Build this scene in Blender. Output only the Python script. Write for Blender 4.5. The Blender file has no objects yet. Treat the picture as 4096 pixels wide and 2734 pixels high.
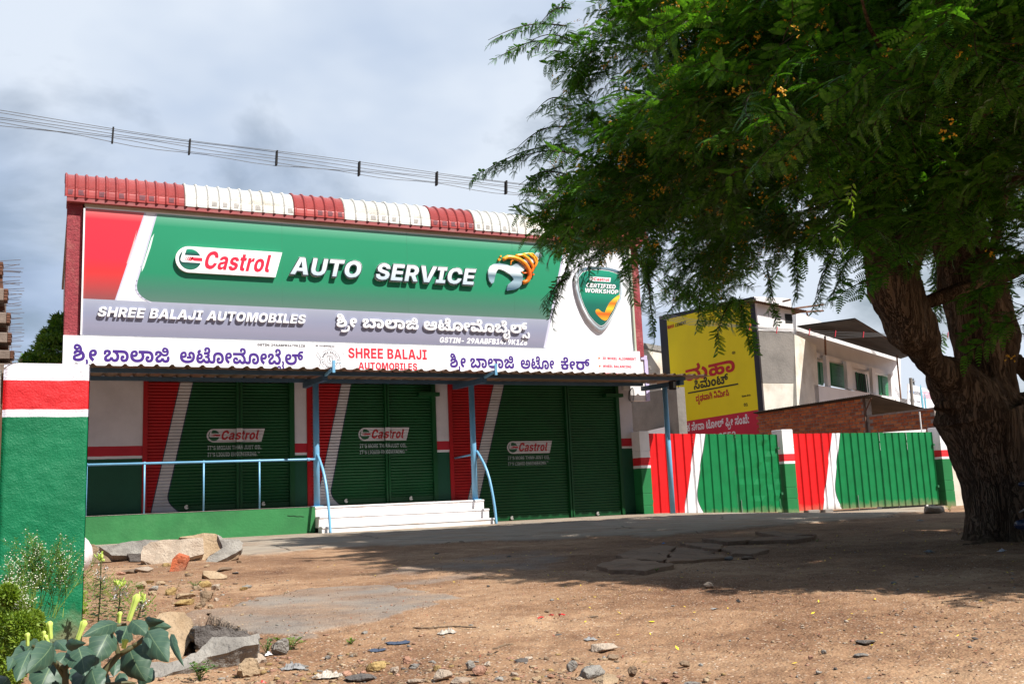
import bpy, bmesh, math, random
import numpy as np
from mathutils import Vector, Matrix, Euler, noise as mnoise
random.seed(7); rng = np.random.default_rng(7)
scene = bpy.context.scene
COL = scene.collection
R = math.radians

# ------------------------------------------------------------------ camera
FPX = 3950.0; PP = (2048.0, 1367.0); CAMH = 0.42
def _rot():
    up = np.array([974 - PP[0], -23600 - PP[1], FPX]); up /= np.linalg.norm(up)
    ex = np.array([10500 - PP[0], 1645 - PP[1], FPX]); ex /= np.linalg.norm(ex)
    ex -= up * ex.dot(up); ex /= np.linalg.norm(ex)
    ey = np.cross(up, ex)
    if ey[2] < 0: ey = -ey
    return np.stack([ex, ey, up], 1)
RC = _rot()
def ray(x, y): return RC.T @ np.array([x - PP[0], y - PP[1], FPX])
def at(x, y, X=None, Y=None, Z=None):
    """world point where the line of sight through photo pixel x, y meets a real plane"""
    d = ray(x, y); o = np.array([0, 0, CAMH])
    t = Y / d[1] if Y is not None else (X / d[0] if X is not None else (Z - CAMH) / d[2])
    return o + d * t
def proj(p):
    c = (np.atleast_2d(p) - np.array([0, 0, CAMH])) @ RC.T
    return PP[0] + FPX * c[:, 0] / c[:, 2], PP[1] + FPX * c[:, 1] / c[:, 2], c[:, 2]
cam = bpy.data.cameras.new('camera'); camo = bpy.data.objects.new('camera', cam); COL.objects.link(camo)
cr, cu, cb = RC.T @ [1, 0, 0], RC.T @ [0, -1, 0], RC.T @ [0, 0, -1]
camo.matrix_world = Matrix(((cr[0], cu[0], cb[0], 0), (cr[1], cu[1], cb[1], 0), (cr[2], cu[2], cb[2], CAMH), (0, 0, 0, 1)))
cam.sensor_width = 36; cam.lens = FPX / 4096 * 36; cam.clip_start = 0.05; cam.clip_end = 3000
scene.camera = camo

# ------------------------------------------------------------------ light
SUN = Vector((0.55, -1.0, 1.42)).normalized()          # towards the sun
sun = bpy.data.lights.new('sun', 'SUN'); sun.energy = 5.0; sun.angle = R(0.55); sun.color = (1, 0.955, 0.88)
suno = bpy.data.objects.new('sun', sun); COL.objects.link(suno)
suno.rotation_euler = SUN.to_track_quat('Z', 'Y').to_euler()
scene.view_settings.view_transform = 'Standard'; scene.view_settings.look = 'None'
scene.view_settings.exposure = 0.72; scene.view_settings.gamma = 1.0
scene.view_settings.use_curve_mapping = False

def nd(t, typ, **kw):
    n = t.nodes.new(typ)
    for k, v in kw.items():
        if k == 'ins':
            for a, b in v.items(): n.inputs[a].default_value = b
        else: setattr(n, k, v)
    return n
def ramp(t, stops, interp='LINEAR'):
    n = t.nodes.new('ShaderNodeValToRGB'); cr_ = n.color_ramp; cr_.interpolation = interp
    while len(cr_.elements) < len(stops): cr_.elements.new(0.5)
    for e, (p, c) in zip(cr_.elements, stops):
        e.position = p; e.color = (*c, 1) if len(c) == 3 else c
    return n
W = bpy.data.worlds.new('World'); scene.world = W; W.use_nodes = True
t = W.node_tree; t.nodes.clear(); L = t.links.new
sky = nd(t, 'ShaderNodeTexSky', sky_type='NISHITA'); sky.sun_disc = False
sky.sun_elevation = math.asin(SUN.z); sky.sun_rotation = math.atan2(SUN.x, SUN.y); sky.air_density = 1.3; sky.dust_density = 2.0
sk = nd(t, 'ShaderNodeVectorMath', operation='SCALE'); L(sky.outputs[0], sk.inputs[0]); sk.inputs['Scale'].default_value = 0.085
tc = nd(t, 'ShaderNodeTexCoord'); sep = nd(t, 'ShaderNodeSeparateXYZ'); L(tc.outputs['Generated'], sep.inputs[0])
# clouds live on a flat layer high overhead: direction / (height + a little)
dz = nd(t, 'ShaderNodeMath', operation='ADD'); L(sep.outputs[2], dz.inputs[0]); dz.inputs[1].default_value = 0.28
vm = nd(t, 'ShaderNodeVectorMath', operation='DIVIDE'); L(tc.outputs['Generated'], vm.inputs[0])
cmb = nd(t, 'ShaderNodeCombineXYZ'); [L(dz.outputs[0], cmb.inputs[i]) for i in range(3)]; L(cmb.outputs[0], vm.inputs[1])
n1 = nd(t, 'ShaderNodeTexNoise', ins={'Scale': 1.7, 'Detail': 7.0, 'Roughness': 0.52, 'Distortion': 0.25}); L(vm.outputs[0], n1.inputs['Vector'])
off = nd(t, 'ShaderNodeVectorMath', operation='ADD'); L(vm.outputs[0], off.inputs[0]); off.inputs[1].default_value = (3.1, 1.7, 0.4)
n2 = nd(t, 'ShaderNodeTexNoise', ins={'Scale': 1.15, 'Detail': 5.0, 'Roughness': 0.5}); L(off.outputs[0], n2.inputs['Vector'])
cover = ramp(t, [(0.30, (0, 0, 0)), (0.46, (1, 1, 1))]); L(n1.outputs[0], cover.inputs[0])
# west (left) side carries the heavier grey cloud, the east side is bright white
dot = nd(t, 'ShaderNodeVectorMath', operation='DOT_PRODUCT'); L(tc.outputs['Generated'], dot.inputs[0]); dot.inputs[1].default_value = (0.72, 0.30, 0.34)
ad = nd(t, 'ShaderNodeMath', operation='MULTIPLY_ADD'); L(dot.outputs['Value'], ad.inputs[0]); ad.inputs[1].default_value = 0.42; ad.inputs[2].default_value = -0.06
ad2 = nd(t, 'ShaderNodeMath', operation='ADD'); L(ad.outputs[0], ad2.inputs[0]); L(n2.outputs[0], ad2.inputs[1])
tone = ramp(t, [(0.38, (0.15, 0.22, 0.35)), (0.48, (0.31, 0.42, 0.62)), (0.58, (0.53, 0.66, 0.88)), (0.74, (0.86, 0.95, 1.08))]); L(ad2.outputs[0], tone.inputs[0])
mx = nd(t, 'ShaderNodeMix', data_type='RGBA'); L(cover.outputs[0], mx.inputs[0]); L(sk.outputs[0], mx.inputs[6]); L(tone.outputs[0], mx.inputs[7])
bg = nd(t, 'ShaderNodeBackground'); L(mx.outputs[2], bg.inputs[0]); bg.inputs[1].default_value = 0.54
L(bg.outputs[0], nd(t, 'ShaderNodeOutputWorld').inputs[0])

# ------------------------------------------------------------------ materials
def material(name, col, rough=0.7, var=0.0, vscale=3.0, bump=0.0, bscale=30.0, metal=0.0, spec=0.5, col2=None, dirt=None, dscale=1.3, bump2=None, stretch=None, detail=6.0):
    """painted / plastered surface: base colour broken up by two noises, fine relief"""
    m = bpy.data.materials.new(name); m.use_nodes = True; t = m.node_tree; L = t.links.new
    b = t.nodes['Principled BSDF']; b.inputs['Roughness'].default_value = rough; b.inputs['Metallic'].default_value = metal
    b.inputs['Specular IOR Level'].default_value = spec
    b.inputs['Base Color'].default_value = (*col, 1)
    g = nd(t, 'ShaderNodeNewGeometry'); vec = g.outputs['Position']
    if stretch:
        mp = nd(t, 'ShaderNodeMapping'); mp.inputs['Scale'].default_value = stretch; L(vec, mp.inputs[0]); vec = mp.outputs[0]
    out = None
    if var or col2 or dirt:
        n = nd(t, 'ShaderNodeTexNoise', ins={'Scale': vscale, 'Detail': detail, 'Roughness': 0.6}); L(vec, n.inputs['Vector'])
        c2 = col2 or tuple(max(0, c * (1 - var)) for c in col)
        r = ramp(t, [(0.36, c2), (0.62, col)]); L(n.outputs[0], r.inputs[0]); out = r.outputs[0]
        if dirt:
            n3 = nd(t, 'ShaderNodeTexNoise', ins={'Scale': dscale, 'Detail': 8.0, 'Roughness': 0.7}); L(vec, n3.inputs['Vector'])
            r3 = ramp(t, [(0.50, (0, 0, 0)), (0.72, (1, 1, 1))]); L(n3.outputs[0], r3.inputs[0])
            mx = nd(t, 'ShaderNodeMix', data_type='RGBA'); L(r3.outputs[0], mx.inputs[0]); L(out, mx.inputs[6]); mx.inputs[7].default_value = (*dirt, 1); out = mx.outputs[2]
        L(out, b.inputs['Base Color'])
    if bump:
        n = nd(t, 'ShaderNodeTexNoise', ins={'Scale': bscale, 'Detail': 4.0, 'Roughness': 0.6}); L(vec, n.inputs['Vector'])
        bp = nd(t, 'ShaderNodeBump', ins={'Strength': min(1, bump * 2), 'Distance': bump * 0.02}); L(n.outputs[0], bp.inputs['Height']); L(bp.outputs[0], b.inputs['Normal'])
    m['_b'] = 1
    return m
def mth(t, op, a, b=None, c=None):
    n = t.nodes.new('ShaderNodeMath'); n.operation = op
    for i, v in enumerate((a, b, c)):
        if v is None: continue
        if isinstance(v, (int, float)): n.inputs[i].default_value = v
        else: t.links.new(v, n.inputs[i])
    return n.outputs[0]
def mixc(t, f, a, b):
    n = nd(t, 'ShaderNodeMix', data_type='RGBA')
    for i, v in ((0, f), (6, a), (7, b)):
        if isinstance(v, tuple): n.inputs[i].default_value = (*v, 1)
        elif isinstance(v, (int, float)): n.inputs[i].default_value = v
        else: t.links.new(v, n.inputs[i])
    return n.outputs[2]
GREEN_P = (0.012, 0.165, 0.058); RED_P = (0.56, 0.013, 0.018); WHITE_P = (0.80, 0.79, 0.82)

def dusty(t, z, pos, c, z0, amt=.8):
    """dried mud splash along the foot of a painted surface"""
    n = nd(t, 'ShaderNodeTexNoise', ins={'Scale': 7.0, 'Detail': 8.0, 'Roughness': .7}); t.links.new(pos, n.inputs['Vector'])
    f = mth(t, 'MULTIPLY', mth(t, 'SUBTRACT', mth(t, 'ADD', z0 + .02, mth(t, 'MULTIPLY', n.outputs[0], .30)), z), 5.0)
    r = ramp(t, [(0.0, (0, 0, 0)), (1.0, (amt,) * 3)]); t.links.new(f, r.inputs[0]); return mixc(t, r.outputs[0], c, (0.33, 0.23, 0.14))
def banded(name, bands, rough=0.6, bump=0.3, bscale=45, wob=0.004, var=0.16, foot=None):
    """painted wall with level colour bands: list of (z top, colour) from the bottom up"""
    m = material(name, WHITE_P, rough, 0, bump=bump, bscale=bscale, spec=.3); t = m.node_tree; b = t.nodes['Principled BSDF']
    g = nd(t, 'ShaderNodeNewGeometry'); s = nd(t, 'ShaderNodeSeparateXYZ'); t.links.new(g.outputs['Position'], s.inputs[0])
    nw = nd(t, 'ShaderNodeTexNoise', ins={'Scale': 9.0, 'Detail': 2.0}); t.links.new(g.outputs['Position'], nw.inputs['Vector'])
    z = mth(t, 'MULTIPLY_ADD', nw.outputs[0], wob * 2, mth(t, 'SUBTRACT', s.outputs[2], wob))
    out = bands[0][1]
    for k in range(1, len(bands)):
        out = mixc(t, mth(t, 'GREATER_THAN', z, bands[k - 1][0]), out, bands[k][1])
    if foot is not None: out = dusty(t, s.outputs[2], g.outputs['Position'], out, foot)
    n = nd(t, 'ShaderNodeTexNoise', ins={'Scale': 2.6, 'Detail': 8.0, 'Roughness': 0.65}); t.links.new(g.outputs['Position'], n.inputs['Vector'])
    r = ramp(t, [(0.3, (1 - var,) * 3), (0.6, (1, 1, 1))]); t.links.new(n.outputs[0], r.inputs[0])
    mm = nd(t, 'ShaderNodeMix', data_type='RGBA', blend_type='MULTIPLY'); mm.inputs[0].default_value = 1
    t.links.new(out, mm.inputs[6]); t.links.new(r.outputs[0], mm.inputs[7]); t.links.new(mm.outputs[2], b.inputs['Base Color'])
    return m
def swoosh(name, ar, br, aw, bw, zc, k, red, white, green, rough=0.45, line=0.018, metal=0.0, edge=(0.02, 0.03, 0.06), foot=None):
    """three-colour paint job: red | white slanting band | green, with thin dark outlines, curved at the foot"""
    m = material(name, green, rough, bump=0.05, bscale=60, spec=.3); t = m.node_tree; b = t.nodes['Principled BSDF']
    g = nd(t, 'ShaderNodeNewGeometry'); s = nd(t, 'ShaderNodeSeparateXYZ'); t.links.new(g.outputs['Position'], s.inputs[0])
    X, Z = s.outputs[0], s.outputs[2]
    xr = mth(t, 'MULTIPLY_ADD', Z, br, ar); low = mth(t, 'MAXIMUM', mth(t, 'SUBTRACT', zc, Z), 0.0)
    xw = mth(t, 'MULTIPLY_ADD', mth(t, 'MULTIPLY', low, low), k, mth(t, 'MULTIPLY_ADD', Z, bw, aw))
    c = mixc(t, mth(t, 'LESS_THAN', X, mth(t, 'ADD', xw, line)), green, edge)
    c = mixc(t, mth(t, 'LESS_THAN', X, xw), c, white)
    c = mixc(t, mth(t, 'LESS_THAN', X, mth(t, 'ADD', xr, line * .8)), c, edge)
    c = mixc(t, mth(t, 'LESS_THAN', X, xr), c, red)
    if foot is not None: c = dusty(t, Z, g.outputs['Position'], c, foot, .65)
    n = nd(t, 'ShaderNodeTexNoise', ins={'Scale': 3.0, 'Detail': 6.0}); t.links.new(g.outputs['Position'], n.inputs['Vector'])
    r = ramp(t, [(0.3, (0.80,) * 3), (0.6, (1, 1, 1))]); t.links.new(n.outputs[0], r.inputs[0])
    mm = nd(t, 'ShaderNodeMix', data_type='RGBA', blend_type='MULTIPLY'); mm.inputs[0].default_value = 1
    t.links.new(c, mm.inputs[6]); t.links.new(r.outputs[0], mm.inputs[7]); t.links.new(mm.outputs[2], b.inputs['Base Color'])
    return m
def vgrad(name, stops, z0, z1, rough=0.35, axis=2):
    """printed vinyl with a vertical colour blend from z0 to z1"""
    m = material(name, stops[0][1], rough); t = m.node_tree; b = t.nodes['Principled BSDF']
    g = nd(t, 'ShaderNodeNewGeometry'); s = nd(t, 'ShaderNodeSeparateXYZ'); t.links.new(g.outputs['Position'], s.inputs[0])
    f = mth(t, 'DIVIDE', mth(t, 'SUBTRACT', s.outputs[axis], z0), z1 - z0)
    r = ramp(t, stops); t.links.new(f, r.inputs[0]); t.links.new(r.outputs[0], b.inputs['Base Color'])
    return m
def leafmat(name, col, col2, trans=0.35, rough=0.5, vscale=1.2):
    m = bpy.data.materials.new(name); m.use_nodes = True; t = m.node_tree; t.nodes.clear(); L = t.links.new
    g = nd(t, 'ShaderNodeNewGeometry'); oi = nd(t, 'ShaderNodeObjectInfo')
    n = nd(t, 'ShaderNodeTexNoise', ins={'Scale': vscale, 'Detail': 3.0}); L(g.outputs['Position'], n.inputs['Vector'])
    f = mth(t, 'MULTIPLY_ADD', g.outputs['Random Per Island'], 0.5, mth(t, 'MULTIPLY', n.outputs[0], 0.6))
    r = ramp(t, [(0.2, col), (0.75, col2)]); L(f, r.inputs[0])
    p = nd(t, 'ShaderNodeBsdfPrincipled'); p.inputs['Roughness'].default_value = rough; L(r.outputs[0], p.inputs['Base Color']); p.inputs['Specular IOR Level'].default_value = 0.4
    tr = nd(t, 'ShaderNodeBsdfTranslucent'); sc = nd(t, 'ShaderNodeMix', data_type='RGBA', blend_type='MULTIPLY'); sc.inputs[0].default_value = 1
    L(r.outputs[0], sc.inputs[6]); sc.inputs[7].default_value = (1.5, 1.5, 0.5, 1); L(sc.outputs[2], tr.inputs[0])
    ms = nd(t, 'ShaderNodeMixShader'); ms.inputs[0].default_value = trans; L(p.outputs[0], ms.inputs[1]); L(tr.outputs[0], ms.inputs[2])
    L(ms.outputs[0], nd(t, 'ShaderNodeOutputMaterial').inputs[0]); return m

# ------------------------------------------------------------------ mesh helpers
class MB:
    def __init__(s): s.v = []; s.f = []; s.m = []; s.mi = 0
    def add(s, vs, fs):
        o = len(s.v); s.v += [tuple(map(float, p)) for p in vs]; s.f += [tuple(i + o for i in f) for f in fs]; s.m += [s.mi] * len(fs); return s
    def box(s, x0, x1, y0, y1, z0, z1):
        return s.add([(x0, y0, z0), (x1, y0, z0), (x1, y1, z0), (x0, y1, z0), (x0, y0, z1), (x1, y0, z1), (x1, y1, z1), (x0, y1, z1)],
                     [(0, 3, 2, 1), (4, 5, 6, 7), (0, 1, 5, 4), (1, 2, 6, 5), (2, 3, 7, 6), (3, 0, 4, 7)])
    def bbox(s, x0, x1, y0, y1, z0, z1, b=0.006):
        """box with chamfered upright and top edges on the visible sides"""
        P = [(x0 + b, y0), (x1 - b, y0), (x1, y0 + b), (x1, y1 - b), (x1 - b, y1), (x0 + b, y1), (x0, y1 - b), (x0, y0 + b)]
        I = [(x0 + 2 * b, y0 + b), (x1 - 2 * b, y0 + b), (x1 - b, y0 + 2 * b), (x1 - b, y1 - 2 * b), (x1 - 2 * b, y1 - b), (x0 + 2 * b, y1 - b), (x0 + b, y1 - 2 * b), (x0 + b, y0 + 2 * b)]
        v = [(x, y, z0) for x, y in P] + [(x, y, z1 - b) for x, y in P] + [(x, y, z1) for x, y in I]
        f = [tuple(range(7, -1, -1)), tuple(range(16, 24))] + [(i, (i + 1) % 8, 8 + (i + 1) % 8, 8 + i) for i in range(8)] + [(8 + i, 8 + (i + 1) % 8, 16 + (i + 1) % 8, 16 + i) for i in range(8)]
        return s.add(v, f)
    def prism(s, pts, y0, y1):
        """outline in the X-Z plane (front at y0) pushed back to y1"""
        n = len(pts); v = [(x, y0, z) for x, z in pts] + [(x, y1, z) for x, z in pts]
        return s.add(v, [tuple(range(n)), tuple(range(2 * n - 1, n - 1, -1))] + [(i, i + n, (i + 1) % n + n, (i + 1) % n) for i in range(n)])
    def hull2(s, a, b):
        """closed solid between two point rings of equal length"""
        n = len(a); return s.add(list(a) + list(b), [tuple(range(n)), tuple(range(2 * n - 1, n - 1, -1))] + [(i, i + n, (i + 1) % n + n, (i + 1) % n) for i in range(n)])
    def tube(s, pts, rad, n=8, cap=True):
        pts = [Vector(p) for p in pts]; m = len(pts)
        rad = [rad] * m if isinstance(rad, (int, float)) else rad
        o = len(s.v); ref = None
        for i, p in enumerate(pts):
            d = (pts[min(i + 1, m - 1)] - pts[max(i - 1, 0)]).normalized()
            if ref is None: ref = d.orthogonal().normalized()
            ref = (ref - d * ref.dot(d)); ref = ref.normalized() if ref.length > 1e-6 else d.orthogonal().normalized()
            b = d.cross(ref)
            for k in range(n):
                a = 2 * math.pi * k / n; s.v.append(tuple(p + (ref * math.cos(a) + b * math.sin(a)) * rad[i]))
        fs = [(o + i * n + k, o + i * n + (k + 1) % n, o + (i + 1) * n + (k + 1) % n, o + (i + 1) * n + k) for i in range(m - 1) for k in range(n)]
        if cap: fs += [tuple(o + k for k in range(n - 1, -1, -1)), tuple(o + (m - 1) * n + k for k in range(n))]
        s.f += fs; s.m += [s.mi] * len(fs); return s
    def grid(s, P, close=False):
        """P: rows of points"""
        r, c = len(P), len(P[0]); o = len(s.v); s.v += [tuple(map(float, p)) for row in P for p in row]
        fs = [(o + i * c + j, o + i * c + j + 1, o + (i + 1) * c + j + 1, o + (i + 1) * c + j) for i in range(r - 1) for j in range(c - 1)]
        s.f += fs; s.m += [s.mi] * len(fs); return s
    def mesh(s, name, smooth=False):
        me = bpy.data.meshes.new(name); me.from_pydata(s.v, [], s.f)
        if any(s.m): me.polygons.foreach_set('material_index', s.m)
        if smooth: me.polygons.foreach_set('use_smooth', [True] * len(me.polygons))
        me.update(); return me
def wloc(o):
    p = Vector((0, 0, 0))
    while o is not None: p += o.location; o = o.parent
    return p
def part(name, g, mat, parent=None, smooth=False, label=None, kind=None, fixn=True):
    """link a mesh (built in world coordinates) as ONE object, under its parent if it has one"""
    if isinstance(g, MB):
        me = g.mesh(name, smooth)
        if fixn and len(g.f) < 60000:
            b = bmesh.new(); b.from_mesh(me); bmesh.ops.recalc_face_normals(b, faces=b.faces); b.to_mesh(me); b.free()
    else: me = g
    if not me.materials:
        for m in (mat if isinstance(mat, (list, tuple)) else [mat]): me.materials.append(m)
    o = bpy.data.objects.new(name, me); COL.objects.link(o)
    if parent is not None: o.parent = parent; o.location = -wloc(parent)
    if label: o['label'] = label
    if kind: o['kind'] = kind
    return o
def thing(name, label, cat, loc=(0, 0, 0), group=None):
    o = bpy.data.objects.new(name, None); COL.objects.link(o); o.location = Vector([float(c) for c in loc]); o.empty_display_size = 0.1
    o['label'] = label; o['category'] = cat
    if group: o['group'] = group
    return o
def tag(o, label, cat, group=None):
    if cat == 'wall': o['kind'] = 'thing'
    o['label'] = label; o['category'] = cat
    if group: o['group'] = group
    return o
def recenter(o):
    """move the origin of a single-mesh thing to the middle of its base"""
    me = o.data; co = np.empty(len(me.vertices) * 3); me.vertices.foreach_get('co', co); co = co.reshape(-1, 3)
    c = np.array([co[:, 0].mean(), co[:, 1].mean(), co[:, 2].min()]); co -= c; me.vertices.foreach_set('co', co.ravel()); me.update(); o.location = o.location + Vector(c); return o
def structure(name, g, mat, smooth=False):
    o = part(name, g, mat, None, smooth); o['kind'] = 'structure'; return o
def copy_to(o, parent, loc):
    c = o.copy(); COL.objects.link(c); c.parent = parent; c.location = loc; return c

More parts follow.
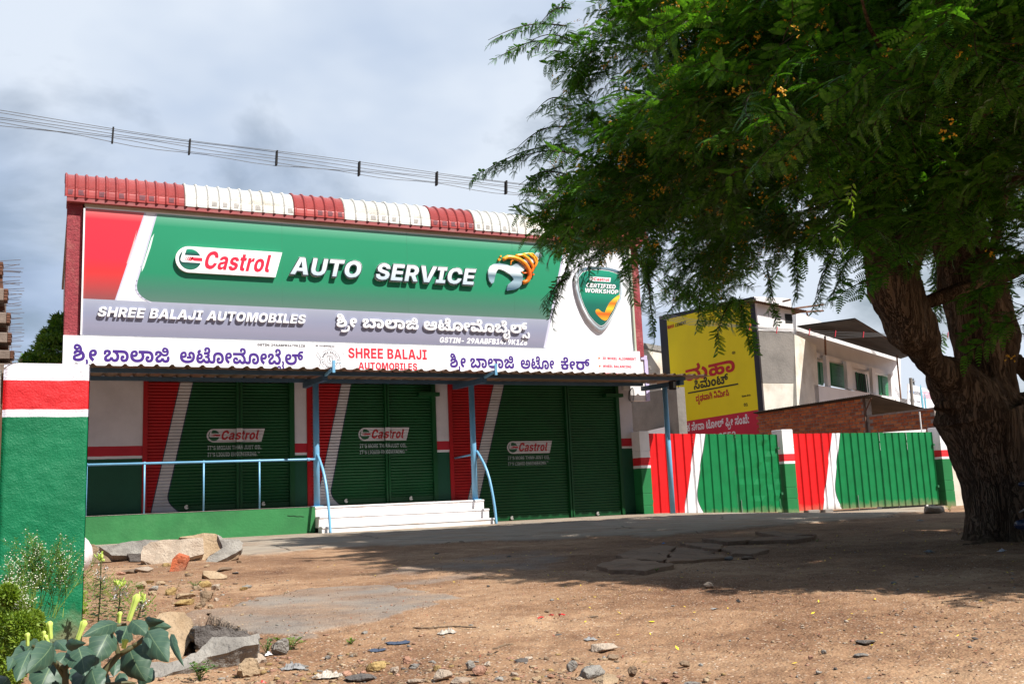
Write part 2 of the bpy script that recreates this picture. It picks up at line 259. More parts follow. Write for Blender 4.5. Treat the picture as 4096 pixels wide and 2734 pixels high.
# ------------------------------------------------------------------ lettering
# letter outlines on a 250-unit em: name: (advance, [outline x, y, x, y ...])
GL = {'k:shivowel': (177, [[76,-3,40,2,16,16,8,41,14,62,32,75,82,90,94,101,97,126,95,142,88,158,78,170,62,174,53,172,50,165,53,158,62,156,75,160,80,174,108,172,101,153,90,140,60,130,37,134,21,146,16,165,28,192,43,200,61,202,92,196,114,178,128,150,133,115,127,93,117,76,99,64,48,47,46,42,48,36,58,32,76,31,106,35,124,46,130,62,124,82,106,97,90,101,77,102,62,100,58,95,60,90,22,78,18,88,17,98,19,109,27,120,44,128,73,131,90,130,114,126,132,119,146,110,164,87,170,59,167,42,160,27,147,14,128,5,105,-1]]),
'k:rasubscript': (34, [[35,-15,32,-34,24,-51,11,-63,-6,-72,-28,-78,-53,-80,-77,-78,-100,-73,-94,-48,-54,-53,-27,-50,-8,-42,4,-29,8,-12,5,3,-1,14,23,26,33,5]]),
'k:banocrest': (228, [[60,-3,33,2,18,17,12,36,16,55,28,70,64,96,68,105,67,109,63,112,56,113,46,110,43,102,46,91,13,79,8,92,6,106,11,125,28,138,58,142,87,137,102,123,107,106,104,89,92,75,55,49,52,41,56,34,67,31,87,38,95,56,130,56,138,37,155,31,174,38,180,59,175,80,161,97,140,110,156,132,188,114,201,102,211,89,218,74,220,56,213,26,194,4,178,-1,159,-3,137,0,120,10,104,27,121,27,102,8,81,-1],[127,106,127,140,185,140,185,106]]),
'k:lanocrest': (213, [[107,-3,78,0,53,8,34,20,19,36,11,56,8,78,10,97,16,113,25,126,38,135,70,142,95,137,110,122,115,101,110,80,94,65,68,60,49,63,35,70,24,78,31,106,37,98,46,91,58,88,74,92,80,102,76,111,68,114,56,110,48,99,45,78,52,55,72,38,88,33,107,32,139,36,159,50,166,72,159,98,138,114,164,134,187,117,201,96,206,72,203,52,196,34,183,19,164,7,140,0],[123,106,123,140,178,140,178,106]]),
'k:aavowelsign': (129, [[120,63,118,44,112,28,103,14,91,5,57,-3,28,2,10,18,4,42,8,61,19,74,37,79,56,73,62,58,58,45,45,40,36,42,29,49,33,53,32,46,37,34,52,29,68,33,78,44,81,62,78,81,68,94,58,101,43,104,-64,106,-64,140,26,140,59,137,82,130,99,119,115,95]]),
'k:jivowel': (220, [[158,-3,127,4,115,14,104,27,121,27,102,8,81,-1,60,-3,33,2,18,17,12,36,16,55,28,70,64,96,68,105,67,109,63,112,56,113,46,110,43,102,46,91,13,79,8,92,6,106,11,125,28,138,58,142,87,137,102,123,107,106,104,89,92,75,55,49,52,41,56,34,67,31,87,38,95,56,130,56,138,37,155,31,170,36,175,48,174,58,169,66,204,81,212,64,214,45,208,19,189,2],[146,74,118,78,100,88,87,101,98,128,111,113,126,104,143,102,158,104,168,112,171,129,168,145,160,156,148,160,140,158,136,151,138,146,148,142,164,147,175,160,185,137,174,128,162,121,144,118,122,122,108,133,103,150,115,175,129,182,147,184,177,177,196,157,203,128,196,97,176,79]]),
'k:aa': (239, [[123,-3,98,-2,77,2,58,8,36,20,20,36,11,56,8,79,10,98,16,114,25,126,38,135,70,142,93,137,108,122,113,100,108,78,92,65,66,60,48,63,34,70,24,78,31,106,36,98,46,91,58,88,74,92,79,102,76,111,68,114,52,105,45,80,49,61,62,46,85,36,122,32,158,35,180,44,188,57,185,65,144,88,136,109,149,134,164,140,182,142,211,137,228,123,234,104,228,81,212,64,193,56,166,53,110,53,110,82,175,82,185,85,193,91,197,101,193,110,182,114,173,111,170,104,176,94,208,79,222,66,227,49,220,28,202,12,187,6,148,-2]]),
'k:a': (244, [[120,32,143,33,162,37,177,43,188,53,197,84,195,98,189,108,178,112,170,110,167,100,169,92,176,85,184,81,184,53,112,53,112,82,143,82,134,98,132,107,137,124,151,138,177,142,210,134,221,125,230,113,237,84,233,56,222,34,206,17,182,6,143,-2,120,-3,96,-2,76,2,58,8,36,20,20,36,11,56,8,79,10,98,16,114,25,126,38,135,70,142,93,137,108,122,113,100,108,78,92,65,66,60,48,63,34,70,24,78,31,106,36,98,46,91,58,88,74,92,79,102,76,111,68,114,52,105,45,80,49,61,62,46,85,36]]),
'k:ttevowel': (231, [[68,-3,44,1,25,13,12,33,8,60,16,93,24,106,36,115,69,123,90,119,104,106,110,85,105,66,91,52,65,47,47,50,33,56,35,82,46,76,60,74,73,77,77,86,74,92,66,95,57,92,49,80,46,60,48,46,53,38,62,32,73,31,96,38,105,56,141,56,148,39,167,31,180,36,185,48,182,58,174,66,162,70,185,89,208,78,220,62,224,43,221,24,212,10,195,0,172,-3,151,0,132,10,114,28,132,28,114,10,94,0],[52,105,31,118,25,136,30,152,46,164,76,168,80,136,68,134,65,128,68,122,78,117],[144,66,144,94,163,94,173,96,176,102,173,108,158,114,181,138,198,130,209,120,214,110,216,100,213,87,205,77,192,70,181,67],[125,106,125,140,173,141,183,146,188,152,189,160,184,171,172,176,159,172,154,162,154,156,144,170,149,174,154,174,164,171,169,161,164,150,150,146,134,152,128,168,133,185,148,198,174,202,202,196,220,179,225,154,221,133,210,118,198,112,181,108]]),
'k:uuvowelsign': (210, [[22,-3,2,-1,-15,6,-30,17,-45,31,-23,56,-5,38,16,31,29,35,34,48,32,80,34,98,42,114,54,126,70,135,90,140,112,142,134,141,152,136,168,128,180,118,190,106,196,92,202,62,200,44,194,28,185,14,172,5,157,-1,139,-3,109,2,91,18,85,42,89,61,100,74,119,79,138,73,144,58,140,45,127,40,118,42,111,49,114,53,114,46,118,34,134,29,150,33,159,44,163,62,157,86,140,102,112,109,91,105,77,94,72,73,72,40,66,15,48,1]]),
'k:lengthmark': (122, [[117,101,111,79,95,65,70,60,42,66,25,78,31,106,37,98,46,91,58,88,74,92,80,102,76,111,68,114,56,111,48,101,45,79,51,56,65,41,84,29,64,-3,34,18,23,30,14,44,9,61,7,79,9,98,15,113,24,126,37,135,69,142,95,137,111,122]]),
'k:movowel': (430, [[62,-3,32,3,14,19,8,44,13,66,29,80,52,86,80,78,89,58,85,42,58,44,59,49,57,55,51,57,44,54,41,46,48,35,68,31,90,38,99,56,134,56,141,37,155,31,168,37,172,52,169,68,161,83,148,96,130,106,176,112,196,95,208,75,212,50,205,18,187,2,163,-3,140,0,123,10,108,26,125,25,107,9,88,0],[8,106,8,140,140,140,160,141,170,146,174,152,176,160,171,171,158,176,146,172,140,162,141,156,130,170,135,174,140,174,151,171,156,161,151,150,136,146,120,152,115,168,120,185,135,198,160,202,189,196,206,179,212,154,208,133,196,118,185,112,168,108,143,106],[243,-3,223,-1,206,6,191,17,176,31,198,56,216,38,236,31,250,35,254,48,253,80,256,98,263,114,275,126,291,135,310,140,332,142,354,141,373,136,388,128,401,118,410,106,417,92,422,62,420,44,415,28,406,14,393,5,378,-1,360,-3,330,2,312,18,306,42,310,61,322,74,340,79,358,73,365,58,360,45,348,40,339,42,332,49,335,53,334,46,339,34,355,29,370,33,380,44,384,62,378,86,361,102,333,109,312,105,298,94,292,73,293,40,287,15,269,1]]),
'k:bevowel': (228, [[60,-3,33,2,18,17,12,36,16,55,28,70,64,96,68,105,67,109,63,112,56,113,46,110,43,102,46,91,13,79,8,92,6,106,11,125,28,138,58,142,87,137,102,123,107,106,104,89,92,75,55,49,52,41,56,34,67,31,87,38,95,56,130,56,138,37,155,31,174,38,180,59,175,80,161,97,140,110,157,133,189,115,202,103,211,90,218,74,220,56,213,26,194,4,178,-1,159,-3,137,0,120,10,104,27,121,27,102,8,81,-1],[128,106,128,140,168,141,178,146,182,152,183,160,179,171,166,176,154,172,148,162,149,156,138,170,143,174,148,174,159,171,164,161,159,150,144,146,128,152,123,168,128,185,143,198,168,202,196,196,214,179,220,154,216,133,204,118,193,112,176,108]]),
'k:ailengthmark': (47, [[-23,-106,-55,-99,-74,-82,-81,-56,-76,-34,-61,-18,-39,-13,-20,-17,-10,-28,-7,-42,-16,-64,-42,-71,-65,-65,-63,-46,-54,-50,-46,-51,-36,-49,-32,-42,-34,-36,-41,-34,-49,-36,-55,-43,-57,-58,-50,-75,-24,-82,-4,-79,12,-68,18,-48,14,-27,1,-10,12,1,16,12,12,24,2,35,20,53,38,34,43,14,40,-2,32,-12,29,-5,40,-24,44,-49,37,-79,27,-90,14,-99,-3,-104]]),
'k:lavirama': (310, [[107,-3,78,0,53,8,34,20,19,36,11,56,8,78,10,97,16,113,25,126,38,135,70,142,95,137,110,122,115,101,110,80,94,65,68,60,49,63,35,70,24,78,31,106,37,98,46,91,58,88,74,92,80,102,76,111,68,114,56,110,48,99,45,78,52,55,72,38,88,33,107,32,139,36,159,50,166,72,159,98,138,114,164,134,187,117,201,96,206,72,203,52,196,34,183,19,164,7,140,0],[123,106,123,140,178,140,178,106],[264,60,244,63,229,73,220,90,216,116,218,136,224,151,233,164,245,172,275,179,298,177,314,171,298,147,288,150,276,152,262,148,252,138,249,118,249,106,252,92,263,86,270,88,273,95,272,100,263,105,172,106,172,140,251,140,275,137,293,127,302,115,306,98,294,70]]),
'k:sasubscript': (36, [[4,-84,-14,-82,-29,-73,-52,-48,-58,-45,-65,-47,-67,-54,-65,-64,-59,-76,-84,-86,-90,-71,-93,-54,-84,-30,-58,-22,-39,-26,-10,-55,-3,-60,4,-61,12,-59,17,-52,19,-38,14,-12,1,9,24,20,34,4,42,-17,45,-38,40,-64,27,-80]]),
'k:kevowel': (162, [[80,-3,59,-2,42,2,21,17,14,36,16,48,22,58,32,66,29,63,9,62,9,90,62,90,69,94,72,100,70,107,64,112,86,115,102,112,107,100,104,90,154,90,154,62,131,63,130,67,140,59,147,49,149,37,142,17,120,2,103,-2],[82,30,103,36,110,48,106,58,97,64,82,66,66,64,57,58,54,48,60,36],[9,106,9,140,82,140,102,141,112,146,116,152,118,160,114,171,100,176,88,172,83,162,84,156,73,170,78,174,83,174,94,171,98,161,93,150,79,146,63,152,57,168,62,185,77,198,103,202,131,196,148,179,154,154,150,133,139,118,127,112,110,108,85,106]]),
'k:ravirama': (268, [[88,-3,65,-1,46,4,30,14,18,26,11,42,9,61,12,82,24,100,44,112,50,106,9,106,9,140,139,140,139,106,136,106,138,110,154,98,163,82,166,61,164,42,157,27,146,14,131,5,111,-1],[88,32,110,37,122,50,127,68,122,88,109,101,88,106,66,101,53,88,48,68,59,41],[222,60,202,63,187,73,178,90,174,116,176,136,182,151,191,164,203,172,234,179,256,177,272,171,256,147,246,150,234,152,220,148,210,138,207,118,207,106,210,92,221,86,228,88,231,95,230,100,222,105,130,106,130,140,209,140,233,137,252,127,260,115,264,98,252,70]]),
'k:ma': (312, [[62,-3,32,3,14,19,8,44,13,66,29,80,52,86,80,78,89,58,85,42,58,44,59,49,57,55,51,57,44,54,41,46,48,35,68,31,90,38,99,56,134,56,141,37,155,31,168,37,172,52,169,68,161,83,148,96,130,106,176,112,195,95,208,74,212,50,205,18,187,2,163,-3,140,0,123,10,108,26,125,25,107,9,88,0],[8,106,8,140,161,140,169,143,173,148,174,154,171,167,161,180,191,198,201,183,208,171,212,147,210,133,201,119,182,109,152,106],[243,-3,224,-1,207,6,191,17,176,32,197,56,215,38,237,31,257,38,264,59,259,81,244,97,224,110,244,143,260,134,275,123,287,110,296,95,302,78,304,58,298,26,289,14,277,4,262,-1]]),
'k:hanocrest': (219, [[65,-3,40,0,22,10,11,25,8,45,11,64,22,80,40,90,63,93,81,91,92,85,100,76,94,69,92,87,86,98,75,105,58,108,106,112,116,106,124,96,127,83,124,69,120,78,128,85,141,91,159,93,181,90,198,80,208,64,211,44,208,25,197,10,179,0,154,-3,132,0,115,8,104,20,115,20,104,8,88,0],[69,28,85,33,91,45,85,58,69,62,57,60,50,54,47,45,53,32],[150,28,166,33,172,45,170,54,162,60,151,62,134,57,128,45,134,32],[8,106,8,140,175,140,175,106]]),
'k:sivowel': (193, [[132,-3,108,1,90,12,66,38,60,42,56,44,48,40,46,32,48,20,56,8,21,-6,10,14,6,34,12,57,27,72,54,78,71,75,87,66,112,40,120,33,130,31,142,36,146,50,142,68,133,86,168,100,181,74,186,47,182,26,172,10,155,0],[80,87,56,89,36,94,48,116,62,112,76,110,90,113,99,120,102,135,99,147,91,156,80,160,72,158,68,151,70,146,80,142,96,147,107,160,117,138,106,128,94,122,76,119,54,122,40,134,35,150,47,175,61,182,80,184,108,177,127,159,133,134,126,108,108,92]]),
'k:mevowel': (312, [[62,-3,32,3,14,19,8,44,13,66,29,80,52,86,80,78,89,58,85,42,58,44,59,49,57,55,51,57,44,54,41,46,48,35,68,31,90,38,99,56,134,56,141,37,155,31,168,37,172,52,169,68,161,83,148,96,130,106,176,112,196,95,208,75,212,50,205,18,187,2,163,-3,140,0,123,10,108,26,125,25,107,9,88,0],[8,106,8,140,140,140,160,141,170,146,174,152,176,160,171,171,158,176,146,172,140,162,141,156,130,170,135,174,140,174,151,171,156,161,151,150,136,146,120,152,115,168,120,185,135,198,160,202,189,196,206,179,212,154,208,133,196,118,185,112,168,108,143,106],[243,-3,224,-1,208,6,193,16,179,28,196,59,214,38,237,31,257,38,264,59,259,81,244,97,224,110,244,143,260,134,275,123,287,110,296,95,302,78,304,58,298,26,289,14,277,4,262,-1]]),
'k:anusvara': (154, [[76,-3,57,-1,40,4,27,14,16,27,10,43,8,63,10,81,16,97,26,110,39,120,56,127,78,129,99,127,116,120,129,110,139,96,145,80,147,63,144,44,138,28,128,15,114,5,97,-1],[77,30,100,40,107,63,100,88,78,97,60,92,50,80,47,64,55,39]]),
'k:ttavirama': (326, [[68,-3,44,1,25,13,12,33,8,60,16,93,24,106,36,115,69,123,90,119,104,106,110,85,105,66,91,52,65,47,47,50,33,56,35,82,46,76,60,74,73,77,77,86,74,92,66,95,57,92,49,80,46,60,48,46,53,38,62,32,73,31,96,38,105,56,141,56,148,39,167,31,180,36,185,48,182,58,174,66,162,70,185,89,208,78,220,62,224,43,221,24,212,10,195,0,172,-3,151,0,132,10,114,28,132,28,114,10,94,0],[52,105,31,118,25,136,30,152,46,164,76,168,80,136,68,134,65,128,68,122,78,117],[144,66,144,94,163,94,173,96,176,102,173,108,158,114,180,138,198,129,208,119,214,109,216,100,213,87,205,77,192,70,181,67],[125,106,125,140,198,140,198,106],[280,60,260,63,245,73,236,90,232,116,234,136,240,151,249,164,261,172,292,179,314,177,330,171,314,147,304,150,292,152,279,148,269,138,265,118,265,106,268,92,280,86,286,88,289,95,288,100,280,105,188,106,188,140,267,140,292,137,310,127,319,115,322,98,310,70]]),
'k:da': (208, [[58,-3,38,0,22,11,12,29,9,53,13,78,25,98,46,113,51,106,9,106,9,140,130,140,148,140,156,143,160,148,162,154,158,167,148,180,178,198,189,183,195,171,199,147,197,133,188,119,174,110,164,108,168,111,185,97,196,77,199,53,196,29,186,11,170,0,150,-3,127,0,110,10,96,26,114,28,96,9,79,0],[66,31,80,38,86,56,122,56,129,37,142,31,155,37,160,56,156,74,146,90,130,102,106,106,79,102,62,91,52,75,48,56,53,37]]),
'k:rvocalicvowelsign': (36, [[-25,-106,-55,-99,-74,-82,-81,-56,-76,-34,-61,-18,-39,-13,-20,-17,-10,-28,-7,-42,-16,-64,-41,-71,-65,-65,-63,-46,-54,-50,-46,-51,-36,-49,-32,-42,-34,-36,-41,-34,-49,-36,-55,-43,-57,-58,-50,-75,-26,-82,-6,-79,10,-66,16,-40,12,-14,2,10,24,20,34,1,40,-18,42,-38,38,-68,25,-89,4,-101]]),
'k:ddha': (213, [[58,-3,38,0,22,11,12,29,9,53,13,78,25,98,46,113,52,106,9,106,9,140,154,140,162,143,166,148,167,154,164,167,154,180,184,198,200,171,205,147,202,133,194,119,179,110,170,108,170,116,186,109,196,96,200,79,196,63,174,48,152,43,135,46,122,56,117,71,126,92,151,99,165,97,176,92,197,74,205,46,198,18,177,2,150,-3,119,4,107,14,96,26,114,28,96,9,79,0],[66,31,80,38,86,54,122,54,130,36,147,31,158,33,166,40,169,53,168,66,162,75,152,78,146,77,144,72,147,67,153,66,160,67,165,72,167,80,165,90,157,98,141,104,115,106,80,102,63,92,52,76,48,56,53,37],[84,-36,87,2,121,2,124,-36]]),
'k:vanocrest': (220, [[62,-3,32,3,14,19,8,44,13,66,29,80,52,86,80,78,89,58,85,42,58,44,59,49,57,55,51,57,44,54,41,46,48,35,68,31,90,38,99,56,134,56,141,37,155,31,168,37,172,52,169,68,161,83,148,96,130,106,176,111,196,94,208,74,212,50,205,18,187,2,163,-3,140,0,123,10,108,26,125,25,107,9,88,0],[8,106,8,140,180,140,180,106]]),
'k:givowel': (178, [[89,106,74,102,64,90,58,73,54,42,53,0,12,0,12,50,14,68,24,98,42,120,36,108,25,121,19,135,18,148,25,174,45,189,72,193,93,191,111,185,126,176,140,162,148,149,155,134,160,116,164,95,166,69,167,0,125,0,124,44,120,75,108,98],[88,139,114,132,134,110,122,134,103,153,76,160,58,155,54,143,56,134,61,127,53,128,69,136]]),
'k:nivowel': (204, [[132,-3,108,1,90,12,66,38,60,42,56,44,48,40,46,32,48,20,56,8,21,-6,10,14,6,34,12,57,27,72,54,78,79,72,90,64,112,40,121,33,131,31,142,34,152,44,155,67,154,88,149,107,142,125,133,141,122,154,108,164,78,172,67,170,64,162,67,155,75,153,88,158,94,171,127,168,116,144,97,130,73,126,50,130,33,142,27,163,33,182,50,195,80,200,107,197,130,190,150,178,166,162,178,143,188,121,193,97,195,72,193,46,187,26,177,12,164,4]]),
'k:mivowel': (322, [[60,-3,31,3,12,19,6,44,12,66,28,80,51,86,78,78,88,58,84,42,57,44,56,55,50,57,42,54,40,46,46,35,67,31,89,38,97,56,133,56,140,37,157,31,166,33,174,38,179,49,181,67,179,88,175,107,168,125,158,140,146,154,133,164,102,172,92,170,88,162,91,155,100,153,113,158,118,171,152,168,140,144,122,130,98,126,74,130,58,142,51,162,57,182,74,195,104,200,130,197,153,190,173,178,190,163,203,144,213,122,219,98,221,72,217,39,207,18,192,5,176,-1,160,-3,138,0,121,10,107,26,124,25,106,9,86,0],[253,-3,233,-1,216,6,201,17,186,32,207,56,224,38,246,31,267,38,274,59,268,81,254,97,233,110,254,143,270,134,284,123,296,110,306,95,312,78,314,58,307,26,298,14,287,4,272,-1]]),
'k:reph': (151, [[146,106,70,106,53,104,48,101,47,96,52,88,67,86,104,86,104,53,63,52,55,51,50,48,49,44,51,37,57,34,70,34,70,0,42,2,25,8,13,20,8,38,11,52,18,62,31,71,30,66,13,80,6,102,10,116,18,127,31,134,48,138,146,140]]),
'k:ganocrest': (178, [[138,140,138,104,134,106,139,106,155,88,164,62,167,29,167,0,125,0,124,44,120,75,108,98,89,106,74,102,64,90,58,73,54,42,53,0,12,0,12,29,15,64,26,93,36,104,50,112,57,106,10,106,10,140]]),
'k:ha': (219, [[65,-3,40,0,22,10,11,25,8,45,11,64,22,80,40,90,63,93,81,91,92,85,100,76,94,69,92,87,86,98,75,105,58,108,106,112,116,106,124,96,127,83,124,69,120,78,128,85,141,91,159,93,181,90,198,80,208,64,211,44,208,25,197,10,179,0,154,-3,132,0,115,8,104,20,115,20,104,8,88,0],[69,28,85,33,91,45,85,58,69,62,57,60,50,54,47,45,53,32],[150,28,166,33,172,45,170,54,162,60,151,62,134,57,128,45,134,32],[8,106,8,140,160,140,168,143,172,148,173,154,170,167,160,180,190,198,201,183,207,171,211,147,209,133,200,119,182,109,151,106]]),
'k:ka': (162, [[80,-3,59,-2,42,2,21,17,14,36,16,48,22,58,32,66,29,63,9,62,9,90,62,90,69,94,72,100,70,107,64,112,86,115,102,112,107,100,104,90,154,90,154,62,131,63,130,67,140,59,147,49,149,37,142,17,120,2,103,-2],[82,30,103,36,110,48,106,58,97,64,82,66,66,64,57,58,54,48,60,36],[9,106,9,140,104,140,112,143,116,148,117,154,114,167,104,180,134,198,144,183,150,171,154,147,152,133,144,119,126,109,94,106]]),
'k:sevowel': (195, [[132,-3,109,1,90,12,66,38,62,42,57,44,49,40,47,32,50,20,57,8,22,-6,11,14,7,34,12,57,28,72,54,78,72,75,87,66,112,40,121,33,131,31,143,36,147,50,144,68,134,86,169,100,182,74,186,47,183,26,172,10,156,0],[100,66,85,71,80,85,86,98,100,104,115,98,121,85,115,71],[8,106,8,140,114,140,134,141,144,146,149,152,150,160,146,171,133,176,120,172,115,162,116,156,105,170,115,174,126,171,130,161,126,150,111,146,95,152,90,168,94,185,110,198,135,202,164,196,181,179,186,154,182,133,171,118,160,112,142,108,118,106]]),
'k:phivowel': (218, [[60,-3,31,3,12,19,6,44,12,66,28,80,51,86,78,78,88,58,84,42,57,44,56,55,50,57,42,54,40,46,46,35,67,31,89,38,97,56,132,56,140,37,154,31,164,34,169,41,171,50,167,68,158,86,193,100,206,74,210,46,204,18,186,2,161,-3,138,0,121,10,107,26,124,25,106,9,86,0],[94,-36,98,2,132,2,135,-36],[100,87,76,89,56,94,68,116,82,112,96,110,110,113,119,120,122,135,119,147,112,156,100,160,92,158,88,151,90,146,101,142,116,147,127,160,137,138,126,128,114,122,96,119,74,122,60,134,55,150,67,175,81,182,100,184,129,177,147,159,153,134,146,108,128,92]]),
'k:sa': (195, [[132,-3,109,1,90,12,66,38,62,42,57,44,49,40,47,32,50,20,57,8,22,-6,11,14,7,34,12,57,28,72,54,78,72,75,87,66,112,40,121,33,131,31,143,36,147,50,144,68,134,86,169,100,182,74,186,47,183,26,172,10,156,0],[100,66,85,71,80,85,86,98,100,104,115,98,121,85,115,71],[8,106,8,140,118,140,136,140,144,143,148,148,149,154,146,167,136,180,166,198,176,183,182,171,186,147,184,133,176,119,157,109,126,106]]),
'k:khevowel': (238, [[166,-3,140,-1,119,6,73,36,54,41,44,39,42,34,45,29,57,27,76,30,88,41,96,56,98,76,95,95,86,108,71,113,60,110,54,102,58,93,55,92,60,102,69,105,79,101,83,91,77,77,58,72,32,80,22,105,28,125,44,138,70,142,91,140,107,134,120,124,130,110,135,94,137,75,132,49,121,27,107,12,92,4,75,-1,56,-3,34,0,18,6,8,18,5,35,10,52,24,64,50,69,70,66,88,60,105,50,114,48,144,33,161,31,182,38,190,59,185,80,170,97,150,110,168,133,186,124,202,113,214,101,222,88,230,56,226,31,214,12,194,1],[142,106,142,140,178,141,188,146,193,152,194,160,190,171,177,176,164,172,159,162,160,156,149,170,154,174,159,174,170,171,174,161,170,150,155,146,139,152,134,168,138,185,154,198,179,202,207,196,224,179,230,154,226,133,215,118,204,112,186,108]]),
"'": (89, [[28,103,24,182,65,182,61,103]]),
'-': (161, [[123,90,123,57,39,57,39,90]]),
'.': (67, [[34,-3,17,4,10,20,17,37,34,43,50,37,57,20,50,4]]),
'0': (161, [[81,-2,41,9,26,22,17,41,11,63,9,91,11,118,17,141,27,160,41,173,81,184,121,173,135,160,145,141,151,118,153,91,151,63,145,41,135,22,121,9],[81,33,97,39,106,58,109,91,106,124,97,143,81,149,64,143,55,124,52,91,55,58,64,39]]),
'1': (161, [[19,0,19,35,147,35,147,0],[110,182,110,0,67,0,67,144,25,116,25,154,65,182]]),
'2': (161, [[15,0,15,31,94,102,102,113,105,126,101,139,92,147,79,150,66,147,57,138,54,124,12,124,21,156,44,177,79,184,115,177,139,158,147,129,143,109,128,86,75,35,149,35,149,0]]),
'3': (161, [[79,-2,42,5,17,24,8,53,52,53,56,43,66,36,80,33,94,36,103,44,106,58,103,70,92,79,76,83,54,83,54,110,93,147,17,147,17,182,145,182,145,150,83,96,83,106,119,103,143,84,152,54,142,24,116,5]]),
'4': (161, [[5,30,5,64,71,182,113,182,48,65,156,65,156,30],[93,0,94,114,134,114,134,0]]),
'5': (161, [[79,-2,44,5,20,24,10,53,53,53,57,42,66,34,79,31,94,35,104,45,108,60,104,76,94,86,79,90,64,86,53,77,15,84,22,182,139,182,139,147,58,147,54,104,70,116,93,121,115,116,133,104,145,85,150,62,141,28,116,6]]),
'6': (161, [[81,-2,47,5,22,26,12,60,18,89,34,119,77,182,120,182,65,100,51,100,59,109,74,115,92,118,122,111,142,91,149,61,141,28,116,5],[81,31,95,35,105,45,109,60,105,74,95,85,81,88,67,85,57,75,54,60,57,45,67,35]]),
'7': (161, [[28,0,101,147,15,147,15,182,146,182,146,146,73,0]]),
'8': (161, [[81,-2,43,4,17,23,7,49,13,70,27,86,48,94,24,109,14,135,23,161,46,178,81,184,115,178,139,160,147,135,138,109,113,94,134,86,148,70,154,49,144,23,118,4],[81,28,95,32,105,40,108,53,104,65,95,74,81,77,67,74,57,65,53,53,57,40,66,32],[81,108,93,111,101,119,105,130,102,142,93,149,81,152,68,149,60,142,57,130,60,119,68,111]]),
'9': (161, [[80,184,114,177,140,156,149,122,144,93,127,63,85,0,41,0,97,81,110,81,102,73,88,67,69,64,39,71,19,90,12,121,21,154,45,177],[80,151,66,147,56,137,53,122,56,107,66,97,80,94,94,97,104,107,108,122,104,137,94,147]]),
':': (67, [[34,-3,17,4,10,20,17,37,34,43,50,37,57,20,50,4],[34,84,17,91,10,107,17,124,34,130,50,124,57,107,50,91]]),
'A': (193, [[6,0,66,182,125,182,187,0,138,0,113,79,90,168,100,168,78,79,54,0],[47,38,47,72,146,72,146,38]]),
'B': (166, [[14,0,14,182,90,182,124,176,145,160,151,136,147,117,135,104,118,96,118,94,138,89,153,74,159,51,151,25,130,7,95,0],[57,35,85,35,106,41,113,56,110,68,100,76,86,79,57,79],[57,107,82,107,95,109,104,116,107,127,100,142,83,147,57,147]]),
'C': (186, [[96,-2,52,8,35,22,21,40,13,63,10,91,13,119,21,142,35,160,52,173,96,184,126,180,151,167,168,146,177,117,132,117,129,129,121,138,110,144,97,146,74,140,60,121,55,91,60,60,74,42,97,36,110,38,121,43,129,52,133,64,177,64,170,40,154,19,129,3]]),
'D': (181, [[81,0,33,0,33,37,79,37,105,42,122,59,127,91,121,122,105,139,79,145,32,145,32,182,81,182,107,179,129,171,147,158,160,140,168,117,171,91,168,65,160,42,147,24,129,11,107,3],[57,182,57,0,14,0,14,182]]),
'E': (153, [[14,0,14,182,141,182,141,146,57,146,57,109,134,109,134,74,57,74,57,36,141,36,141,0]]),
'F': (146, [[14,0,14,182,138,182,138,146,57,146,57,101,130,101,130,66,57,66,57,0]]),
'G': (188, [[97,-2,73,0,52,9,34,23,21,41,13,64,10,91,13,118,22,141,35,160,53,173,74,182,97,184,126,180,150,167,167,147,176,123,131,123,127,132,120,140,110,145,98,146,75,140,60,121,55,91,60,61,74,42,98,36,118,40,131,51,135,68,144,68,99,68,99,99,178,99,178,75,167,34,155,18,139,7]]),
'H': (187, [[14,0,14,182,57,182,57,111,130,111,130,182,173,182,173,0,130,0,130,75,57,75,57,0]]),
'I': (123, [[8,0,8,36,40,36,40,146,8,146,8,182,115,182,115,146,83,146,83,36,115,36,115,0]]),
'J': (148, [[70,-2,44,1,23,13,11,31,6,56,6,67,50,67,50,55,55,38,70,32,85,38,91,55,91,182,134,182,134,56,129,31,117,13,97,1]]),
'K': (185, [[47,36,47,74,57,94,84,132,124,182,176,182,100,91,96,92],[14,0,14,182,57,182,57,0],[128,0,79,77,107,109,179,0]]),
'L': (141, [[14,0,14,182,57,182,57,36,133,36,133,0]]),
'M': (236, [[14,0,14,182,82,182,105,112,122,28,114,28,122,72,132,112,154,182,222,182,222,0,178,0,180,159,183,159,172,113,136,0,100,0,74,78,53,159,56,159,58,0]]),
'N': (192, [[14,0,14,182,62,182,122,84,140,40,136,40,133,86,133,182,177,182,177,0,130,0,72,94,50,140,55,140,57,115,59,75,59,0]]),
'O': (193, [[97,-2,73,0,52,8,35,22,21,40,13,63,10,91,13,119,21,142,35,160,52,173,73,182,97,184,141,173,158,160,172,142,180,119,183,91,180,63,172,40,158,22,141,8],[97,36,119,42,134,61,139,91,134,121,119,140,97,146,74,140,60,121,55,91,60,61,74,42]]),
'P': (163, [[14,0,14,182,89,182,124,174,147,152,155,119,147,86,124,64,88,57,41,57,41,91,79,91,96,94,106,104,110,119,106,134,96,143,79,147,57,147,57,0]]),
'Q': (196, [[83,65,119,65,184,-14,144,-14,123,11],[97,-2,73,0,52,8,35,22,21,40,13,63,10,91,13,119,21,142,35,160,52,173,73,182,97,184,141,173,158,160,172,142,180,119,183,91,180,63,172,40,158,22,141,8],[97,36,119,42,134,61,139,91,134,121,119,140,97,146,74,140,60,121,55,91,60,61,74,42]]),
'R': (166, [[14,0,14,182,89,182,124,175,147,154,155,121,147,89,124,69,88,62,40,62,40,97,79,97,96,99,106,108,110,121,106,135,96,144,79,147,57,147,57,0],[114,0,69,83,116,83,161,0]]),
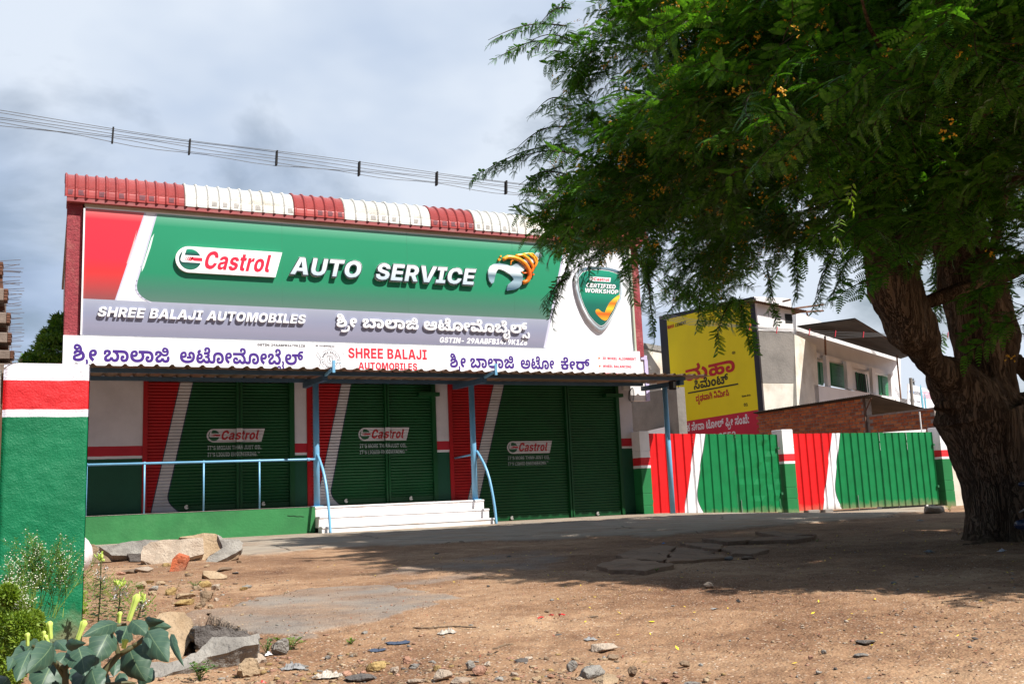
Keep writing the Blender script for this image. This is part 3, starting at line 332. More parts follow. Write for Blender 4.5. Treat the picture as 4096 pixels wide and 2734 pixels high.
'S': (165, [[84,-2,45,5,18,25,9,60,50,60,55,46,67,37,84,34,99,36,109,43,112,53,109,62,100,68,64,78,27,95,13,128,23,157,48,177,84,184,121,177,145,157,154,127,112,127,104,143,84,148,70,146,61,140,59,131,62,122,71,115,125,99,142,88,153,73,156,53,148,23,123,4]]),
'T': (169, [[8,146,8,182,161,182,161,146,106,146,106,0,63,0,63,146]]),
'U': (182, [[91,-2,50,6,24,29,14,65,14,182,57,182,57,68,62,51,73,40,91,36,108,40,120,51,124,68,124,182,168,182,168,65,158,29,131,6]]),
'V': (193, [[68,0,6,182,55,182,80,103,103,15,93,15,115,103,139,182,187,182,127,0]]),
'W': (265, [[54,0,6,182,54,182,72,102,85,20,77,20,91,102,110,182,155,182,174,102,188,20,180,20,193,102,211,182,259,182,211,0,161,0,140,83,127,161,138,161,125,83,104,0]]),
'Y': (188, [[73,0,73,66,6,182,57,182,85,126,99,91,92,91,98,110,132,182,183,182,117,66,117,0]]),
'Z': (170, [[13,0,13,25,84,122,118,162,121,148,13,146,13,182,157,182,157,157,88,62,52,20,49,34,157,36,157,0]]),
'a': (147, [[52,-2,29,2,13,15,7,38,11,57,22,70,38,77,77,83,87,86,90,93,88,101,82,106,72,108,62,106,54,101,50,94,11,99,22,119,42,133,72,138,96,135,116,126,129,112,133,93,133,0,93,0,92,19,82,7,69,0],[65,26,78,29,87,37,91,49,91,62,57,53,50,48,48,40,50,32,56,28]]),
'e': (150, [[78,-3,41,6,17,30,9,68,17,105,40,129,76,138,103,134,124,120,137,98,142,68,142,58,24,58,24,83,122,83,101,77,99,93,90,103,76,107,63,103,54,93,51,78,51,60,54,42,64,32,78,29,89,30,97,35,102,42,140,36,128,16,107,2]]),
'i': (71, [[14,0,14,136,57,136,57,0],[35,152,20,158,13,173,20,188,35,194,51,188,58,173,51,158]]),
'l': (81, [[59,-1,25,9,14,38,14,182,57,182,57,42,59,35,67,32,73,33,80,3]]),
'm': (232, [[14,0,14,136,54,136,56,101,53,101,62,123,77,135,95,138,118,129,132,98,128,98,138,121,155,134,174,138,197,133,213,117,218,92,218,0,175,0,175,82,170,98,156,103,146,100,139,93,137,82,137,0,95,0,95,83,90,98,77,103,66,100,60,93,57,81,57,0]]),
'n': (159, [[57,78,57,0,14,0,14,136,54,136,55,102,53,102,69,128,98,138,123,132,139,114,145,87,145,0,102,0,102,78,96,96,80,103,68,100,60,91]]),
'o': (155, [[78,-3,41,6,17,31,9,68,17,105,41,129,78,138,114,129,138,105,146,68,138,31,114,6],[78,30,91,35,99,48,102,68,99,88,91,101,78,105,64,101,56,88,53,68,56,48,64,35]]),
'p': (160, [[14,-51,14,136,57,136,57,113,58,113,66,125,78,135,97,138,123,131,143,108,151,68,144,29,124,6,96,-2,78,1,66,10,57,22,57,-51],[81,32,95,36,104,49,107,68,104,87,95,100,81,104,68,100,59,88,56,68,59,49,68,36]]),
'r': (105, [[14,0,14,136,56,136,56,111,57,111,69,132,89,138,101,137,101,99,84,101,70,98,61,89,57,74,57,0]]),
's': (144, [[72,-3,41,2,19,17,8,39,48,45,57,32,73,28,87,31,92,39,88,46,76,51,52,55,21,69,11,95,19,118,40,133,72,138,101,134,122,120,132,100,94,94,86,105,72,109,59,106,54,97,57,90,69,85,96,81,126,68,136,44,128,19,105,3]]),
't': (96, [[88,136,88,104,2,104,2,136],[21,169,64,169,64,42,66,34,74,31,86,33,92,2,65,-2,32,8,21,38]]),
'u': (159, [[61,-2,36,5,20,23,14,50,14,136,57,136,57,58,63,40,79,34,91,37,99,45,102,59,102,136,145,136,145,0,105,0,104,35,106,35,90,8]]),
'y': (155, [[14,-48,23,-16,42,-19,51,-15,54,-6,53,0,3,136,48,136,68,70,80,13,72,13,86,70,107,136,152,136,95,-14,84,-34,67,-47,41,-52,26,-51]]),
'®': (165, [[83,42,55,48,32,63,17,86,12,113,17,141,32,163,55,179,83,184,110,179,133,163,148,141,154,113,148,86,133,63,110,48],[83,62,109,69,127,87,134,113,127,139,109,158,83,165,57,158,38,139,31,113,38,87,57,69],[94,81,81,111,99,111,114,81],[57,81,57,147,88,147,101,144,109,137,112,125,109,113,100,106,88,103,66,103,66,115,84,115,91,117,93,124,91,131,84,134,74,134,74,81]]),
'™': (163, [[110,116,85,182,101,182,115,140,130,182,146,182,121,116],[79,116,79,182,97,182,97,116],[134,116,134,182,152,182,152,116],[30,116,30,176,48,176,48,116],[10,167,10,182,68,182,68,167]])}
GL = {k: (a * 4, [[c * 4 for c in q] for q in qs]) for k, (a, qs) in GL.items()}
_lc = {}
from mathutils.geometry import delaunay_2d_cdt
def fill(contours):
    """triangles covering every point the closed outlines wind round (overlapping strokes merge)"""
    vs = []; es = []
    for q in contours:
        o = len(vs); n = len(q); vs += [Vector(p) for p in q]; es += [(o + i, o + (i + 1) % n) for i in range(n)]
    V, E, F, _, _, _ = delaunay_2d_cdt(vs, es, [], 0, 1e-4)
    P = np.array([tuple(v) for v in V]); T = np.array([f for f in F if len(f) == 3])
    c = P[T].mean(1); w = np.zeros(len(c))
    for q in contours:
        q = np.array(q); q2 = np.roll(q, -1, 0)
        for (x0, y0), (x1, y1) in zip(q, q2):
            if y0 == y1: continue
            up = y1 > y0; lo, hi = (y0, y1) if up else (y1, y0)
            hit = (c[:, 1] >= lo) & (c[:, 1] < hi); xi = x0 + (c[:, 1] - y0) * (x1 - x0) / (y1 - y0)
            w += np.where(hit & (xi > c[:, 0]), 1 if up else -1, 0)
    T = T[w != 0]; A = P[T]; area = np.cross(A[:, 1] - A[:, 0], A[:, 2] - A[:, 0]); T = np.where(area[:, None] < 0, T[:, ::-1], T)
    return P, T[np.abs(area) > 1e-9]
def solid2(contours, depth=True):
    """(points with a 0/1 front flag, faces): filled outline with side walls back to the board"""
    P, T = fill(contours); n = len(P)
    if not depth: return np.c_[P, np.zeros(n)], [tuple(t) for t in T]
    cnt = {}
    for t in T:
        for i in range(3): cnt[(t[i], t[(i + 1) % 3])] = 1
    rim = [e for e in cnt if (e[1], e[0]) not in cnt]
    co = np.r_[np.c_[P, np.ones(n)], np.c_[P, np.zeros(n)]]
    return co, [tuple(t) for t in T] + [(a, a + n, b + n, b) for a, b in rim]
def glyph_flat(key, shear, depth):
    k = (key, depth > 0)
    if k in _lc: return _lc[k]
    co, fs = solid2([[(q[2 * i] / 1000, q[2 * i + 1] / 1000) for i in range(len(q) // 2)] for q in GL[key][1]], depth > 0)
    _lc[k] = (co, [tuple(int(i) for i in f) for f in fs]); return _lc[k]
def layout(keys):
    """keys: list of glyph keys; ' ' = space, ('key',dx,dy,adv) for placed marks. returns [(key,x,y)], width"""
    x = 0; out = []
    for k in keys:
        if k == ' ': x += 300; continue
        if isinstance(k, tuple): out.append((k[0], x + k[1], k[2])); x += k[3]; continue
        out.append((k, x, 0)); x += GL[k][0]
    return out, x
def text(keys, x0, x1, z0, h, y, mat, parent, depth=0.0, shear=0.0, cap=727, name='letter', split=False, origin=None, ux=(1, 0, 0), warp=None, smooth=False, pname='lettering'):
    """set a line of lettering from x0 to x1 with its baseline at z0 and capital height h, on the plane Y=y.
    split: every letter becomes a part; otherwise the line is one part"""
    if isinstance(keys, str): keys = list(keys)
    lay, w = layout(keys)
    L0, rr = lay[0], lay[-1]
    allx = [(k[1] + c) for k in lay for q in GL[k[0]][1] for c in q[0::2]]
    mn, mx_ = min(allx), max(allx)
    sh = shear; sz = h / cap; sx = (x1 - x0 - sh * h) / (mx_ - mn)
    objs = []; mb = MB()
    for k, gx, gy in lay:
        co, fs = glyph_flat(k, 0.0, depth)
        P = np.empty_like(co); gz = (co[:, 1] * 1000 + gy) * sz
        P[:, 0] = x0 + (co[:, 0] * 1000 + gx - mn) * sx + gz * sh
        P[:, 2] = z0 + gz
        yy = y - 0.0004 * (len(objs) % 2 if split else (lay.index((k, gx, gy)) % 3)); P[:, 1] = (yy - np.where(co[:, 2] > 0, depth, 0)) if depth else yy
        if warp: P = warp(P)
        if origin is not None:
            u = np.array(ux); D = P.copy(); P = np.array(origin)[None, :] + D[:, 0:1] * u[None, :]; P[:, 2] = D[:, 2]; nrm = np.array([u[1], -u[0], 0]); P += (-(D[:, 1:2])) * nrm[None, :] 
        if split:
            m1 = MB(); m1.add(P, fs); objs.append(part(name, m1, mat, parent, smooth))
        else: mb.add(P, fs)
    if not split: objs.append(part(pname, mb, mat, parent, smooth))
    return objs
K = lambda s: ['k:' + k if k != ' ' else ' ' for k in s.split('|')]
FY = 17.2
def kx(x, y): return x * y / FY                 # a thing that stands proud of the wall plane keeps its line of sight
def kz(z, y): return (z - CAMH) * y / FY + CAMH
# ------------------------------------------------------------------ ground height
def sstep(x): x = min(1, max(0, x)); return x * x * (3 - 2 * x)
def gz(X, Y):
    z = -0.02 - 0.0078 * max(0.0, 15.2 - Y)
    z -= 0.175 * sstep((X - 11.0) / 3.2) * sstep((Y - 9) / 6)
    return z
def gp(x, y, dz=0.0):
    """ground point under photo pixel x, y"""
    Z = -0.08
    for _ in range(25):
        p = at(x, y, Z=Z + dz); Z = gz(p[0], p[1])
    return np.array([p[0], p[1], Z + dz])

# ------------------------------------------------------------------ paints
M = {}
M['white'] = material('white_paint', (0.78, 0.77, 0.79), 0.6, 0.10, 2.5, 0.15, 60)
M['whiteboard'] = material('white_vinyl', (0.80, 0.81, 0.86), 0.4, 0.03, 1.0)
M['maroon'] = material('maroon_stucco', (0.30, 0.042, 0.055), 0.85, 0.28, 22, 1.0, 34, dirt=(0.36, 0.12, 0.11), dscale=3)
M['fascia'] = material('maroon_fascia_paint', (0.33, 0.065, 0.068), 0.6, 0.22, 1.3, 0.1, 40, dirt=(0.28, 0.14, 0.13), dscale=2.0)
M['blue'] = material('pale_blue_paint', (0.165, 0.40, 0.62), 0.38, 0.14, 3.0, 0.05, 50)
M['bluedark'] = material('dark_blue_steel', (0.045, 0.10, 0.17), 0.5, 0.25, 4.0, 0.1, 50)  # much darker blue than the posts, for rafters and purlins
M['dark'] = material('dark_void', (0.012, 0.012, 0.013), 0.9)
M['steel'] = material('bare_steel', (0.55, 0.55, 0.56), 0.35, 0.2, 8, metal=0.85)
M['plaster'] = material('old_grey_plaster', (0.23, 0.21, 0.19), 0.9, 0.35, 1.6, 0.6, 14, dirt=(0.14, 0.125, 0.11), dscale=0.8)
M['oldwhite'] = material('weathered_limewash', (0.66, 0.62, 0.54), 0.85, 0.22, 1.5, 0.3, 20, dirt=(0.42, 0.34, 0.25), dscale=0.9)
M['nbwhite'] = material('neighbour_whitewash', (0.72, 0.70, 0.70), 0.8, 0.12, 1.2, 0.2, 20)
M['concrete'] = material('cast_concrete', (0.36, 0.325, 0.285), 0.9, 0.25, 5, 0.5, 40, dirt=(0.26, 0.20, 0.15), dscale=1.4)
bands = [(1.318, (0.006, 0.062, 0.032)), (1.362, (.6, .6, .63)), (1.522, (0.40, 0.014, 0.028)), (9, (0.55, 0.52, 0.56))]  # white kept low to put canopy shade into the wall paint
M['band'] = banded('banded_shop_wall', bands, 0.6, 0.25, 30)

# ------------------------------------------------------------------ workshop building
bld = thing('workshop_building', 'single storey workshop with closed roller shutters, maroon side columns and barrel roof edge', 'building', (5.6, 18.0, 0))
b = MB()
b.box(0.24, 10.74, 17.35, 24, -0.3, 3.30)                 # body behind the shutters
b.box(0.24, 11.12, 17.40, 24, 3.30, 5.48)
part('body', b, M['nbwhite'], bld)
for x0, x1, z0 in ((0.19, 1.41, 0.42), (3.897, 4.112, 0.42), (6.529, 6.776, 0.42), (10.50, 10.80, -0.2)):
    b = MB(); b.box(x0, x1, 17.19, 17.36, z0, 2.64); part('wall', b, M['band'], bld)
b = MB(); b.box(0.19, 10.80, 17.24, 17.345, 2.64, 3.28); part('lintel', b, M['nbwhite'], bld)
for x0, x1 in ((0.19, 0.43), (10.935, 11.172)):
    b = MB(); b.bbox(x0, x1, 17.17, 17.42, 3.20, 5.50, 0.01)
    c = part('side_column', b, M['maroon'], bld)
b = MB(); b.box(0.18, 11.20, 17.03, 17.5, 5.502, 5.585); part('fascia', b, M['fascia'], bld)
b = MB(); b.box(0.45, 10.93, 17.10, 17.40, 5.455, 5.50); part('soffit_strip', b, material('cream_strip', (0.45, 0.38, 0.28), 0.7, 0.2), bld)
# violet painted slab edge beyond the right column
lil = material('lilac_paint', (0.50, 0.44, 0.68), 0.7, 0.1)
b = MB(); b.box(11.172, 11.32, 17.3, 17.5, 3.16, 3.25); b.box(11.25, 11.33, 17.3, 17.5, 2.3, 3.158); part('slab_edge', b, lil, bld)
b = MB(); b.box(10.81, 11.245, 17.33, 17.50, 2.3, 3.155); part('side_wall', b, M['nbwhite'], bld)

# plinth in front of shutters one and two
b = MB(); b.bbox(-1.2, 4.0, 16.2, 17.34, -0.3, 0.422, 0.008)
M['plinth'] = material('green_plinth_paint', (0.022, 0.185, 0.050), 0.7, 0.22, 1.8, 0.3, 26, dirt=(0.045, 0.22, 0.070), dscale=1.2)
part('plinth', b, M['plinth'], bld)
b = MB(); b.box(-1.2, 4.0, 16.195, 17.2, 0.4225, 0.428); part('plinth_floor', b, M['concrete'], bld)
b = MB(); pts = [at(1150 + x / 5.2275, 1900 + y / 5.2275, Y=16.196) for x, y in ((0, 835), (60, 850), (130, 842), (200, 858), (270, 852), (345, 862))]
b.tube(pts, 0.0035, 4); part('plaster_crack', b, M['dark'], bld)

# steps
white_steps = material('white_step_paint', (0.80, 0.77, 0.77), 0.65, 0.06, 2.2, 0.3, 40, dirt=(0.56, 0.47, 0.42), dscale=2.2)
st = thing('entrance_steps', 'three broad white painted steps up to the middle shutter', 'steps', (5.5, 16.0, 0))
for k, (yf, zt) in enumerate(((16.2, 0.422), (15.99, 0.262), (15.78, 0.102))):
    x0, x1 = 4.0, 7.005
    b = MB(); b.bbox(x0, x1, yf, yf + 0.24 if k else 17.33, -0.25 if k == 2 else zt - 0.18, zt - 0.028, 0.006); part('step', b, white_steps, st)
    b = MB(); b.bbox(x0 - 0.004 + 0.004 * k, x1 + 0.006, yf - 0.012, yf + (0.2 if k else 1.12), zt - 0.026, zt, 0.006); part('tread_slab', b, white_steps, st)

# roller shutters -----------------------------------------------------------
PITCH = 0.0525
def prof(z, z0):
    u = ((z - z0) / PITCH) % 1.0
    return -0.013 * math.sin(math.pi * u) ** 0.6 if 0.06 < u < 0.94 else 0.0
SREDS, SWHITE, SGREEN = (0.34, 0.003, 0.006), (0.46, 0.44, 0.46), (0.004, 0.062, 0.016)  # paint colours lowered so they carry part of the canopy's shade
def roller(X0, X1, m0, m1, xg, Z0, Z1, mat, label, header):
    yb = 17.235
    sh = MB()
    sh.prism([(X0, Z0), (X0 + .075, Z0), (X0 + .075, Z1 - .02), (xg, Z1 - .02), (xg, Z0), (X1, Z0), (X1, Z1 + .01), (X0, Z1 + .01)], 17.175, 17.30)   # guide rails and head
    s = part('roller_shutter', sh, mat, bld, label=label)
    b = MB(); w3 = (m1 - m0) / 3
    b.box(m0, m0 + w3 * 1.1, 17.165, 17.30, Z0, Z1); b.box(m0 + w3 * 1.1, m1 - w3 * 1.1, 17.19, 17.30, Z0, Z1); b.box(m1 - w3 * 1.1, m1, 17.165, 17.30, Z0, Z1)
    part('centre_post', b, mat, s, fixn=True).location = (0, 0, 0)
    for x0, x1 in ((X0 + 0.076, m0 - 0.001), (m1 + 0.001, xg - 0.001)):
        b = MB(); b.box(x0, x1, 17.215, 17.25, Z0, Z0 + 0.095); b.box(x0, x1, 17.205, 17.25, Z0, Z0 + 0.016); part('bottom_rail', b, mat, s).location = (0, 0, 0)
        zs = Z0 + 0.096; n = int((Z1 - zs) / PITCH); me = None
        us = [0, 0.05, 0.14, 0.36, 0.64, 0.86, 0.95, 1.0]; hs = [0.004, 0, -0.0075, -0.013, -0.013, -0.0075, 0, 0.004]
        for i in range(n):
            if me is None:
                g = MB(); g.grid([[(x0, yb + h, zs + u * PITCH), (x1, yb + h, zs + u * PITCH)] for u, h in zip(us, hs)])
                o = part('slat', g, mat, s, fixn=False); o.location = (0, 0, 0); me = o
            else:
                o = me.copy(); COL.objects.link(o); o.location = (0, 0, i * PITCH)
            o.rotation_euler = (0, 0, 0); o.location.y += random.uniform(-0.0012, 0.0012)
    if header:
        b = MB(); b.box(X1 - 0.35, X1 + 0.05, 17.08, 17.21, 2.35, 2.42); part('roller_bracket', b, mat, s).location = (0, 0, 0)
    return s
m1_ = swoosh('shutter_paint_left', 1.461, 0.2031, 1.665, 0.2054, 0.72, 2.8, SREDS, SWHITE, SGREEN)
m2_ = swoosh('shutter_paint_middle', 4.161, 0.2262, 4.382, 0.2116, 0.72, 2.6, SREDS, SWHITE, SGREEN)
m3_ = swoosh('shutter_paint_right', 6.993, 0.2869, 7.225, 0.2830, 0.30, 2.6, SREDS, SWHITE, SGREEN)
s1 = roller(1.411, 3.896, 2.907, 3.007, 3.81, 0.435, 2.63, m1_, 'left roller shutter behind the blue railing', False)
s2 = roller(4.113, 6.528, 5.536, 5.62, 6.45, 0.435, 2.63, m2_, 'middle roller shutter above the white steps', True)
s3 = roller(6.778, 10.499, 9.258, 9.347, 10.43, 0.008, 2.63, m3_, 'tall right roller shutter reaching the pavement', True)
# painted badge and slogan on each shutter
def arc(cx, cz, r, a0, a1, n): return [(cx + r * math.cos(a0 + (a1 - a0) * i / n), cz + r * math.sin(a0 + (a1 - a0) * i / n)) for i in range(n + 1)]
def flat(pts, y, mat, parent, name, warp=None, depth=0.0):
    co, fs = solid2([pts], depth > 0)
    P = np.c_[co[:, 0], np.where(co[:, 2] > 0, y - depth, y), co[:, 1]]
    g = MB(); g.add(P, [tuple(int(i) for i in f) for f in fs]); o = part(name, g, mat, parent)
    if warp: warp(o)
    return o
def badge(xl, zb, w, h, y, parent, matw, matr, matg, thick=0.0, drape=None, dots=True):
    """rounded-left, slanted-right plate with a ball and the word Castrol; xl,zb = lower left, w = width along the top"""
    r = h / 2; cx = xl + r; cz = zb + r; n = 18
    pts = arc(cx, cz, r, math.pi / 2, 1.5 * math.pi, n) + [(xl + w - 0.268 * h, zb), (xl + w, zb + h)]
    out = [flat(pts, y, matw, parent, 'logo_plate', drape, thick)]
    y1 = y - thick; e = 0.0015
    R0 = h * 0.40; gx, gzz = cx + h * 0.02, cz
    out.append(flat(arc(gx, gzz, R0, 0, 2 * math.pi, 30)[:-1], y1 - e, matg, parent, 'logo_ball', drape))
    S = lambda p: [(gx + a * R0, gzz + b_ * R0) for a, b_ in p]
    out.append(flat(S([(-0.62, -0.30), (1.15, -0.30), (1.15, 0.38), (-0.50, 0.38), (-0.30, 1.02), (-0.60, 0.95), (-0.86, 0.0), (-0.84, -0.16), (-0.76, -0.26)]), y1 - 2 * e, matw, parent, 'logo_notch', drape))
    out.append(flat(S([(0.38, -0.13), (1.10, -0.13), (1.10, 0.20), (0.50, 0.20), (0.2, 0.2), (0.05, 0.02)]), y1 - 3 * e, matr, parent, 'logo_bar', drape))
    if dots:
        g = MB()
        for i in range(5):
            for j in range(4):
                s_ = R0 * (0.03 + 0.012 * i); px_, pz = gx + R0 * (-0.62 + 0.17 * i + 0.05 * j), gzz + R0 * (-0.10 + 0.10 * j)
                g.add([(px_ - s_, y1 - 3 * e, pz - s_ * .7), (px_ + s_, y1 - 3 * e, pz - s_ * .7), (px_ + s_, y1 - 3 * e, pz + s_ * .7), (px_ - s_, y1 - 3 * e, pz + s_ * .7)], [(0, 1, 2, 3)])
        o = part('logo_dots', g, matr, parent)
        if drape: drape(o)
    t_ = text('Castrol', xl + h * 0.99, xl + w - 0.36 * h, zb + 0.17 * h, h * 0.70, y1 - 2 * e, matr, parent, 0.0, 0.24)
    if drape: [drape(o) for o in t_]
    return out
def draper(x0, x1, Z0):
    zs = Z0 + 0.096
    def f(o):
        me = o.data; bm = bmesh.new(); bm.from_mesh(me)
        zz = [v.co.z for v in bm.verts]; k0 = int((min(zz) - zs) / PITCH) - 1; k1 = int((max(zz) - zs) / PITCH) + 1
        for k in range(k0, k1 + 1):
            for u in (0.06, 0.10, 0.90, 0.94):
                bmesh.ops.bisect_plane(bm, geom=bm.verts[:] + bm.edges[:] + bm.faces[:], plane_co=(0, 0, zs + (k + u) * PITCH), plane_no=(0, 0, 1))
        for x in (x0, x1): bmesh.ops.bisect_plane(bm, geom=bm.verts[:] + bm.edges[:] + bm.faces[:], plane_co=(x, 0, 0), plane_no=(1, 0, 0))
        bm.verts.ensure_lookup_table(); lift = 17.2 - bm.verts[0].co.y
        bmesh.ops.split_edges(bm, edges=[e for e in bm.edges if any(abs(e.verts[0].co.x - x) < 1e-4 and abs(e.verts[1].co.x - x) < 1e-4 for x in (x0, x1))])
        for v in bm.verts:
            cxx = sum(f_.calc_center_median().x for f_ in v.link_faces) / max(1, len(v.link_faces))
            if x0 < cxx < x1: v.co.y = 17.161 - lift * 0.8
            else:
                u = ((v.co.z - zs) / PITCH) % 1.0
                v.co.y = 17.2315 + (0.0 if (u < 0.065 or u > 0.935) else -0.0135) - 0.002 - lift * 0.8
        bm.to_mesh(me); bm.free()
    return f
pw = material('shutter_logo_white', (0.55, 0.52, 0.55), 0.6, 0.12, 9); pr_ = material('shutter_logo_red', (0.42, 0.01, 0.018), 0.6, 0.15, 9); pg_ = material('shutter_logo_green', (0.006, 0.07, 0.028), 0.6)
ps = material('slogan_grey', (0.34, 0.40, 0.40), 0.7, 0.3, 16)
for s, xl, zb, w, h, mx0, mx1, Z0, l1, rows in (
        (s1, 2.425, 1.562, 0.968, 0.228, 2.905, 3.009, 0.435, "IT'S MOIAN THAN JUST OIL.", ((2.440, 3.343, 1.437, 0.068), (2.440, 3.30, 1.323, 0.068))),
        (s2, 5.048, 1.550, 0.963, 0.233, 5.534, 5.622, 0.435, "IT'S MORE THAN JUST OIL.", ((5.067, 5.957, 1.424, 0.070), (5.067, 5.96, 1.312, 0.070))),
        (s3, 7.970, 1.262, 0.975, 0.238, 9.256, 9.349, 0.008, "IT'S MORE THAN JUST OIL.", ((7.981, 8.886, 1.146, 0.070), (7.977, 8.84, 1.038, 0.070)))):
    dr = draper(mx0, mx1, Z0)
    for o in badge(xl, zb, w, h, 17.2, s, pw, pr_, pg_, 0, dr): pass
    for line, (x0, x1, z, hh) in zip((l1, "IT'S LIQUID ENGINEERING.™"), rows):
        for o in text([c for c in line], x0, x1, z, hh, 17.198, ps, s): dr(o)
for o in [c for sh_ in (s1, s2, s3) for c in sh_.children]:
    if o.name.split('.')[0] in ('logo_plate', 'logo_ball', 'logo_notch', 'logo_bar', 'logo_dots', 'lettering'): o.location = (0, 0, 0)
# padlocks hanging on the bottom rails
lockm = material('worn_nickel', (0.62, 0.60, 0.56), 0.32, 0.3, 20, metal=0.7)
for (x, z), where in zip(((2.104, 0.505), (3.357, 0.51), (4.792, 0.50), (5.997, 0.50), (7.995, 0.055), (9.863, 0.055)),
        ('on the left half of the left shutter', 'on the right half of the left shutter', 'on the left half of the middle shutter', 'on the right half of the middle shutter', 'low on the left half of the tall right shutter', 'low on the right half of the tall right shutter')):
    p = thing('padlock', 'round steel padlock ' + where, 'padlock', (x, 17.19, z - 0.03), 'padlocks on the shutters')
    g = MB(); n = 16
    ring = [(x + 0.034 * math.cos(a), z + 0.034 * math.sin(a)) for a in [R(50) + (2 * math.pi - R(70)) * i / n for i in range(n + 1)]] + [(x + 0.006, z + 0.002)]
    g.prism(ring, 17.165, 17.195); part('lock_body', g, lockm, p)
    g = MB(); g.tube([(x + 0.02 * math.cos(a), 17.182, z + 0.016 + 0.02 * math.sin(a)) for a in [R(-20) + R(120) * i / 6 for i in range(7)]], 0.005, 6); part('shackle', g, M['steel'], p)
    g = MB(); g.box(x + 0.03, x + 0.10, 17.20, 17.213, z + 0.004, z + 0.012); part('hasp', g, m3_ if z < .2 else m1_, p)

# barrel roof edge -------------------------------------------------------------
redsheet = material('red_roof_sheet', (0.40, 0.062, 0.058), 0.42, 0.18, 1.2, 0, dirt=(0.27, 0.04, 0.042), dscale=1.7)
whitesheet = material('white_roof_sheet', (0.77, 0.77, 0.73), 0.42, 0.08, 1.5, 0, dirt=(0.55, 0.50, 0.40), dscale=1.6)
stamp = material('faded_stamp', (0.16, 0.03, 0.045), 0.6, 0.3, 20); stampw = material('faded_stamp_grey', (0.40, 0.38, 0.36), 0.6, 0.3, 20)
for m in (redsheet, whitesheet):    # shallow crimps running along the sheet
    t = m.node_tree; bs = t.nodes['Principled BSDF']; g = nd(t, 'ShaderNodeNewGeometry'); s_ = nd(t, 'ShaderNodeSeparateXYZ'); t.links.new(g.outputs['Position'], s_.inputs[0])
    ang = mth(t, 'ARCTAN2', mth(t, 'SUBTRACT', s_.outputs[2], 5.62), mth(t, 'SUBTRACT', 17.52, s_.outputs[1]))
    wv = mth(t, 'SINE', mth(t, 'MULTIPLY', ang, 125.0)); bp = nd(t, 'ShaderNodeBump', ins={'Strength': 0.75, 'Distance': 0.010})
    gate = mth(t, 'GREATER_THAN', s_.outputs[2], 5.70); t.links.new(mth(t, 'MULTIPLY', wv, gate), bp.inputs['Height']); t.links.new(bp.outputs[0], bs.inputs['Normal'])
def xr(px_, py_): return at(px_, py_, Y=17.05)[0]
seams = [0.145, None, None, xr(741, 800), None, xr(1177, 855), xr(1377, 878), None, xr(1723, 920), xr(1897, 940), None, xr(2232, 962), 11.36]
cols = [redsheet] * 3 + [whitesheet] * 2 + [redsheet] + [whitesheet] * 2 + [redsheet] + [whitesheet] * 2 + [redsheet]
i = 0
while i < len(seams):                       # fill unknown seams evenly
    if seams[i] is None:
        j = i
        while seams[j] is None: j += 1
        for k in range(i, j): seams[k] = seams[i - 1] + (seams[j] - seams[i - 1]) * (k - i + 1) / (j - i + 1)
        i = j
    i += 1
for k in range(12):
    x0, x1 = seams[k] - (0.012 if k else 0), seams[k + 1]; nr = max(4, round((x1 - x0) / 0.195)); rows = []; pitch = (x1 - x0) / nr
    xs = []
    for i in range(nr):
        c = x0 + pitch * (i + 0.12)
        for d, h in ((-0.030, 0), (-0.020, 0.014), (-0.008, 0.027), (0.008, 0.027), (0.020, 0.014), (0.030, 0)): xs.append((c + d, h))
    xs = [(x0, 0)] + [q for q in xs if x0 < q[0] < x1] + [(x1, 0)]
    lift = 0.004 * (k % 2)
    for a in [R(-6)] + [R(d) for d in range(0, 128, 8)]:
        rows.append([(x, 17.52 - (0.50 + h + lift) * math.cos(a), 5.62 + (0.46 + h + lift) * math.sin(a)) for x, h in xs])
    g = MB(); g.grid(rows); o = part('roof_sheet', g, cols[k], bld, label='red curved roof sheet' if cols[k] is redsheet else 'white curved roof sheet')
    for i in range(nr):
        if random.random() < (0.6 if cols[k] is redsheet else 0.35):
            c = x0 + pitch * (i + 0.62); w = 0.05; g = MB()
            g.grid([[(c - w, 17.52 - 0.504 * math.cos(a) - lift, 5.62 + 0.464 * math.sin(a)), (c + w * random.uniform(.3, 1), 17.52 - 0.504 * math.cos(a) - lift, 5.62 + 0.464 * math.sin(a))] for a in (R(-1), R(6), R(10))])
            q = part('stamp_mark', g, stamp if cols[k] is redsheet else stampw, o); q.location = (0, 0, 0)
b = MB(); b.box(0.2, 11.2, 17.6, 24, 5.5, 5.62); part('roof_slab', b, M['concrete'], bld)

# ------------------------------------------------------------------ main signboard
sg = thing('main_signboard', 'large green, red and grey sign with raised lettering across the workshop top', 'signboard', (5.6, 17.1, 3.3))
SY = 17.12
b = MB(); b.box(0.463, 10.925, SY, 17.30, 3.31, 5.455); part('backing_panel', b, M['whiteboard'], sg)
grn = vgrad('sign_green_print', [(0.0, (0.085, 0.16, 0.13)), (0.13, (0.05, 0.165, 0.115)), (0.33, (0.012, 0.215, 0.105)), (0.86, (0.013, 0.245, 0.120)), (0.955, (0.10, 0.34, 0.22)), (1.0, (0.19, 0.37, 0.29))], 3.905, 5.43)
redp = vgrad('sign_red_print', [(0.0, (0.24, 0.06, 0.06)), (0.30, (0.60, 0.028, 0.028)), (0.45, (0.70, 0.022, 0.045)), (0.88, (0.72, 0.024, 0.045)), (0.97, (0.62, 0.14, 0.14)), (1.0, (0.50, 0.11, 0.11))], 3.925, 5.44)
gry = vgrad('sign_grey_print', [(0.0, (0.165, 0.165, 0.22)), (0.25, (0.225, 0.222, 0.30)), (0.6, (0.235, 0.25, 0.35)), (0.85, (0.28, 0.30, 0.39)), (1.0, (0.33, 0.35, 0.44))], 3.31, 3.92)
def SP(pts, y=SY): return [(kx(x, y), kz(z, y)) for x, z in pts]
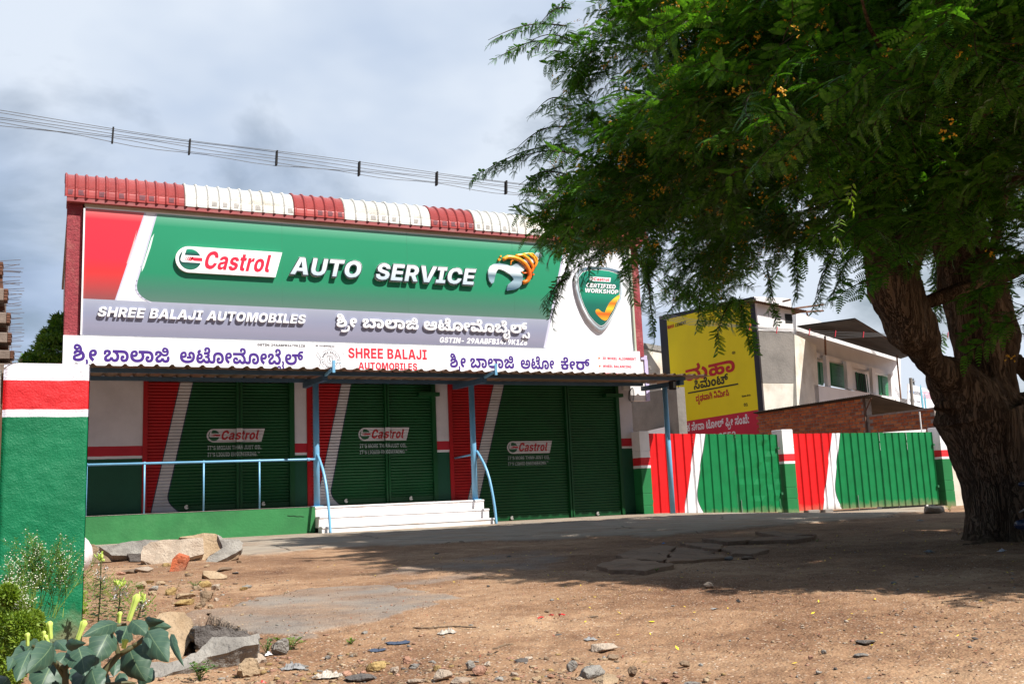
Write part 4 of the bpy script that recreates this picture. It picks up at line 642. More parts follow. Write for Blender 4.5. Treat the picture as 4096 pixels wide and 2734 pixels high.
flat(SP([(0.463, 5.45), (1.384, 5.45), (0.948, 3.925), (0.463, 3.925)]), SY - 0.003, redp, sg, 'red_field')
lk = material('sign_silver_line', (0.50, 0.50, 0.62), 0.4)
cur = [(1.592, 5.45), (1.36, 4.52), (1.295, 4.27), (1.283, 4.19), (1.292, 4.11), (1.325, 4.045), (1.372, 3.995), (1.44, 3.95), (1.53, 3.915)]
flat(SP(cur + [(9.02, 3.905), (9.43, 5.45)]), SY - 0.003, grn, sg, 'green_field')
g = MB()
for (xa, za), (xb, zb_) in zip(cur[:-1], cur[1:]): g.add([(kx(xa - .030, SY), SY - 0.0045, kz(za, SY)), (kx(xb - .030, SY), SY - 0.0045, kz(zb_ - 0.012, SY)), (kx(xb, SY), SY - 0.0045, kz(zb_ - .003, SY)), (kx(xa, SY), SY - 0.0045, kz(za, SY))], [(0, 1, 2, 3)])
part('silver_edge_line', g, lk, sg); g = MB()
g.add([(kx(a, SY), SY - 0.0045, kz(c, SY)) for a, c in ((1.384, 5.45), (1.412, 5.45), (0.976, 3.925), (0.948, 3.925))], [(0, 1, 2, 3)])
part('silver_edge_line', g, lk, sg); g = MB()
g.add([(kx(a, SY), SY - 0.0045, kz(c, SY)) for a, c in ((9.43, 5.45), (9.475, 5.45), (8.90, 3.33), (8.845, 3.33))], [(0, 1, 2, 3)])
part('silver_edge_line', g, lk, sg)
flat(SP([(0.463, 3.925), (9.02, 3.905), (8.845, 3.33), (0.463, 3.33)]), SY - 0.0035, gry, sg, 'grey_band')
g = MB()
jm = material('joint_grey', (0.05, 0.17, 0.11), 0.6)
for x in (3.7, 6.05, 8.25): g = MB(); g.box(kx(x, SY), kx(x, SY) + 0.0016, SY - 0.0046, SY - 0.001, 3.925, 5.44); part('panel_joint', g, jm, sg)
b = MB(); b.box(0.437, 0.462, SY - 0.03, 17.3, 3.31, 5.42); part('edge_trim', b, M['white'], sg)
b = MB(); b.box(10.895, 10.933, SY - 0.05, 17.3, 3.30, 5.452); part('edge_trim', b, material('sage_trim', (0.42, 0.46, 0.36), 0.6), sg)
# streaks of gloss printed beside the curve
gl = material('print_gloss', (0.62, 0.80, 0.72), 0.4); glr = material('print_gloss_red', (0.78, 0.42, 0.40), 0.4)
flat(SP([(1.545, 5.10), (1.50, 5.02), (1.36, 4.50), (1.355, 4.42), (1.39, 4.50), (1.49, 4.85)]), SY - 0.005, gl, sg, 'printed_highlight')
flat(SP([(1.272, 5.15), (1.20, 4.86), (1.115, 4.55), (1.135, 4.57), (1.225, 4.88)]), SY - 0.005, glr, sg, 'printed_highlight')

letw = material('white_acrylic', (0.82, 0.82, 0.85), 0.35, 0.03)
def T3(keys, x0, x1, z0, h, mat, depth, shear, y=SY, parent=sg, name='letter', **k):
    yf = y - depth
    return text(keys, kx(x0, yf), kx(x1, yf), kz(z0, yf), h * yf / FY, y, mat, parent, depth, shear, split=True, name=name, **k)
# silver AUTO SERVICE : dark block letters with a paler face
sil = vgrad('silver_face', [(0.0, (0.46, 0.55, 0.62)), (0.45, (0.62, 0.70, 0.75)), (0.75, (0.74, 0.80, 0.84)), (1.0, (0.85, 0.88, 0.90))], 4.50, 4.87, 0.3)
darkl = material('letter_dark_bevel', (0.035, 0.045, 0.055), 0.35)
rim = material('letter_white_rim', (0.62, 0.60, 0.62), 0.4)
for w_, xa, xb, za in (('AUTO', 3.845, 5.185, 4.535), ('SERVICE', 5.415, 7.455, 4.525)):
    T3(w_, xa - .022, xb + .018, za - .020, 0.345, rim, 0.055, 0.22, name='letter_back')
    yb_ = SY - 0.0745
    bev = [text(w_, kx(xa, yb_) + .016 * math.cos(a) - .003, kx(xb, yb_) + .016 * math.cos(a) - .003, kz(za + .002, yb_) + .016 * math.sin(a) - .006, .308 * yb_ / FY, SY - 0.0555 - .0001 * i, darkl, None, 0.0170, 0.22, split=True) for i, a in enumerate([2 * math.pi * k / 9 for k in range(9)])]
    for same in zip(*bev):
        g = MB()
        for o_ in same: g.add([v.co[:] for v in o_.data.vertices], [tuple(p_.vertices) for p_ in o_.data.polygons])
        for o_ in same: bpy.data.objects.remove(o_)
        part('letter_bevel', g, darkl, sg)
    T3(w_, xa, xb, za + .002, 0.308, sil, 0.004, 0.22, y=SY - 0.0745)
T3('SHREE BALAJI AUTOMOBILES', 0.680, 4.130, 3.645, 0.160, letw, 0.052, 0.20)
kw = "shivowel|rasubscript|lengthmark| |banocrest|aavowelsign|lanocrest|aavowelsign|jivowel| |aa|ttevowel|uuvowelsign|lengthmark|movowel|bevowel|ailengthmark|lavirama|sasubscript"
T3(K(kw), 4.675, 8.560, 3.612, 0.165, letw, 0.052, 0.0, cap=560)
T3(list('GSTIN- 29AABFB1479K1Z8'), 6.648, 8.507, 3.376, 0.104, letw, 0.006, 0.20)
# Castrol plate
cw = material('plate_white', (0.84, 0.84, 0.86), 0.35); crd = material('logo_red', (0.78, 0.012, 0.045), 0.35)
cgn = vgrad('logo_ball_green', [(0, (0.02, 0.14, 0.09)), (0.25, (0.012, 0.045, 0.045)), (0.5, (0.012, 0.05, 0.05)), (0.62, (0.012, 0.07, 0.06)), (0.85, (0.02, 0.30, 0.17)), (1, (0.01, 0.10, 0.07))], 4.52, 4.88, 0.25)
yf = SY - 0.07
badge(kx(1.893, yf), kz(4.462, yf), 1.812 * yf / FY, 0.457 * yf / FY, SY - 0.012, sg, cw, crd, cgn, 0.058)
# wrench and spring emblem
c5b = lambda x, y, Y: (lambda p: (p[0], p[2]))(at(1900 + x / 3.3557, 980 + y / 3.3557, Y=Y))
chrome = vgrad('chrome_print', [(0.0, (0.06, 0.12, 0.17)), (0.25, (0.30, 0.42, 0.50)), (0.45, (0.10, 0.17, 0.22)), (0.6, (0.62, 0.70, 0.74)), (0.8, (0.80, 0.85, 0.88)), (0.9, (0.20, 0.30, 0.38)), (1, (0.55, 0.65, 0.7))], 4.46, 5.0, 0.25)
chrome2 = vgrad('chrome_shaft_print', [(0.0, (0.70, 0.78, 0.80)), (0.35, (0.10, 0.16, 0.22)), (0.5, (0.75, 0.80, 0.82)), (0.7, (0.08, 0.10, 0.12)), (1, (0.55, 0.68, 0.75))], 4.85, 5.25, 0.25)
org = vgrad('orange_print', [(0.0, (0.75, 0.22, 0.01)), (0.3, (0.62, 0.10, 0.01)), (0.6, (0.80, 0.24, 0.02)), (0.85, (0.90, 0.48, 0.03)), (1, (0.90, 0.62, 0.08))], 4.55, 5.28, 0.25)
ye = SY - 0.05
wr = [(222, 520), (190, 470), (175, 400), (178, 335), (200, 285), (250, 252), (330, 243), (430, 263), (520, 300), (590, 345), (635, 395), (646, 450), (632, 520), (592, 570), (530, 598), (430, 613), (424, 585), (442, 530), (484, 498), (520, 462), (512, 440), (470, 395), (400, 348), (345, 325), (312, 322), (290, 352), (270, 420), (252, 500)]
emb = part('emblem_wrench', MB().add([], []), chrome, sg) if False else None
flat([c5b(x, y, ye) for x, y in wr], SY - 0.004, chrome, sg, 'emblem_wrench', None, 0.05)
flat([c5b(x, y, ye) for x, y in [(488, 280), (800, 112), (835, 93), (880, 100), (902, 135), (890, 170), (850, 195), (625, 362), (590, 342), (540, 305)]], SY - 0.0035, chrome2, sg, 'emblem_shaft', None, 0.036)
for pts, r_ in (([(372, 195), (440, 160), (520, 168), (600, 196), (680, 262), (725, 340), (735, 420), (705, 480), (640, 508)], 0.046), ([(545, 140), (640, 130), (715, 180), (765, 260), (780, 310), (755, 375)], 0.030), ([(640, 120), (720, 112), (790, 165), (822, 240), (795, 310)], 0.022), ([(705, 108), (775, 115), (828, 170), (838, 225), (812, 290)], 0.016), ([(628, 350), (650, 378), (695, 372)], 0.016), ([(478, 270), (486, 215), (520, 200)], 0.014)):
    g = MB(); q = [c5b(x, y, ye) for x, y in pts]; P3 = []
    for i in range(len(q) - 1):
        for k in range(3):
            a = k / 3; P3.append((q[i][0] * (1 - a) + q[i + 1][0] * a, ye, q[i][1] * (1 - a) + q[i + 1][1] * a))
    P3.append((q[-1][0], ye, q[-1][1])); g.tube(P3, [r_ * (0.8 + 0.25 * math.sin(3 * i / len(P3))) for i in range(len(P3))], 8); part('emblem_coil', g, org, sg, True)
for x, y, r_ in ((348, 148, 0.018), (326, 192, 0.027), (785, 392, 0.022)):
    p = c5b(x, y, ye); flat(arc(p[0], p[1], r_, 0, 2 * math.pi, 12)[:-1], SY - 0.004, org, sg, 'emblem_drop', None, 0.05)
# shield
shl = [(1345, 395), (1400, 322), (1470, 296), (1560, 284), (1700, 284), (1800, 296), (1880, 318), (1968, 352), (1988, 420), (1991, 520), (1980, 640), (1955, 760), (1915, 870), (1860, 975), (1800, 1065), (1742, 1132), (1700, 1152), (1660, 1140), (1590, 1080), (1510, 985), (1440, 850), (1390, 720), (1355, 590), (1342, 480)]
yS = SY - 0.07; c0 = c5b(1672, 660, yS)
def inset(k, yy): return [(c0[0] + (a - c0[0]) * k, c0[1] + (c - c0[1]) * k) for a, c in (c5b(x, y, yS) for x, y in shl)]
shsil = vgrad('shield_silver', [(0, (0.25, 0.30, 0.34)), (0.3, (0.72, 0.74, 0.76)), (0.5, (0.35, 0.45, 0.52)), (0.75, (0.66, 0.72, 0.76)), (0.92, (0.10, 0.16, 0.22)), (1, (0.35, 0.45, 0.52))], 3.7, 5.07, 0.25)
shgrn = vgrad('shield_green', [(0, (0.008, 0.10, 0.075)), (0.35, (0.010, 0.13, 0.09)), (0.55, (0.012, 0.24, 0.14)), (0.7, (0.006, 0.12, 0.085)), (1, (0.02, 0.33, 0.20))], 3.8, 5.0, 0.25)
flat(inset(1.0, 0), SY - 0.003, rim, sg, 'shield_back', None, 0.06); flat(inset(0.985, 0), SY - 0.0635, shsil, sg, 'shield_rim', None, 0.008)
flat(inset(0.90, 0), SY - 0.0722, darkl, sg, 'shield_inner_rim'); flat(inset(0.875, 0), SY - 0.0737, cw, sg, 'shield_line'); flat(inset(0.86, 0), SY - 0.0752, shgrn, sg, 'shield_field')
pb = c5b(1537, 487, yS); pt = c5b(1820, 400, yS); badge(pb[0], pb[1] + 0.01, pt[0] - pb[0], 0.092, SY - 0.077, sg, cw, crd, pg_, 0, None, False)
for w_, xa, xb, za in (('CERTIFIED', 9.885, 10.60, 4.612), ('WORKSHOP', 9.845, 10.655, 4.502)):
    text(w_, kx(xa, yS) + .008, kx(xb, yS) + .008, kz(za, yS) - .008, 0.088, SY - 0.0768, darkl, sg, 0, 0.2); text(w_, kx(xa, yS), kx(xb, yS), kz(za, yS), 0.088, SY - 0.0785, letw, sg, 0, 0.2)
tick = [(1613, 885), (1625, 862), (1655, 858), (1700, 895), (1738, 905), (1765, 840), (1800, 775), (1850, 725), (1900, 685), (1943, 665), (1940, 705), (1895, 770), (1860, 850), (1815, 925), (1775, 1000), (1742, 1015), (1700, 995), (1655, 955), (1620, 915)]
flat([c5b(x, y, yS) for x, y in tick], SY - 0.0775, vgrad('tick_orange', [(0, (0.85, 0.35, 0.02)), (0.2, (0.55, 0.10, 0.01)), (0.4, (0.90, 0.55, 0.03)), (0.6, (0.60, 0.14, 0.01)), (0.8, (0.90, 0.60, 0.05)), (1, (0.75, 0.25, 0.02))], 3.93, 4.49, 0.25), sg, 'shield_tick')

# ------------------------------------------------------------------ three name boards under the sign
BY = 17.02
purp = material('purple_print', (0.045, 0.008, 0.20), 0.5); red2 = material('red_print', (0.74, 0.012, 0.035), 0.5); blk = material('black_print', (0.05, 0.05, 0.055), 0.5)
def board(x0, x1, label):
    p = thing('name_board', label, 'sign', ((x0 + x1) / 2, BY, 2.70), 'white name boards below the main sign')
    b = MB(); b.bbox(kx(x0, BY) + .002, kx(x1, BY) - .002, BY, 17.10, 2.70, kz(3.315, BY), 0.003); part('board_panel', b, M['whiteboard'], p)
    return p
def TB(keys, x0, x1, z0, h, mat, p, **k): return text(keys, kx(x0, BY), kx(x1, BY), kz(z0, BY), h * BY / FY, BY - 0.003, mat, p, **k)
b1 = board(0.185, 4.243, 'white name board with purple Kannada writing, leftmost below the green sign')
TB(K("shivowel|rasubscript|lengthmark| |banocrest|aavowelsign|lanocrest|aavowelsign|jivowel"), 0.335, 1.818, 2.898, 0.195, purp, b1, cap=560)
TB(K("a|ttevowel|uuvowelsign|lengthmark|movowel|lengthmark|bevowel|ailengthmark|lavirama"), 1.980, 4.070, 2.898, 0.195, purp, b1, cap=560)
TB('GSTIN: 29AABFB1479K1Z8', 3.264, 4.098, 3.222, 0.042, blk, b1)
b2 = board(4.243, 6.683, 'white name board with a round emblem and red English lettering')
TB('SHREE BALAJI', 4.880, 6.388, 3.043, 0.188, red2, b2); TB('AUTOMOBILES', 5.066, 6.191, 2.840, 0.132, red2, b2)
TB('M: 9448590616', 4.288, 4.631, 3.236, 0.034, blk, b2)
g = MB(); cx, cz = kx(4.546, BY), kz(3.005, BY); Yb = BY - 0.003
for r_, w_ in ((0.172, 0.003), (0.180, 0.002), (0.108, 0.003), (0.098, 0.0015)):
    n = 40; g.grid([[(cx + q * math.cos(a), Yb, cz + q * math.sin(a)) for a in [2 * math.pi * i / n for i in range(n + 1)]] for q in (r_, r_ + w_)])
for i in range(24):
    a = 2 * math.pi * i / 24; g.tube([(cx + q * math.cos(a), Yb, cz + q * math.sin(a)) for q in (0.062, 0.092)], 0.0012, 4)
sp_ = [(cx + (0.006 + 0.0042 * i) * math.cos(i * 0.75), Yb, cz + 0.012 + (0.006 + 0.0036 * i) * math.sin(i * 0.75)) for i in range(12)] + [(cx + 0.01, Yb, cz - 0.05), (cx - 0.02, Yb, cz - 0.07)]
g.tube(sp_, 0.0022, 5); g.tube([(cx + a, Yb, cz + c) for a, c in ((-0.05, 0.06), (-0.045, -0.045), (0, -0.075), (0.045, -0.045), (0.05, 0.06), (0.02, 0.072), (-0.02, 0.072), (-0.05, 0.06))], 0.0018, 5)
for s_ in (-1, 1):
    g.tube([(cx + s_ * a, Yb, cz + c) for a, c in ((0.175, 0.03), (0.20, 0.10), (0.23, 0.13), (0.25, 0.10), (0.235, 0.06), (0.19, 0.01), (0.18, -0.02), (0.20, -0.08), (0.185, -0.12))], 0.0022, 5)
    g.tube([(cx + s_ * a, Yb, cz + c) for a, c in ((0.18, -0.02), (0.17, -0.07), (0.19, -0.15))], 0.0022, 5)
g.tube([(cx + 0.03 * math.cos(a), Yb, cz + 0.19 + 0.03 * abs(math.sin(a * 1.5))) for a in [math.pi * i / 12 for i in range(13)]], 0.002, 5)
for s_ in (-1, 1): g.prism(arc(cx + s_ * 0.143, cz, 0.012, 0, 2 * math.pi, 10)[:-1], Yb, Yb + .001)
part('round_emblem', g, blk, b2)
def ring_text(word, a0, a1, flip, rr=0.122):
    g = MB(); n = len(word)
    for i, ch in enumerate(word):
        if ch == ' ': continue
        a = a0 + (a1 - a0) * i / (n - 1); co, fs = glyph_flat(ch, 0, 0); w_ = GL[ch][0] / 1000; s_ = 0.042
        ca, sa = math.cos(a), math.sin(a); P = []
        for q in co:
            u = (q[0] - w_ / 2) * s_ * 0.85; v = q[1] * s_
            rad = rr + v if not flip else rr + 0.032 - v; tx, tz = (sa, -ca) if not flip else (-sa, ca)
            P.append((cx + ca * rad + tx * u, Yb - 0.001, cz + sa * rad + tz * u))
        g.add(P, fs)
    part('lettering', g, blk, b2, kind='stuff')
ring_text('SHREE BALAJI', R(160), R(20), False); ring_text('AUTOMOBILES', R(200), R(340), True)
b3 = board(6.683, 11.088, 'white name board with purple Kannada writing and a red list of wheel services')
TB(K("shivowel|rasubscript|lengthmark| |banocrest|aavowelsign|lanocrest|aavowelsign|jivowel"), 6.848, 8.187, 2.905, 0.190, purp, b3, cap=560)
TB(K("a|ttevowel|uuvowelsign|lengthmark"), 8.328, 9.068, 2.905, 0.180, purp, b3, cap=560); TB(K("kevowel|lengthmark|ravirama"), 9.215, 9.881, 2.903, 0.178, purp, b3, cap=560)
red3 = material('crimson_print', (0.62, 0.03, 0.07), 0.5)
for w_, x1, z in (('3D WHEEL ALIGNMENT', 10.984, 3.124), ('WHEEL BALANCING', 10.86, 2.962), ('TYRE CHANGER', 10.705, 2.800)):
    TB(w_, 10.18, x1, z, 0.056, red3, b3)
    flat([(kx(10.085, BY), kz(z, BY)), (kx(10.14, BY), kz(z + .028, BY)), (kx(10.085, BY), kz(z + .056, BY))], BY - 0.003, material('orange_arrow', (0.80, 0.16, 0.05), 0.5) if z > 3.1 else bpy.data.materials['orange_arrow'], b3, 'arrow_mark')

# ------------------------------------------------------------------ canopy on blue posts
cn = thing('entrance_canopy', 'low corrugated sheet canopy on three pale blue tubular posts in front of the shutters', 'canopy', (5.8, 16.3, 0))
for X, zb_ in ((4.055, 0.428), (6.885, 0.428), (11.03, -0.03)):
    g = MB(); g.tube([(X, 16.3, zb_), (X, 16.3, 2.45)], 0.051, 20); o = part('post', g, M['blue'], cn, True)
    g = MB(); g.bbox(X - .085, X + .085, 16.22, 16.38, zb_ - .006, zb_ + .008, .002); part('base_plate', g, M['blue'], o).location = (0, 0, 0)
for X in (4.061, 6.882, 11.022):
    g = MB(); w = .04
    g.hull2([(X - w, 15.68, 2.432), (X + w, 15.68, 2.432), (X + w, 15.68, 2.522), (X - w, 15.68, 2.522)], [(X - w, 17.09, 2.475), (X + w, 17.09, 2.475), (X + w, 17.09, 2.565), (X - w, 17.09, 2.565)])
    o = part('rafter', g, M['bluedark'], cn)
    if X < 11:
        g = MB(); g.hull2([(X - .012, 15.26, 2.545), (X + .022, 15.26, 2.545), (X + .022, 15.26, 2.585), (X - .012, 15.26, 2.585)], [(X - .012, 15.70, 2.50), (X + .022, 15.70, 2.50), (X + .022, 15.70, 2.54), (X - .012, 15.70, 2.54)])
        part('gutter_arm', g, M['blue'], cn)
        s_ = 1 if X < 5 else -1
        g = MB(); g.bbox(X + .0, X + .045, 15.225, 15.255, 2.505, 2.70, .003); g.tube([(X + .022, 15.235, 2.675), (X + .022 + s_ * .125, 15.235, 2.668)], .009, 8); part('gutter_bracket', g, M['blue'], cn)
for y, z in ((15.74, 2.524), (17.02, 2.567)):
    g = MB(); g.box(0.10 if y < 16 else .25, 11.12 if y < 16 else 10.98, y - .035, y + .035, z, z + .062); part('purlin', g, M['bluedark'], cn)
csheet = material('brown_backed_sheet', (0.20, 0.125, 0.075), 0.6, 0.25, 2.5, 0.1, 30, dirt=(0.34, 0.12, 0.08), dscale=1.2)
ctop = csheet
k = 0; x = 0.02
while x < 11.4:
    x1 = min(x + 1.1, 11.52); xs = []
    n = round((x1 - x) / 0.205)
    for i in range(n):
        c = x + (x1 - x) * (i + .5) / n
        for d, h in ((-.05, 0), (-.030, .012), (-.016, .032), (.016, .032), (.030, .012), (.05, 0)): xs.append((c + d, h))
    xs = [(x, 0)] + xs + [(x1 + .03, 0)]
    rows = [[(q, yy, z + h + (0.003 if k % 2 else 0)) for q, h in xs] for yy, z in ((15.43, 2.583), (15.76, 2.594), (16.4, 2.612), (17.17, 2.640))]
    g = MB(); g.grid(rows); g.grid([[(a, b_, c - .003) for a, b_, c in r] for r in rows]); part('canopy_sheet', g, csheet, cn); x = x1; k += 1
# rear arms of the railing
rl = thing('porch_railing', 'pale blue tubular railing along the green plinth', 'railing', (2.2, 16.25, .42))
g = MB(); g.tube([(-1.15, 16.25, 1.185), (3.93, 16.25, 1.195), (4.02, 16.27, 1.195)], .019, 12); part('top_rail', g, M['blue'], rl, True)
g = MB(); g.tube([(3.88, 16.25, 1.195), (3.93, 16.25, 1.195)], .026, 12); part('collar', g, M['blue'], rl, True)
for X in (-0.2, 0.55, 1.37, 2.247, 3.113):
    g = MB(); g.tube([(X, 16.25, .428), (X, 16.25, 1.215)], .0135, 10); part('baluster', g, M['blue'], rl, True)
for X, lab in ((4.06, 'curved pale blue handrail at the left end of the white steps'), (6.93, 'curved pale blue handrail at the right end of the white steps')):
    t_ = thing('curved_handrail', lab, 'handrail', (X, 15.7, 0), 'handrails beside the steps')
    g = MB(); cps = [(16.26, 1.275), (16.14, 1.16), (16.02, 1.03), (15.93, .90), (15.86, .76), (15.81, .62), (15.76, .45), (15.715, .25), (15.69, .05), (15.685, -.05)]
    g.tube([(X + (.05 if X < 5 else .07) * (16.3 - y) / .6, y, z) for y, z in cps], .0225, 12); part('bent_tube', g, M['blue'], t_, True)
    if X > 5:
        g = MB(); g.tube([(6.885, 16.3, 1.225), (6.88, 17.18, 1.205)], .019, 10); part('wall_rail', g, M['blue'], t_, True)
# flood lamp, cable coil and meter box
fl = thing('flood_lamp', 'small black flood lamp hanging under the right end of the canopy', 'lamp', (11.15, 15.9, 2.2), None)
p0 = at(2400 + 1520 / 5.2275, 1440 + 430 / 5.2275, Y=15.75); g = MB(); g.bbox(p0[0] - .07, p0[0] + .06, 15.72, 15.80, p0[2] - .17, p0[2] + .0, .01); part('lamp_housing', g, M['dark'], fl)
g = MB(); g.box(p0[0] - .02, p0[0] + .03, 15.708, 15.721, p0[2] - .14, p0[2] - .02); part('lamp_glass', g, material('dusty_glass', (.16, .16, .13), .2), fl)
g = MB(); g.tube([(p0[0] + .06, 15.76, p0[2] - .15), (p0[0] + .13, 15.76, p0[2] - .14), (p0[0] + .13, 15.76, p0[2] - .02), (p0[0] + .02, 15.76, p0[2] + .02)], .005, 6); part('lamp_stirrup', g, M['dark'], fl)
cc = at(2400 + 625 / 5.2275, 1440 + 735 / 5.2275, Y=17.12)
cl = MB()
for i in range(6):
    w_, h_ = .055 + .012 * i, .10 + .010 * i; ox = random.uniform(-.02, .02)
    cl.tube([(cc[0] + ox + .01 * i + w_ * .72 * math.cos(a) + .04 * math.sin(a) * .4, 17.10 + .01 * i * math.cos(a), cc[2] + h_ * 1.05 * math.sin(a)) for a in [2 * math.pi * k / 22 for k in range(23)]], .0045, 5)
cl.tube([(cc[0], 17.13, cc[2] + .12), (cc[0] + .03, 17.14, cc[2] + .22), (cc[0] - .02, 17.16, cc[2] + .30)], .005, 5)
o = tag(part('cable_coil', cl, material('grey_cable', (.10, .10, .11), .5)), 'loose coil of grey cable hanging on the white wall right of the tall shutter', 'cable')
o = MB(); o.bbox(10.60, 10.74, 17.12, 17.19, 2.50, 2.62, .006); o = tag(part('junction_box', o, M['nbwhite']), 'white junction box above the cable coil', 'junction box')
# ------------------------------------------------------------------ ground
FP = 3950.0
def world_poly(px, dz=0.0): return np.array([gp(x * 1.7437, y * 1.7437, dz)[:2] for x, y in px])
def pip(P, poly):
    x, y = P[:, 0], P[:, 1]; c = np.zeros(len(P), bool); j = len(poly) - 1
    for i in range(len(poly)):
        xi, yi = poly[i]; xj, yj = poly[j]
        if yi != yj: c ^= ((yi > y) != (yj > y)) & (x < (xj - xi) * (y - yi) / (yj - yi) + xi)
        j = i
    return c
def sdist(P, poly):
    """signed distance, positive inside"""
    d = np.full(len(P), 1e9); n = len(poly)
    for i in range(n):
        a = poly[i]; b = poly[(i + 1) % n]; ab = b - a; t_ = np.clip(((P - a) @ ab) / max(1e-9, ab @ ab), 0, 1); d = np.minimum(d, np.linalg.norm(P - (a + t_[:, None] * ab), axis=1))
    return np.where(pip(P, poly), d, -d)
def vnoise(P, s, seed=0):
    """cheap smooth value noise on numpy arrays"""
    q = P * s + seed * 17.3; i = np.floor(q).astype(int); f = q - i; f = f * f * (3 - 2 * f)
    def h(a, b): v = np.sin(a * 127.1 + b * 311.7 + seed * 7.7) * 43758.5453; return v - np.floor(v)
    a = h(i[:, 0], i[:, 1]); b = h(i[:, 0] + 1, i[:, 1]); c = h(i[:, 0], i[:, 1] + 1); d = h(i[:, 0] + 1, i[:, 1] + 1)
    return (a * (1 - f[:, 0]) + b * f[:, 0]) * (1 - f[:, 1]) + (c * (1 - f[:, 0]) + d * f[:, 0]) * f[:, 1]
def fbm(P, s, o=4, seed=0): return sum(vnoise(P, s * 2 ** k, seed + k) / 2 ** k for k in range(o)) / sum(1 / 2 ** k for k in range(o))
apron_edge = [gp(x, y)[:2] for x, y in ((330, 2232), (500, 2222), (800, 2215), (960, 2225), (1130, 2218), (1300, 2196), (1500, 2186), (1700, 2178), (1850, 2172), (2000, 2166), (2230, 2160), (2400, 2148), (2620, 2146), (2900, 2122), (3100, 2104), (3300, 2088), (3550, 2070), (3760, 2046))]
apron = np.array([(-3, apron_edge[0][1] + .5)] + [tuple(p) for p in apron_edge] + [(apron_edge[-1][0] + 3, 16.6), (20, 17.5), (-3, 17.5)])
old1 = world_poly([(500, 1405), (560, 1385), (640, 1365), (740, 1348), (880, 1344), (960, 1352), (1040, 1372), (1000, 1398), (930, 1408), (860, 1432), (790, 1440), (700, 1470), (610, 1462), (440, 1442), (400, 1425), (445, 1412)])
old2 = world_poly([(880, 1295), (1010, 1287), (1180, 1262), (1300, 1252), (1330, 1285), (1260, 1300), (1160, 1310), (1020, 1335), (900, 1345), (820, 1330)])
pit = world_poly([(452, 1424), (478, 1420), (585, 1462), (560, 1478), (505, 1495), (455, 1500), (440, 1470)])
def hmap(P):
    X, Y = P[:, 0], P[:, 1]
    sm = lambda x: np.clip(x, 0, 1) ** 2 * (3 - 2 * np.clip(x, 0, 1))
    z = -0.02 - 0.0078 * np.maximum(0, 15.2 - Y) - 0.175 * sm((X - 11.0) / 3.2) * sm((Y - 9) / 6)
    m = (fbm(P, 1.1, 3, 1) - .5)
    da = sdist(P, apron) + (fbm(P, 2.2, 4, 5) - .5) * .5 + (fbm(P, 9, 2, 8) - .5) * .12
    d1 = sdist(P, old1) + (fbm(P, 5, 4, 6) - .5) * .22; d2 = sdist(P, old2) + (fbm(P, 3, 4, 7) - .5) * .5; dp = sdist(P, pit) + (fbm(P, 8, 3, 9) - .5) * .05
    w = np.clip(da / .06, 0, 1); w1 = np.clip(d1 / .02, 0, 1); near = np.clip((9 - Y) / 4, 0, 1)
    z += (1 - w) * (1 - w1 * .8) * (m * .05 + (fbm(P, 6, 3, 2) - .5) * .022 + (fbm(P, 28, 2, 3) - .5) * .012 * near) + w * .022 + w1 * .014
    z -= np.clip(dp / .07, 0, 1) * .24
    # low heap of spoil by the flat stones
    hx, hy = gp(560, 2400)[:2]; r2 = ((X - hx) / .55) ** 2 + ((Y - hy) / 1.3) ** 2; z += .05 * np.exp(-r2 * 1.2)
    return z, w, np.clip(w1, 0, 1), np.clip(d2 / .25, 0, 1), np.clip(dp / .03, 0, 1)
ny, nu = 560, 640
Ys = np.concatenate([[0.3, 0.9], np.geomspace(1.3, 20, ny - 14), np.geomspace(21, 70, 12)]); us = np.concatenate([np.linspace(-2.2, -0.4, 24)[:-1], np.linspace(-.4, 1.6, nu - 48), np.linspace(1.6, 4.5, 26)[1:]])
U, YY = np.meshgrid(us, Ys); PX = (U * YY).ravel(); PY = YY.ravel(); P2 = np.c_[PX, PY]
Z, wa, w1, w2, wp = hmap(P2)
idx = np.arange(ny * nu).reshape(ny, nu); F = np.stack([idx[:-1, :-1], idx[:-1, 1:], idx[1:, 1:], idx[1:, :-1]], -1).reshape(-1, 4)
me = bpy.data.meshes.new('ground'); me.vertices.add(ny * nu); me.vertices.foreach_set('co', np.c_[PX, PY, Z].ravel()); me.loops.add(F.size); me.loops.foreach_set('vertex_index', F.ravel())
me.polygons.add(len(F)); me.polygons.foreach_set('loop_start', np.arange(0, F.size, 4)); me.update(calc_edges=True); me.polygons.foreach_set('use_smooth', np.ones(len(F), bool))
for nm, v in (('apron', wa), ('old', w1), ('faint', w2), ('pit', wp)):
    a = me.attributes.new(nm, 'FLOAT', 'POINT'); a.data.foreach_set('value', v.astype(np.float32))
def gZ(X, Y): return float(hmap(np.array([[X, Y]]))[0][0])
gm = bpy.data.materials.new('sandy_ground'); gm.use_nodes = True; t = gm.node_tree; L = t.links.new; bs = t.nodes['Principled BSDF']; bs.inputs['Roughness'].default_value = 0.95; bs.inputs['Specular IOR Level'].default_value = 0.2
geo = nd(t, 'ShaderNodeNewGeometry'); pos = geo.outputs['Position']
def NZ(s, d=6.0, r=.6): n = nd(t, 'ShaderNodeTexNoise', ins={'Scale': s, 'Detail': d, 'Roughness': r}); L(pos, n.inputs['Vector']); return n.outputs[0]
r1 = ramp(t, [(0.30, (0.155, 0.083, 0.047)), (0.46, (0.26, 0.156, 0.090)), (0.56, (0.335, 0.215, 0.130)), (0.68, (0.42, 0.29, 0.18))]); L(NZ(0.8), r1.inputs[0])
r2 = ramp(t, [(0.35, (0.55, 0.48, 0.46)), (0.62, (1.08, 1.05, 1.02))]); L(NZ(6, 12, .78), r2.inputs[0])
